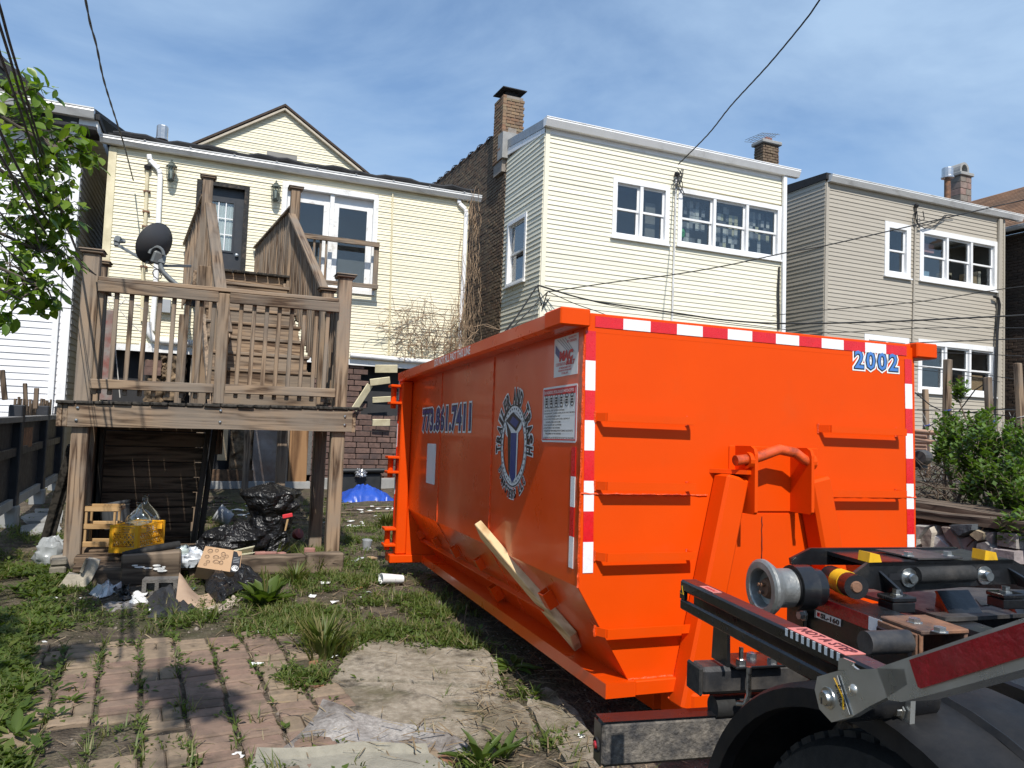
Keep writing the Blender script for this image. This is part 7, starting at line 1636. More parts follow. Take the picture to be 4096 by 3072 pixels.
# white gutter elbow, cup, tarp and tote behind
ge = gp(1545, 2345); solo('gutter_elbow', MB().lathe([(.040, .0), (.036, .0), (.030, .10), (.028, .19), (.032, .19), (.036, .10), (.040, .0)], (ge.x-.05, ge.y-.02, .055), (.95, .25, -.12), 18), M['white'], 'white plastic pipe end lying under the dumpster corner', 'pipe', sm=40)
cp_ = gp(1465, 2198); solo('paper_cup', MB().lathe([(0, 0), (.036, 0), (.050, .10), (.046, .10), (.033, .006)], (cp_.x, cp_.y, cp_.z-.005), (.05, -.1, 1), 18), M['bucket'], 'pale plastic cup standing on the ground between porch and dumpster', 'cup', sm=40)
tb0 = PZ(1475, 2012, .02); rr = random.Random(9)
tarp = MB(); n, mm = 40, 20; P0_, P1_ = PZ(1370, 2014, .03), PZ(1590, 2010, .03)
for j in range(mm+1):
    for i in range(n+1):
        u, w = i/n, j/mm; p = P0_.lerp(P1_, u); hh = .22*math.sin(math.pi*min(1, w*1.02))**.55*(.62+.42*math.exp(-((u-.42)/.22)**2)+.25*mnoise.noise((u*4, w*3, 2)))*min(1, u*7, (1-u)*7)**.6
        tarp.v.append(V3((p.x+.05*mnoise.noise((u*4, w*5, 6)), p.y+w*.75-.05*abs(mnoise.noise((u*9, w*3, 1))), .02+hh*(1+.3*mnoise.noise((u*8, w*6, 4)))+.07*abs(mnoise.noise((u*9+w*5, w*7, 8)))*min(1, u*8, (1-u)*8))))
for j in range(mm):
    for i in range(n): a = j*(n+1)+i; tarp.f.append((a, a+1, a+n+2, a+n+1))
solo('tarp', tarp, M['tarp'], 'crumpled bright blue tarp thrown over junk beyond the dumpster', 'tarp', sm=50)
t0_ = PY(1425, 1930, 12.35); tt_ = T('storage_tote', 'black plastic storage tote behind the blue tarp', 'tote', (t0_.x, 12.35, .05))
tt_.part('body', MB().box((t0_.x, 12.4, .21), (.78, .42, .36), ch=.03), M['tote']); tt_.part('lid', MB().box((t0_.x, 12.4, .41), (.84, .48, .05), ch=.02), M['tote']); tt_.part('handle', MB().tube([(t0_.x-.40, 12.15, .42), (t0_.x+.42, 12.15, .44)], .035, 10), M['tote'], sm=True)
solo('foil_scrap', lump((t0_.x+.02, 12.12, .38), (.09, .05, .07), 33, amp=.4, crease=.4, fr=4), M['foil'], 'crumpled silver foil on the black tote', 'foil', sm=True)
# scattered scraps
rr = random.Random(17); sg = 'scraps of litter on the yard'
spots = [(780, 2362), (1475, 2378), (1330, 2640), (1168, 2548), (1028, 2668), (935, 3040), (1035, 2537), (1390, 2262), (1512, 2310), (1440, 2400), (210, 2405), (180, 2580), (320, 2405), (1300, 2340), (1250, 2395), (2330, 2960), (940, 3038), (600, 2450), (1340, 2420), (1480, 2200)]
for i in range(26): spots.append((rr.uniform(1290, 1590), rr.uniform(2015, 2110)))
for i in range(16): spots.append((rr.uniform(880, 1200), rr.uniform(1985, 2080)))
for i, (x, y) in enumerate(spots):
    p = gp(x, y, .012); s = rr.uniform(.012, .034)*(rr.choice((.8, 1.1, 1.8)) if y < 2120 else 1.0); mb = MB(); k = 6; a0 = rr.uniform(0, 6)
    pts = [p+V3((s*(1+.5*rr.random())*math.cos(a0+t*2*math.pi/k), s*.6*(1+.5*rr.random())*math.sin(a0+t*2*math.pi/k), rr.uniform(-.006, .014))) for t in range(k)]
    mb.add(pts+[p+V3((0, 0, .012))], [(t, (t+1) % k, k) for t in range(k)])
    solo('paper_scrap', mb, M['paper'], 'small pale scrap of litter lying loose on the yard', 'litter', group=sg)
for i in range(38):
    x, y = rr.uniform(820, 1590), rr.uniform(1975, 2110); p = gp(x, y, .015); a = rr.uniform(-.5, .5); l = rr.uniform(.12, .5)
    solo('wood_scrap', MB().beam(p-V3((math.cos(a), math.sin(a), 0))*l/2, p+V3((math.cos(a), math.sin(a), .02))*l/2, rr.uniform(.02, .06), .015), M['timber_x' if i % 3 else 'rotten'], 'splintered strip of wood on the rubbish strewn ground by the house', 'wood scrap', group='wood scraps strewn before the torn basement')
for (x, y, s, m, lab) in [(1240, 2752, .055, 'rust', 'rusty brown flake left of the concrete slab'), (1255, 2670, .04, 'rust', 'smaller rust flake above the concrete slab corner'), (1430, 2360, .035, 'pine_x', 'orange brown wood chip before the dumpster corner'), (1490, 2235, .05, 'carton', 'flat piece of cardboard near the plastic cup'), (1810, 3045, .05, 'rust', 'rust brown chip at the front edge'), (1430, 2242, .05, 'plastic_film', 'grey plastic wrapper right of the porch corner')]:
    p = gp(x, y, .01); solo('debris_chip', MB().box(p, (s*2.2, s*1.2, .012), Euler((.2, .15, x)).to_matrix(), .003), M[m], lab, 'debris')

# ================================================================== raised yard on the right: rubble wall, rotten ledge, fence, shrub
XW = 4.2
ry = solo('raised_yard', MB().box((13.2, 4.4, .42), (17.6, 17.0, .86)), M['soil'], kind='structure', loc=(13.2, 4.4, 0))
rw = T('rubble_wall', 'broken stone retaining wall under a rotten timber ledge behind the dumpster', 'wall', (XW, 3, 0))
rw.part('backing', MB().box((XW+.16, 4.2, .42), (.10, 16.4, .80)), M['block'])
w8 = lambda x, y: (3600+x/2.764, 1700+y/2.764)
st = [[(195, 1085), (235, 1100), (225, 1250), (198, 1330)], [(230, 1090), (380, 1100), (345, 1150), (270, 1260), (245, 1420), (195, 1430), (225, 1270)], [(275, 1265), (395, 1110), (425, 1180), (400, 1425), (330, 1428)], [(428, 1185), (505, 1225), (735, 1445), (650, 1520), (410, 1500)], [(500, 1105), (590, 1110), (700, 1240), (790, 1450), (740, 1440), (560, 1250)], [(600, 1100), (900, 1090), (890, 1160), (720, 1235)], [(700, 1255), (830, 1210), (900, 1280), (860, 1450), (800, 1500)], [(835, 1205), (920, 1150), (1025, 1190), (1000, 1270), (940, 1290)], [(905, 1295), (1010, 1275), (1090, 1350), (1060, 1500), (870, 1500)], [(1030, 1180), (1120, 1170), (1110, 1330), (1015, 1265)], [(1125, 1170), (1371, 1190), (1371, 1380), (1120, 1340)], [(1095, 1350), (1371, 1390), (1371, 1540), (1070, 1540)]]
smat = [pm('stone_%d' % i, c, .35, 7, .9, bump=1, bscale=26, dirt=(.10, .09, .085), damt=.42, dscale=4) for i, c in enumerate([(.16, .15, .14), (.40, .38, .35), (.52, .46, .38), (.58, .57, .56), (.34, .28, .24), (.10, .12, .14), (.38, .36, .35), (.44, .36, .24), (.30, .28, .27), (.22, .20, .19), (.30, .27, .25), (.33, .28, .28)])]
for i, p in enumerate(st):
    P = [PX(*w8(*q), XW-.06-.02*(i % 3)) for q in p]; c = sum(P, V3((0, 0, 0)))/len(P); P = [c+(q-c)*.99 for q in P]
    mb = MB(); k = len(P); inn = [c+(q-c)*.86+V3((-.05-.015*(i % 2), 0, 0)) for q in P]; mb.v = inn+P+[q+V3((.16, 0, 0)) for q in P]
    mb.f = [tuple(range(k))]+[(j, (j+1) % k, k+(j+1) % k, k+j) for j in range(k)]+[(k+j, k+(j+1) % k, 2*k+(j+1) % k, 2*k+j) for j in range(k)]
    rw.part('stone', mb, smat[i])
rr = random.Random(2)
for Y0 in np.arange(3.75, 12, .38):
    for z in (.12, .40, .66): rw.part('stone', MB().box((XW+.02, Y0+rr.uniform(0, .1), z), (.22, rr.uniform(.3, .37), rr.uniform(.22, .27)), Euler((rr.uniform(-.08, .08), 0, 0)).to_matrix(), .04), smat[rr.randrange(12)])
for Y0 in (1.4, 1.68, 1.96, 2.24):
    rw.part('stone', MB().box((XW+.04, Y0, .22), (.2, .27, .38), Euler((rr.uniform(-.1, .1), 0, 0)).to_matrix(), .04), smat[rr.randrange(12)])
# rotten ledge
for i, (x0, x1, z, w) in enumerate([(XW-.12, XW+.02, .865, .05), (XW+.00, XW+.13, .885, .05), (XW+.12, XW+.28, .90, .04)]):
    mb = MB(); n = 40; pr = []
    for j in range(n+1):
        Y = 2.2+j*.23; e = .05*mnoise.noise((Y*2.1, i, 0))+.02*mnoise.noise((Y*7, i, 0)); dz = .02*mnoise.noise((Y*1.7, i, 5))
        mb.v += [V3((x0-e, Y, z+dz)), V3((x1, Y, z+dz+.004)), V3((x1, Y, z-w)), V3((x0-e*.6, Y, z-w+dz*.5))]
    for j in range(n):
        for k in range(4): a, b = j*4+k, j*4+(k+1) % 4; mb.f.append((a, b, b+4, a+4))
    mb.f += [(0, 1, 2, 3), (n*4, n*4+3, n*4+2, n*4+1)]; rw.part('ledge_board', mb, M['rotten'])
rw.part('metal_sheet', MB().prism([PX(*w8(*q), XW-.10) for q in ((930, 1085), (1371, 1120), (1371, 1160), (1150, 1140), (960, 1130), (880, 1165))], (.02, 0, 0)), M['blk_dusty'])

def leaf_arrays(n_side=1):
    """Unit leaf along +y, folded along the midrib and drooping: vertices and quads."""
    ys = [0, .22, .5, .78, 1.0]; ws = [.02, .36, .46, .30, .0]; vs = []; fs = []
    for y, w in zip(ys, ws): vs += [(-w/2, y, .10*w-.16*y*y), (0, y, -.16*y*y-.02), (w/2, y, .10*w-.16*y*y)]
    for i in range(4):
        for k in range(2): a = i*3+k; fs.append((a, a+1, a+4, a+3))
    return np.array(vs), np.array(fs)
LV, LF = leaf_arrays()
LV2 = np.array([(-.03, 0, 0), (.03, 0, 0), (.26, .45, .06), (-.26, .45, .06), (.0, 1.0, -.06), (-.0, 1.0, -.06)]); LF2 = np.array([(0, 1, 2, 3), (3, 2, 4, 5)])
def cloud(pos, dirs, nrm, size, width=1., V=None, Fc=None):
    """Many leaves as one mesh: pos, dirs, nrm (n,3); size (n,)."""
    V = LV2 if V is None else V; Fc = LF2 if Fc is None else Fc
    d = dirs/np.linalg.norm(dirs, axis=1, keepdims=True); x = np.cross(d, nrm); x /= np.linalg.norm(x, axis=1, keepdims=True)+1e-9; z = np.cross(x, d)
    k = len(V); s = size[:, None, None]
    P = pos[:, None]+s*(V[None, :, 0:1]*width*x[:, None]+V[None, :, 1:2]*d[:, None]+V[None, :, 2:3]*z[:, None])
    F_ = Fc[None]+(np.arange(len(pos))*k)[:, None, None]
    return P.reshape(-1, 3), F_.reshape(-1, 4)
def leafmat(name, cols, rough=.42, trans=.35):
    q = NT(name); g = q.n('ShaderNodeNewGeometry'); oi = q.n('ShaderNodeObjectInfo'); r = q.math('FRACT', q.math('ADD', g.outputs['Random Per Island'], oi.outputs['Random']))
    n_ = len(cols); col = q.ramp(r, [(i/(n_-1), c) for i, c in enumerate(cols)]); q.set(Base_Color=col, Roughness=rough, Specular_IOR_Level=.4)
    tl = q.n('ShaderNodeBsdfTranslucent'); q.l(q.mix(1.0, col, (1.5, 1.7, .5), 'MULTIPLY'), tl.inputs[0]); ms = q.n('ShaderNodeMixShader'); ms.inputs[0].default_value = trans
    q.l(q.b.outputs[0], ms.inputs[1]); q.l(tl.outputs[0], ms.inputs[2]); q.l(ms.outputs[0], q.out.inputs[0]); return q.m
M['leaf_tree'] = leafmat('pear_leaf', [(.15, .235, .03), (.09, .165, .022), (.20, .27, .04), (.065, .12, .022), (.13, .20, .026)], .35, .4)
M['leaf_shrub'] = leafmat('privet_leaf', [(.085, .15, .03), (.12, .195, .04), (.06, .11, .022), (.15, .22, .055)], .4, .3)
M['leaf_weed'] = leafmat('weed_leaf', [(.07, .112, .02), (.10, .145, .026), (.05, .085, .015), (.135, .17, .038)], .5, .35)
M['grass'] = leafmat('grass_blade', [(.085, .125, .022), (.13, .165, .036), (.07, .105, .018), (.23, .19, .085), (.10, .14, .026)], .5, .35)
M['straw'] = leafmat('dry_straw', [(.26, .19, .11), (.18, .125, .075), (.34, .27, .17), (.12, .085, .055)], .8, .1)
M['twig'] = pm('brown_twig', (.11, .08, .055), .3, 12, .9, bump=.3)
M['bark'] = pm('tree_bark', (.10, .08, .065), .35, 9, .95, bump=1, bscale=30, stretch=(1, 1, .3))
rg_ = np.random.default_rng(3)
def unit(n): v = rg_.normal(size=(n, 3)); return v/np.linalg.norm(v, axis=1, keepdims=True)
# shrub
shb = T('shrub', 'leafy green privet shrub growing over the rotten ledge at the right', 'shrub', (4.75, 3.3, .86))
cl_px = [(3775, 1850, 4.8, .07), (3830, 1800, 4.9, .14), (3810, 1745, 5.0, .07), (3900, 1790, 4.9, .14), (3935, 1725, 5.0, .06), (3930, 1840, 4.75, .17), (3870, 1900, 4.7, .14), (3990, 1900, 4.7, .17), (4050, 1850, 4.8, .15), (4090, 1800, 4.9, .09), (3960, 1985, 4.55, .13), (4050, 1985, 4.5, .15), (3880, 1990, 4.55, .08), (4090, 2060, 4.4, .11), (4020, 2055, 4.45, .07), (4140, 1900, 4.7, .2), (3835, 1600, 5.0, .04), (3770, 1790, 4.95, .05), (4075, 2170, 4.15, .08), (4040, 2190, 4.12, .05)]
stems = MB(); P_, D_, N_ = [], [], []
for (x, y, X, r) in cl_px:
    c = PX(x, y, X); root = V3((4.85+rr.uniform(-.2, .3), min(max(c.y+rr.uniform(-.15, .15), 2.6), 3.8), .86))
    mid = root.lerp(c, .55)+V3((rr.uniform(-.06, .06), rr.uniform(-.06, .06), .05)); stems.tube([root, mid, c], [.010, .007, .004], 5)
    ns = int(12+r*260)
    for k in range(ns):
        o = c+V3(unit(1)[0])*r*(rr.random()**.45); o.z += r*.2; d = V3((rr.uniform(-.5, .5), rr.uniform(-.5, .5), 1)).normalized(); L_ = rr.uniform(.07, .14)
        stems.tube([o, o+d*L_], [.0022, .0012], 3, False)
        for q in range(rr.randint(6, 10)):
            t = q/8; a = q*2.4+rr.random(); P_.append(o+d*(L_*t)); dd = (V3((math.cos(a), math.sin(a), .35+.5*t))).normalized(); D_.append(dd); N_.append((d+V3((0, 0, .3))).normalized())
P_, D_, N_ = np.array(P_), np.array(D_), np.array(N_); S_ = rg_.uniform(.035, .058, len(P_))
order = np.argsort(np.linalg.norm(P_-np.array(CAM), axis=1)+rg_.uniform(0, .5, len(P_)))
lm = np_mesh('leaf', LV, LF); lm.materials.append(M['leaf_shrub']); smooth(lm)
def put_leaf(th, me, p, d, n, s, w=1., nm='leaf'):
    d = V3(d).normalized(); x = d.cross(V3(n)).normalized(); z = x.cross(d); o = th.put(nm, me, None, V3(p), Matrix((x, d, z)).transposed().to_euler()); o.scale = (s*w, s, s); return o
for i in order[:280]: put_leaf(shb, lm, P_[i], D_[i], N_[i], S_[i])
rest = order[280:]; me = np_mesh('leaves', *(lambda a: (a[0]-np.array(shb.loc), a[1]))(cloud(P_[rest], D_[rest], N_[rest], S_[rest], 1.))); shb.part('leaves', me, M['leaf_shrub'], kind='stuff'); shb.part('stems', stems, M['twig'])
dt = MB()
for i in range(150):
    a = PX(rr.uniform(3670, 3860), rr.uniform(1880, 2060), 4.62+rr.uniform(-.2, .35)); b = a+V3((rr.uniform(-.12, .12), rr.uniform(-.25, .25), rr.uniform(-.08, .12))); dt.tube([a, a.lerp(b, .5)+V3((0, 0, rr.uniform(-.03, .05))), b], [.004, .003, .0015], 4)
dt.tube([PX(3675, 1925, 4.2), PX(3740, 1950, 4.15), PX(3830, 1958, 4.2)], .005, 5); dt.tube([PX(3965, 2070, 4.1), PX(3905, 2150, 4.08), PX(3868, 2185, 4.08)], .004, 5)
solo('dead_twigs', dt, M['twig'], 'tangle of dry brown twigs under the shrub beside the dumpster', 'twigs', kind='stuff')
# weathered posts with chicken wire
gpo = 'weathered fence posts of the raised yard'
fpx = [((3791, 1438), (3786, 1745), 7.2, .075, 'thickest grey fence post behind the shrub top'), ((3951, 1509), (3963, 1790), 7.0, .065, 'grey fence post with green twine right of the tall shrub shoot'), ((4070, 1453), (4092, 1830), 6.6, .06, 'leaning grey fence post with white tie at the far right edge'), ((3701, 1557), (3705, 1725), 7.6, .06, 'thin short fence post nearest the dumpster edge')]
base = []
for (t, b, X, w, lab) in fpx:
    pt_, pb = PX(*t, X), PX(*b, X); d = (pb-pt_).normalized(); bt = pt_+d*((.86-pt_.z)/d.z) if d.z < -.2 else pb
    o = T('fence_post', lab, 'post', bt, gpo); o.part('post', MB().beam(bt, pt_, w, w*.8, (0, 1, 0), .006), M['wood_z']); base.append((bt, pt_))
    o.part('tie', MB().tube([pt_.lerp(bt, .45)+V3((w*.6*math.cos(a), w*.6*math.sin(a), .01*a)) for a in [k*.7 for k in range(12)]], .004, 4), M['cable_grey'] if '4092' in str(b) else M['tarp'])
wm = MB(); Yw0, Yw1 = PX(4120, 1700, 6.9).y, PX(3668, 1700, 6.9).y; z0, z1 = .86, PX(3900, 1640, 6.9).z
ch_ = .045; ny = int((Yw1-Yw0)/ch_); nz_ = int((z1-z0)/ch_)
for i in range(ny):
    pts = [(6.9+.02*math.sin(i), Yw0+i*ch_+(ch_*.5 if j % 2 else 0)*(1 if i % 2 else -1)*.9, z0+j*ch_) for j in range(nz_+1)]; wm.tube(pts, .0022, 3, False)
for z in (z0+.02, z1): wm.tube([(6.9, Yw0, z), (6.9, Yw1, z+.01)], .004, 4)
solo('wire_netting', wm, M['grey_pipe'], 'sagging chicken wire netting between the weathered posts', 'netting')
gw = MB()
for (pts) in ([(3660, 1570), (3720, 1620), (3760, 1640)], [(3770, 1735), (3840, 1640), (3900, 1560), (3935, 1538)], [(3660, 1735), (3800, 1660), (3960, 1640), (4096, 1628)], [(3660, 1640), (3900, 1650), (4096, 1670)]): gw.tube([PX(x, y, 6.8) for x, y in pts], .006, 4)
solo('slack_wire', gw, M['cable'], 'slack garden wires strung across the weathered posts', 'wire')
pk = pm('pink_conduit', (.55, .33, .22), .1, 6, .6)
for i, (y0, y1) in enumerate([(1722, 1735), (1740, 1746), (1752, 1775), (1765, 1768), (1780, 1784), (1795, 1798)]):
    a, b = PX(3640, y0, 5.6), PX(3770 if i in (0, 2) else 3712, y1, 5.6); solo('plastic_conduit', MB().tube([a+V3((0, 1.2, 0)), a, b], .020, 10), pk, ['topmost', 'second', 'third', 'fourth', 'fifth', 'lowest'][i]+' salmon pink conduit in the stack beside the shrub', 'pipe', group='pink conduits stacked beside the shrub', sm=True)
gq = PX(3690, 1830, 5.2); solo('junk_motor', MB().lathe([(0, .06), (.05, .06), (.06, .04), (.06, -.04), (.03, -.06)], gq, (-1, -.3, 0), 16).box(gq+V3((.02, .06, -.06)), (.1, .12, .08), ch=.01), M['blk_dusty'], 'dark scrap machine part behind the dumpster corner', 'scrap')
# stakes left standing in the near yard of the taupe house
# ================================================================== pear tree at the left
tr_ = T('pear_tree', 'leafy green tree whose branches reach in at the upper left', 'tree', (-3.3, 2.6, 0))
tr_.part('trunk', MB().tube([(-3.3, 2.6, -.05), (-3.28, 2.62, .8), (-3.2, 2.7, 1.7), (-3.1, 2.75, 2.5), (-3.0, 2.7, 3.4), (-2.95, 2.6, 4.6)], [.17, .14, .125, .11, .085, .04], 14), M['bark'], sm=True)
cl2 = [(40, 330, 4.9, .16), (70, 400, 4.9, .18), (110, 360, 4.7, .14), (20, 470, 4.6, .2), (140, 470, 4.8, .12), (60, 560, 4.5, .2), (150, 560, 4.6, .18), (215, 575, 4.7, .12), (260, 565, 4.8, .10), (310, 545, 4.8, .09), (30, 680, 4.4, .2), (190, 640, 4.6, .14), (300, 620, 4.7, .13), (345, 615, 4.8, .06), (230, 690, 4.6, .11), (120, 700, 4.4, .16), (60, 800, 4.4, .16), (150, 790, 4.4, .14), (220, 745, 4.5, .12), (270, 815, 4.6, .10), (285, 855, 4.6, .08), (180, 850, 4.5, .12), (110, 880, 4.4, .12), (40, 900, 4.4, .14), (250, 890, 4.6, .07), (150, 905, 4.5, .08), (100, 990, 4.4, .09), (170, 985, 4.5, .08), (235, 1010, 4.5, .09), (270, 1040, 4.5, .07), (210, 990, 4.5, .06), (40, 1060, 4.3, .13), (90, 1090, 4.3, .12), (140, 1150, 4.3, .10), (200, 1150, 4.4, .09), (160, 1210, 4.4, .08), (20, 1170, 4.2, .1), (215, 1210, 4.4, .05), (20, 1280, 4.2, .06), (60, 1130, 4.3, .1)]
P_, D_, N_ = [], [], []; tw = []
heads = [V3((-3.0, 2.75, 3.2)), V3((-3.1, 2.75, 2.5)), V3((-3.2, 2.7, 1.9)), V3((-2.97, 2.68, 3.9))]
limb_t = [(90, 420, 4.9), (200, 600, 4.6), (230, 830, 4.5), (170, 1010, 4.4), (150, 1150, 4.3)]
limb_e = []
for (x, y, dd), hi in zip(limb_t, (3, 0, 0, 1, 1)):
    e = DEP(x, y, dd); a = heads[hi]; mids = [a.lerp(e, t)+V3((0, 0, .10*math.sin(t*3.1)))+V3((rr.uniform(-.04, .04), rr.uniform(-.04, .04), 0)) for t in (0, .25, .5, .75, 1)]; limb_e.append(mids)
    tr_.part('limb', MB().tube(mids, [.035, .028, .02, .013, .007], 8), M['bark'], sm=True)
twm = MB()
def foliage(c, r, n):
    best = min((q for l in limb_e for q in l[1:]), key=lambda q: (q-c).length)
    twm.tube([best, best.lerp(c, .5)+V3((0, 0, .03)), c], [.007, .005, .003], 5)
    for k in range(n):
        o = c+V3(unit(1)[0])*r*(rr.random()**.4); d = V3((rr.uniform(-1, 1), rr.uniform(-1, 1), rr.uniform(-.9, .1))).normalized()
        P_.append(o); D_.append(d); N_.append(V3((rr.uniform(-.6, .6), rr.uniform(-.9, .3), 1)).normalized())
        if k % 4 == 0: twm.tube([c, c.lerp(o, .6)+V3((0, 0, .02)), o], [.003, .0022, .0015], 3, False)
for (x, y, dd, r) in cl2: foliage(DEP(x, y, dd), r*.95, int(8+r*135))
nv = len(P_)
# the rest of the crown, outside the picture to the left, then clusters added overhead to cast shade
for k in range(130):
    v = unit(1)[0]; c = V3((-3.35+v[0]*1.15*rr.random()**.4, 2.0+v[1]*1.5*rr.random()**.4, 4.1+v[2]*1.3*rr.random()**.4))
    q = CR.dot(c-CAM)/max(_f.dot(c-CAM), .01)
    if _f.dot(c-CAM) > 0 and q > -.80: continue
    foliage(c, .34, 34)
for (sx_, sy_, r) in [(-.08, 3.95, .17), (.06, 3.62, .14), (-.62, 4.55, .13), (-1.25, 4.6, .3), (-1.15, 3.9, .3), (-1.0, 3.4, .3), (-1.35, 5.2, .3), (-1.05, 4.25, .2), (-1.45, 4.3, .35), (-1.2, 5.0, .3), (-1.0, 2.9, .3), (-1.55, 5.7, .35), (-1.25, 3.6, .3), (-1.5, 5.3, .3), (-1.6, 6., .3), (-1.7, 6.7, .3), (-1.75, 7.4, .35), (-1.8, 8.2, .35), (-1.15, 3.3, .25), (.95, 2.0, .10)]:
    z = 4.6+.4*rr.random(); c = V3((sx_, sy_, 0))+SUN*(z/SUN.z); foliage(c, r, int(60+r*420))  # unseen leaves added up the sun line, each cluster shading its ground spot
P_, D_, N_ = np.array(P_), np.array(D_), np.array(N_); S_ = rg_.uniform(.05, .085, len(P_)); S_[nv:] *= 1.75  # out-of-view leaves enlarged to thicken their shade
lt = np_mesh('leaf', LV*np.array([1.25, 1, 1]), LF); lt.materials.append(M['leaf_tree']); smooth(lt)
vis = np.arange(nv); rg_.shuffle(vis); vis = vis[np.argsort(np.linalg.norm(P_[vis]-np.array(CAM), axis=1)+rg_.uniform(0, .6, nv))]
for i in vis[:300]: put_leaf(tr_, lt, P_[i], D_[i], N_[i], S_[i])
rest = np.concatenate([vis[300:], np.arange(nv, len(P_))]); me = np_mesh('leaves', *(lambda a: (a[0]-np.array(tr_.loc), a[1]))(cloud(P_[rest], D_[rest], N_[rest], S_[rest], 1.25, LV, LF))); smooth(me); tr_.part('leaves', me, M['leaf_tree'], kind='stuff'); tr_.part('twigs', twm, M['bark'])
print('tree leaves', len(P_), nv)

# ================================================================== dead vine on the cream house corner
vn = MB(); rv = random.Random(8)
for i in range(70):
    x = rv.choice([1840, 1850, 1860, 1872, 1600, 1650, 1700, 1750, 1790, 1820]); y = rv.uniform(1380, 1450); pts = []; top = rv.uniform(870, 1250) if x > 1830 else rv.uniform(1150, 1380); dx = rv.uniform(-30, 45); ph = rv.uniform(0, 6); am = rv.uniform(4, 22); Y = YH-rv.uniform(.03, .16)
    for k in range(10): t = k/9; pts.append(PY(x+dx*t+am*math.sin(ph+t*5)+6*math.sin(ph*3+t*13), y+(top-y)*t, Y-.05*math.sin(t*4+ph)))
    vn.tube(pts, [.007*(1-.07*k) for k in range(10)], 4, False)
for i in range(60):
    x0, y0 = rv.uniform(1560, 1880), rv.uniform(1250, 1440); a = rv.uniform(0, 6); pts = [PY(x0+rv.uniform(10, 28)*k*math.cos(a+.35*k), y0-rv.uniform(5, 20)*k*abs(math.sin(a+.3*k)), YH-.1-.03*k) for k in range(7)]; vn.tube(pts, .005, 3, False)
for i in range(40):
    x0, y0 = rv.uniform(1875, 1925), rv.uniform(850, 1400); pts = [PY(x0+rv.uniform(-8, 12)*math.sin(k*1.2+i), y0-22*k, YH-.2+rv.uniform(-.05, .05)) for k in range(6)]; vn.tube(pts, .005, 3, False)
solo('dead_vine', vn, pm('dead_vine_bark', (.27, .185, .115), .3, 10, .9, bump=.2), 'bare brown vine tangled over the right corner of the cream house', 'vine', kind='stuff')

# ================================================================== overhead cables
def wire(name, pts, r, label, m='cable', strands=1, group=None, sub=6):
    P = [V3(p) for p in pts]; Q = []
    for i in range(len(P)-1):
        p0, p1, p2, p3 = P[max(i-1, 0)], P[i], P[i+1], P[min(i+2, len(P)-1)]
        for k in range(sub):
            t = k/sub; Q.append(.5*((2*p1)+(p2-p0)*t+(2*p0-5*p1+4*p2-p3)*t*t+(3*p1-p0-3*p2+p3)*t**3))
    Q.append(P[-1]); mb = MB()
    if strands == 1: mb.tube(Q, r, 6)
    else:
        R_ = []; 
        for i in range(len(Q)-1):
            for k in range(8): R_.append(Q[i].lerp(Q[i+1], k/8))
        R_.append(Q[-1]); acc = 0; ds = [0]
        for i in range(1, len(R_)): acc += (R_[i]-R_[i-1]).length; ds.append(acc)
        for s in range(strands):
            o = []
            for i, p in enumerate(R_):
                t = (R_[min(i+1, len(R_)-1)]-R_[max(i-1, 0)]).normalized(); n = t.cross(V3((0, 0, 1))).normalized(); b = t.cross(n); a = ds[i]*9+2*math.pi*s/strands; o.append(p+(n*math.cos(a)+b*math.sin(a))*r*.55)
            mb.tube(o, r, 5)
    return solo(name, mb, M[m], label, 'cable', sm=True, group=group)
def path(px, y0, y1):
    n = len(px); tot = [0]
    for a, b in zip(px[:-1], px[1:]): tot.append(tot[-1]+math.hypot(a[0]-b[0], a[1]-b[1]))
    out = []
    for (x, y), t in zip(px, tot): s = t/tot[-1]; Y = 1/((1-s)/y0+s/y1); out.append(PY(x, y, Y))
    return out
def ext(p): return [p[0]+(p[0]-p[1]).normalized()*7, p[0]+(p[0]-p[1]).normalized()*2]+p
wire('service_cable', ext(path([(334, -40), (342, 0), (362, 100), (385, 180), (412, 310), (448, 430), (490, 560), (512, 640), (533, 722)], 6.5, 12.75)), .007, 'twisted black service cable dropping to the left corner of the cream house', strands=2, sub=4)
wire('service_cable', ext(path([(3312, -45), (3278, 0), (3222, 80), (3074, 259), (2926, 420), (2833, 537), (2713, 657)], 7.5, 12.7)), .0085, 'twisted black service cable dropping to the middle of the ivory house', strands=3, sub=4)
gl_ = 'thick black cables crossing the tree at the upper left'
for k, (px, lab) in enumerate([([(-40, -90), (0, 30), (38, 169), (76, 295), (127, 464), (160, 570), (203, 696), (245, 817), (282, 932), (315, 1020)], 'upper right of the bundled black cables before the tree'), ([(-40, -20), (0, 105), (46, 253), (76, 359), (110, 456), (148, 570), (190, 684), (240, 820), (278, 935), (313, 1022)], 'second black cable before the tree running beside the first'), ([(-40, 90), (0, 215), (34, 312), (76, 430), (110, 532), (143, 633), (169, 716), (199, 790), (231, 850), (290, 960), (318, 1030)], 'third black cable before the tree in the middle of the fan'), ([(-40, 430), (0, 525), (51, 631), (116, 752), (181, 868), (241, 956), (305, 1030), (380, 1098)], 'thickest lower black cable ending at the porch railing'), ([(-40, 560), (0, 622), (60, 724), (130, 849), (199, 956), (259, 1015), (324, 1062), (384, 1100)], 'lowest thick black cable ending at the porch railing')]):
    wire('drop_cable', path(px, 2.6, 6.6), .0052, lab, group=gl_)
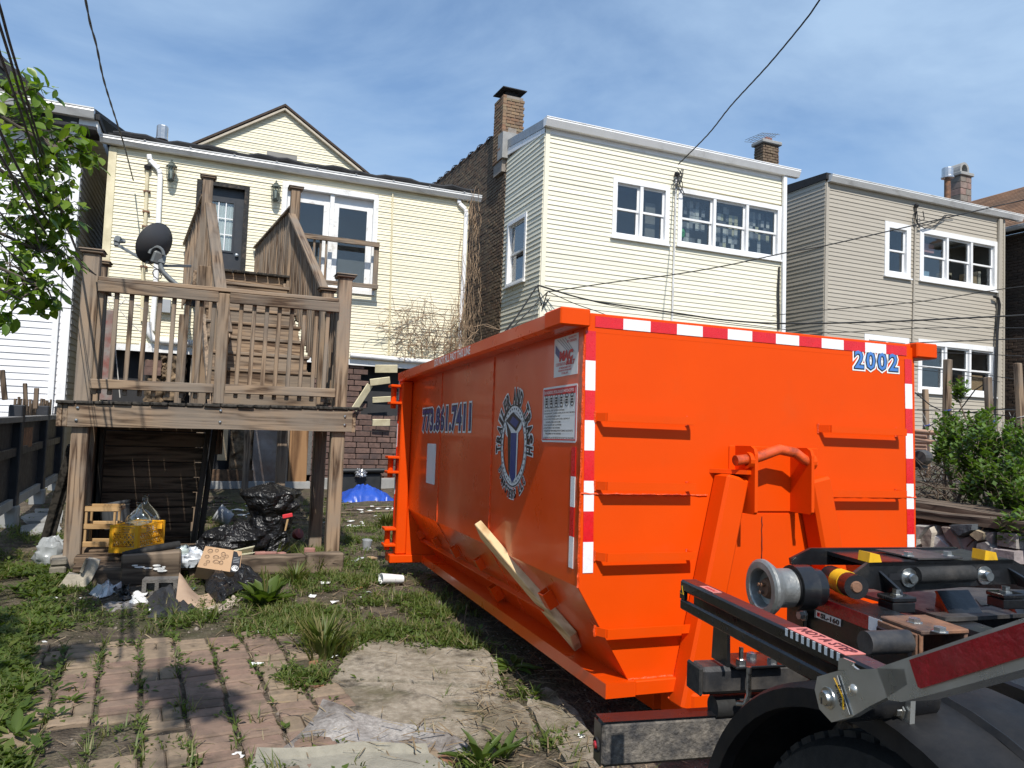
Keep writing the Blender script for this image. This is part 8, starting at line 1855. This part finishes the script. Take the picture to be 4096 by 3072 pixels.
for px, lab in [([(-20, 830), (0, 850), (60, 925), (106, 956), (200, 1060), (278, 1150), (310, 1190)], 'thin grey wire from the tree to the left porch post'), ([(-20, 950), (40, 1010), (100, 1060), (220, 1150), (310, 1215)], 'thin lower wire from the tree to the left porch post'), ([(-20, 1150), (60, 1185), (150, 1220), (300, 1236)], 'thinnest wire across the white siding to the porch post')]: wire('thin_wire', path(px, 3.2, 6.6), .0032, lab, 'cable')
gr_ = 'black cables crossing in front of the ivory and taupe houses'
for px, y0, y1, r, lab in [([(2188, 1168), (2466, 1127), (2683, 1100), (2900, 1063), (3138, 1012), (3299, 983), (3665, 899), (4096, 799), (4160, 783)], 12.8, 8, .010, 'long cable rising across both houses to the brown roof'), ([(2151, 1141), (2365, 1202), (2683, 1249), (2900, 1280), (3137, 1294), (3500, 1288), (3800, 1275), (4150, 1258)], 12.8, 8, .014, 'thick sagging cable just above the dumpster rim'), ([(2195, 1168), (2300, 1215), (2400, 1250), (2520, 1300)], 12.8, 11.5, .008, 'short cable dipping behind the dumpster rim'), ([(3090, 1262), (3300, 1240), (3665, 1208), (3988, 1159), (4150, 1140)], 12.6, 8.5, .008, 'cable rising under the upper windows of the taupe house'), ([(2160, 1141), (2400, 1212), (2700, 1262), (3000, 1300), (3300, 1330), (3700, 1312), (4150, 1312)], 12.8, 8.5, .007, 'lower cable level with the top of the lower windows'), ([(3640, 1372), (3900, 1362), (4150, 1352)], 9, 8, .009, 'level cable across the top of the lower taupe windows'), ([(3640, 1408), (3800, 1412), (4000, 1420), (4150, 1428)], 9, 8, .006, 'thin level cable across the lower taupe windows'), ([(3650, 1462), (3850, 1485), (4000, 1508), (4150, 1530)], 9, 8, .006, 'thin falling cable crossing the lower taupe windows'), ([(3650, 1475), (3850, 1500), (4000, 1528)], 9, 8.3, .005, 'lowest falling cable before the lower taupe windows')]:
    wire('drop_cable', path(px, y0, y1), r, lab, group=gr_)
cb2 = MB()
for pts in ([(2151, 1141), (2080, 1250), (2030, 1320), (1990, 1360)], [(2190, 1168), (2100, 1260), (2040, 1320), (1985, 1362)], [(2151, 1141), (2160, 1190), (2172, 1240)], [(2190, 1168), (2175, 1215), (2168, 1235), (2200, 1190)], [(2145, 1148), (2070, 1262), (2000, 1350)]): cb2.tube(path(pts, 12.75, 12.9), .011, 5)
solo('cable_bundle', cb2, M['cable'], 'loose bundle of cables hanging at the left corner of the ivory house', 'cable', sm=True)
bw = MB()
for pts in ([(420, 1160), (440, 1230), (430, 1330), (437, 1470)], [(450, 1180), (470, 1260), (462, 1400), (480, 1590)], [(425, 1190), (470, 1170), (520, 1210), (580, 1240)], [(470, 1230), (520, 1290), (575, 1340)], [(430, 1210), (460, 1240), (500, 1200)]): bw.tube([PY(x, y, 11.6) for x, y in pts], .008, 4)
solo('cable_tangle', bw, M['cable_grey'], 'tangle of pale and dark cables hanging in the gap left of the cream house', 'cable', sm=True)
solo('peeling_board', MB().beam(PY(425, 1240, 11.4), PY(412, 1600, 11.4), .22, .05, (0, 1, 0)), pm('peeling_red_board', (.22, .19, .17), .2, 6, .8, dirt=(.20, .05, .035), damt=.5, dscale=4), 'grey board with peeling red paint in the gap left of the cream house', 'board')

# ================================================================== grass, weeds, straw and pebbles
def proj(P):
    d = P-np.array(CAM); z = d@np.array(_f); z = np.where(np.abs(z) < .05, .05, z); return d@np.array(CR)/z*FPX+2048, d@np.array(CD)/z*FPX+1536, z
def gz_np(P): return np.array([GZn(x, y) for x, y in P[:, :2]])
def seg_w(x, y): 
    w = np.zeros(len(x))
    for (cx, cy, rx, ry, a) in GREEN: w = np.maximum(w, a*np.exp(-(((x-cx)/rx)**2+((y-cy)/ry)**2)**1.5))
    return w
GREEN = [(30, 2420, 160, 160, 1.), (40, 2700, 110, 220, 1.), (0, 3000, 110, 200, .9), (150, 2290, 140, 60, .8), (330, 2360, 90, 40, .5), (430, 2395, 130, 40, .35), (1150, 2440, 190, 90, 1.), (1420, 2490, 240, 80, 1.), (1700, 2470, 180, 80, .95), (1840, 2560, 120, 60, .9), (1150, 2600, 220, 80, .85), (1220, 2720, 120, 80, .8), (1010, 2470, 120, 60, .75), (900, 2640, 160, 70, .45), (1120, 2830, 110, 70, .6), (930, 2930, 130, 60, .4), (1330, 2780, 60, 60, .6), (1240, 2250, 140, 50, .85), (1050, 2290, 160, 40, .6), (1440, 2310, 90, 50, .7), (1530, 2130, 60, 45, .9), (1430, 2140, 60, 40, .4), (2030, 2690, 100, 55, .9), (2090, 2830, 60, 80, .6), (2190, 2990, 90, 90, .7), (1900, 3050, 70, 40, .7), (1300, 2050, 120, 40, .25), (870, 2120, 70, 40, .6), (780, 2470, 110, 50, .5), (640, 2560, 120, 40, .35), (150, 2120, 100, 40, .5), (230, 2160, 60, 30, .4), (1640, 2620, 120, 30, .35), (1950, 2760, 60, 40, .35), (1000, 2800, 80, 60, .3), (300, 2480, 120, 60, .25)]
SLABS = [((-9, -9), 0)]
def in_poly(x, y, poly):
    r = np.zeros(len(x), bool); n = len(poly)
    for i in range(n):
        (x0, y0), (x1, y1) = poly[i], poly[(i+1) % n]; c = ((y0 > y) != (y1 > y)) & (x < (x1-x0)*(y-y0)/(y1-y0+1e-9)+x0); r ^= c
    return r
BARE = [[(1400, 2650), (1480, 2585), (1930, 2612), (1975, 2665), (2000, 2770), (2090, 2860), (2140, 2980), (1900, 2990), (1480, 2900), (1330, 2800), (1335, 2730)], [(1270, 2825), (1850, 2965), (1850, 3072), (1040, 3072), (1040, 3005)], [(80, 2060), (250, 2060), (250, 2140), (80, 2140)], [(2240, 2760), (2420, 2790), (3000, 3072), (2400, 3072)]]
def sample(n, bare=.08, joint=True):
    xs = rg_.uniform(-2.2, 2.5, n); ys = 2.0+rg_.random(n)**1.4*9.5; P = np.stack([xs, ys, np.zeros(n)], 1); px, py, z = proj(P)
    w = seg_w(px, py)*1.0+bare; nz = np.array([mnoise.noise((a*2.6, b*2.6, 1.7)) for a, b in zip(xs, ys)]); w *= np.clip(.56+2.0*nz, .0, 1.5)*np.where(py < 2150, .5, 1)
    rel = P[:, :2]-np.array(o0)[:2]; u = rel@np.array(sd)[:2]; v = rel@np.array(fwd)[:2]
    onb = (u > -1.1) & (u < .85) & (v > -.4) & (v < 3.6) & (py > 2560)
    fu = np.abs((u/.175)-np.round(u/.175)); fv = np.abs(v/.163-np.round(v/.163-.5)-.5)
    jw = np.where((fu < .08), .26, np.where(fv < .05, .09, .008)); cj = np.clip(1.2*np.array([mnoise.noise((a*1.9, b*1.5, 9)) for a, b in zip(xs, ys)])+.55, 0, 1.2)
    w = np.where(onb & (w < .5), jw*cj, w)
    for b in BARE: w = np.where(in_poly(px, py, b), .004, w)
    dl = P-np.array(DO0); du_, dv_ = dl@np.array(dex), dl@np.array(dey); w = np.where((du_ > .1) & (dv_ > .2) & (dv_ < VF), 0, w)
    w = np.where((px < -250) | (px > 2600) | (py < 1900), 0, w)
    keep = rg_.random(n) < w; P = P[keep]; P[:, 2] = gz_np(P)+.004; return P, px[keep], py[keep]
# low broad weeds
P, px, py = sample(92000, .075)
pos, dr, nm, sz = [], [], [], []
for p, x, y in zip(P, px, py):
    big = 1.5 if (x < 260 and y > 2250) else 1.0; n = rg_.integers(5, 10); a0 = rg_.uniform(0, 6.28)
    for k in range(n):
        a = a0+k*2.4+rg_.uniform(-.3, .3); el = rg_.uniform(.15, .9); r = rg_.uniform(0, .02)*big
        pos.append((p[0]+r*math.cos(a), p[1]+r*math.sin(a), p[2]+rg_.uniform(0, .025)*big)); dr.append((math.cos(a), math.sin(a), el)); nm.append((0, 0, 1)); sz.append(rg_.uniform(.010, .032)*big*(1 if rg_.random() > .1 else 1.6))
v_, f_ = cloud(np.array(pos), np.array(dr), np.array(nm)+.01, np.array(sz), 1.1); me = np_mesh('weeds', v_, f_); solo('weeds', me, M['leaf_weed'], kind='stuff')
# grass blades
GV = np.array([(-.04, 0, 0), (.04, 0, 0), (.03, .5, .02), (-.03, .5, .02), (.002, 1.0, -.22), (-.002, 1.0, -.22)])
P, px, py = sample(34000, .03); pos, dr, nm, sz = [], [], [], []
for p in P:
    for k in range(rg_.integers(5, 12)):
        a = rg_.uniform(0, 6.28); pos.append((p[0]+rg_.normal()*.015, p[1]+rg_.normal()*.015, p[2])); dr.append((math.cos(a)*.6, math.sin(a)*.6, 1)); nm.append((math.cos(a)*-1, math.sin(a)*-1, .6)); sz.append(rg_.uniform(.03, .10))
tufts = [(1295, 2600, 110, 70, .22), (1240, 2270, 100, 60, .20), (1100, 2250, 60, 70, .22), (1270, 2290, 80, 40, .18), (1545, 2110, 90, 45, .22), (1180, 2330, 60, 50, .18), (1300, 2630, 60, 60, .2)]
for (x, y, n, rad, h) in tufts:
    c = gp(x, y)
    for k in range(n*2):
        a = rg_.uniform(0, 6.28); r = abs(rg_.normal())*rad/1100; pos.append((c.x+r*math.cos(a), c.y+r*math.sin(a), GZn(c.x, c.y))); dr.append((math.cos(a)*rg_.uniform(.1, .8), math.sin(a)*rg_.uniform(.1, .8), 1)); nm.append((-math.cos(a), -math.sin(a), .5)); sz.append(h*rg_.uniform(.5, 1.1))
v_, f_ = cloud(np.array(pos), np.array(dr), np.array(nm), np.array(sz), 1., GV, LF2); solo('grass', np_mesh('grass', v_, f_), M['grass'], kind='stuff')
# dry straw
n = 34000; xs = rg_.uniform(-1.6, 4.0, n); ys = 2.+rg_.random(n)**1.3*8; P = np.stack([xs, ys, np.zeros(n)], 1); px, py, _z = proj(P)
w = .26+.75*np.exp(-(((px-2000)/170)**2+((py-2830)/130)**2))+.55*np.exp(-(((px-1050)/260)**2+((py-2520)/140)**2))+.5*np.exp(-(((px-2300)/200)**2+((py-2980)/120)**2))+.35*np.exp(-(((px-1200)/400)**2+((py-2060)/60)**2))+.4*np.exp(-(((px-1550)/250)**2+((py-3000)/40)**2))
rel = P[:, :2]-np.array(o0)[:2]; u = rel@np.array(sd)[:2]; v = rel@np.array(fwd)[:2]; w = np.where((u > -1.1) & (u < .6) & (v > -.4) & (v < 3.5), w*.25, w); w = np.where((px > 2700) | (px < -200), 0, w); w = np.where(in_poly(px, py, BARE[0]) & (px < 1900), w*.25, w)
k_ = rg_.random(n) < w; P = P[k_]; P[:, 2] = gz_np(P)+rg_.uniform(.004, .03, len(P)); on = in_poly(px[k_], py[k_], BARE[0]) | in_poly(px[k_], py[k_], BARE[1]); P[on, 2] += .028
a = rg_.uniform(0, 6.28, len(P)); D = np.stack([np.cos(a), np.sin(a), rg_.normal(0, .12, len(P))], 1); Nn = np.stack([rg_.normal(0, .2, len(P)), rg_.normal(0, .2, len(P)), np.ones(len(P))], 1)
SV = np.array([(-.025, 0, 0), (.025, 0, 0), (.025, .5, .02), (-.025, .5, .02), (.015, 1, 0), (-.015, 1, 0)]); v_, f_ = cloud(P, D, Nn, rg_.uniform(.03, .13, len(P)), 1., SV, LF2); solo('straw', np_mesh('straw', v_, f_), M['straw'], kind='stuff')
# pebbles and crumbs
n = 6500; xs = rg_.uniform(-1.8, 4., n); ys = 2.+rg_.random(n)**1.5*9; P = np.stack([xs, ys, np.zeros(n)], 1); P[:, 2] = gz_np(P)+.002; s = rg_.uniform(.003, .010, n)*(1+(rg_.random(n) > .96)*1.6)
OV = np.array([(1, 0, 0), (0, 1, 0), (-1, 0, 0), (0, -1, 0), (0, 0, .7), (0, 0, -.7)], float); OF = np.array([(0, 1, 4), (1, 2, 4), (2, 3, 4), (3, 0, 4), (1, 0, 5), (2, 1, 5), (3, 2, 5), (0, 3, 5)])
jit = rg_.uniform(.6, 1.3, (n, 6, 1)); V_ = P[:, None]+OV[None]*jit*s[:, None, None]; F_ = OF[None]+(np.arange(n)*6)[:, None, None]
solo('gravel', np_mesh('gravel', V_.reshape(-1, 3), F_.reshape(-1, 3)), brickm('pebbles', [(.20, .17, .14), (.10, .085, .07), (.32, .28, .24), (.15, .12, .10)]), kind='stuff')
# single plants
def plant(name, px, n, size, label, cat, wid=1.1, up=.9, spread=.03, m='leaf_weed', rnd=5, stem=None):
    c = gp(*px); th = T(name, label, cat, c); r = random.Random(rnd)
    me = np_mesh('leaf', LV*np.array([wid*.62, 1, 1.4]), LF); me.materials.append(M[m]); smooth(me)
    for k in range(n):
        a = k*2.4+r.uniform(-.3, .3); e = up*r.uniform(.35, 1.5); d = V3((math.cos(a), math.sin(a), e)); put_leaf(th, me, c+V3((math.cos(a), math.sin(a), 0))*spread*r.random()+V3((0, 0, .005+r.random()*.02)), d, (-.4*math.cos(a), -.4*math.sin(a), 1), size*r.uniform(.6, 1.1))
    if stem:
        for k in range(stem): b = c+V3((r.uniform(-.06, .06), r.uniform(-.04, .04), size*r.uniform(1., 1.5))); th.part('stem', MB().tube([c, c.lerp(b, .6)+V3((.01, 0, 0)), b], [.006, .004, .003], 5), M['grass'])
    return th
plant('dock_plant', (1055, 2425), 30, .20, 'tall broad leaved dock plant right of the rubbish heap', 'plant', 1.7, 1.6, .03, stem=5)
plant('dandelion', (2045, 2680), 18, .12, 'dandelion rosette at the corner of the concrete slab', 'plant', 1.2, .25, .05, rnd=3)
dc = gp(1883, 2668); fl2 = T('dandelion_flower', 'single yellow dandelion flower at the slab edge', 'flower', dc); pz = PY(1880, 2665, dc.y); fh = MB()
for k in range(40): a = k*2.4; rad = .018*math.sqrt((k+1)/40); fh.prism([pz+V3((rad*math.cos(a)-.003, rad*math.sin(a), .004)), pz+V3((rad*math.cos(a)+.003, rad*math.sin(a), .004)), pz+V3((1.5*rad*math.cos(a), 1.5*rad*math.sin(a), .010-.3*rad))], (0, 0, .001))
fl2.part('petals', fh, pm('dandelion_yellow', (.80, .55, .01), .08, 20, .6)); fl2.part('stem', MB().tube([dc, pz], .003, 5), M['grass'])
plant('weed_plant', (2130, 2790), 9, .08, 'small weed in the straw right of the slab', 'plant', rnd=6); plant('weed_plant', (1925, 3060), 10, .16, 'bright leafy weed at the front edge by the carpet', 'plant', .9, 1.2, .03, rnd=8); plant('weed_plant', (2010, 3040), 9, .13, 'upright weed right of the bright leafy weed in front', 'plant', .8, 1.5, .02, rnd=9)
ORD = ['first', 'second', 'third', 'fourth', 'fifth', 'sixth', 'seventh', 'eighth', 'ninth', 'tenth', 'eleventh', 'twelfth']
WS = [(70, 2780, .10), (30, 2870, .10), (60, 2960, .11), (95, 2730, .08), (20, 2680, .10), (120, 2400, .09), (60, 2370, .09), (170, 2370, .09), (225, 2380, .08), (15, 2560, .10), (90, 2480, .08)]
WS = [(a, b+i*.1, c) for i, (a, b, c) in enumerate(WS)]
for i, (x, y, s) in enumerate(WS): plant('weed_plant', (x, y), 12, s, ORD[sum(1 for w_ in WS if w_[1] > y)]+' broad leaved weed from the front in the shaded left strip', 'plant', 1.25, .7, .04, rnd=20+i).o['group'] = 'broad leaved weeds in the shaded left strip'
WP = [(280, 2820, .07), (500, 2588, .05), (600, 2780, .05), (905, 2610, .07), (1180, 2592, .07)]
for i, (x, y, s) in enumerate(WP): plant('weed_plant', (x, y), 10, s, 'low green weed growing between the pavers, '+ORD[sum(1 for w_ in WP if w_[1] > y)]+' from the front', 'plant', 1.2, .6, .03, rnd=40+i).o['group'] = 'weeds between the pavers'
sk = MB().tube([gp(1070, 2560), gp(1100, 2600), gp(1150, 2640), gp(1165, 2650)], .007, 5).tube([gp(1860, 2560), PY(1858, 2480, gp(1860, 2560).y), PY(1868, 2420, gp(1860, 2560).y)], .003, 4)
solo('stick', sk, M['twig'], 'thin dry stick lying in the grass left of the slab', 'stick')
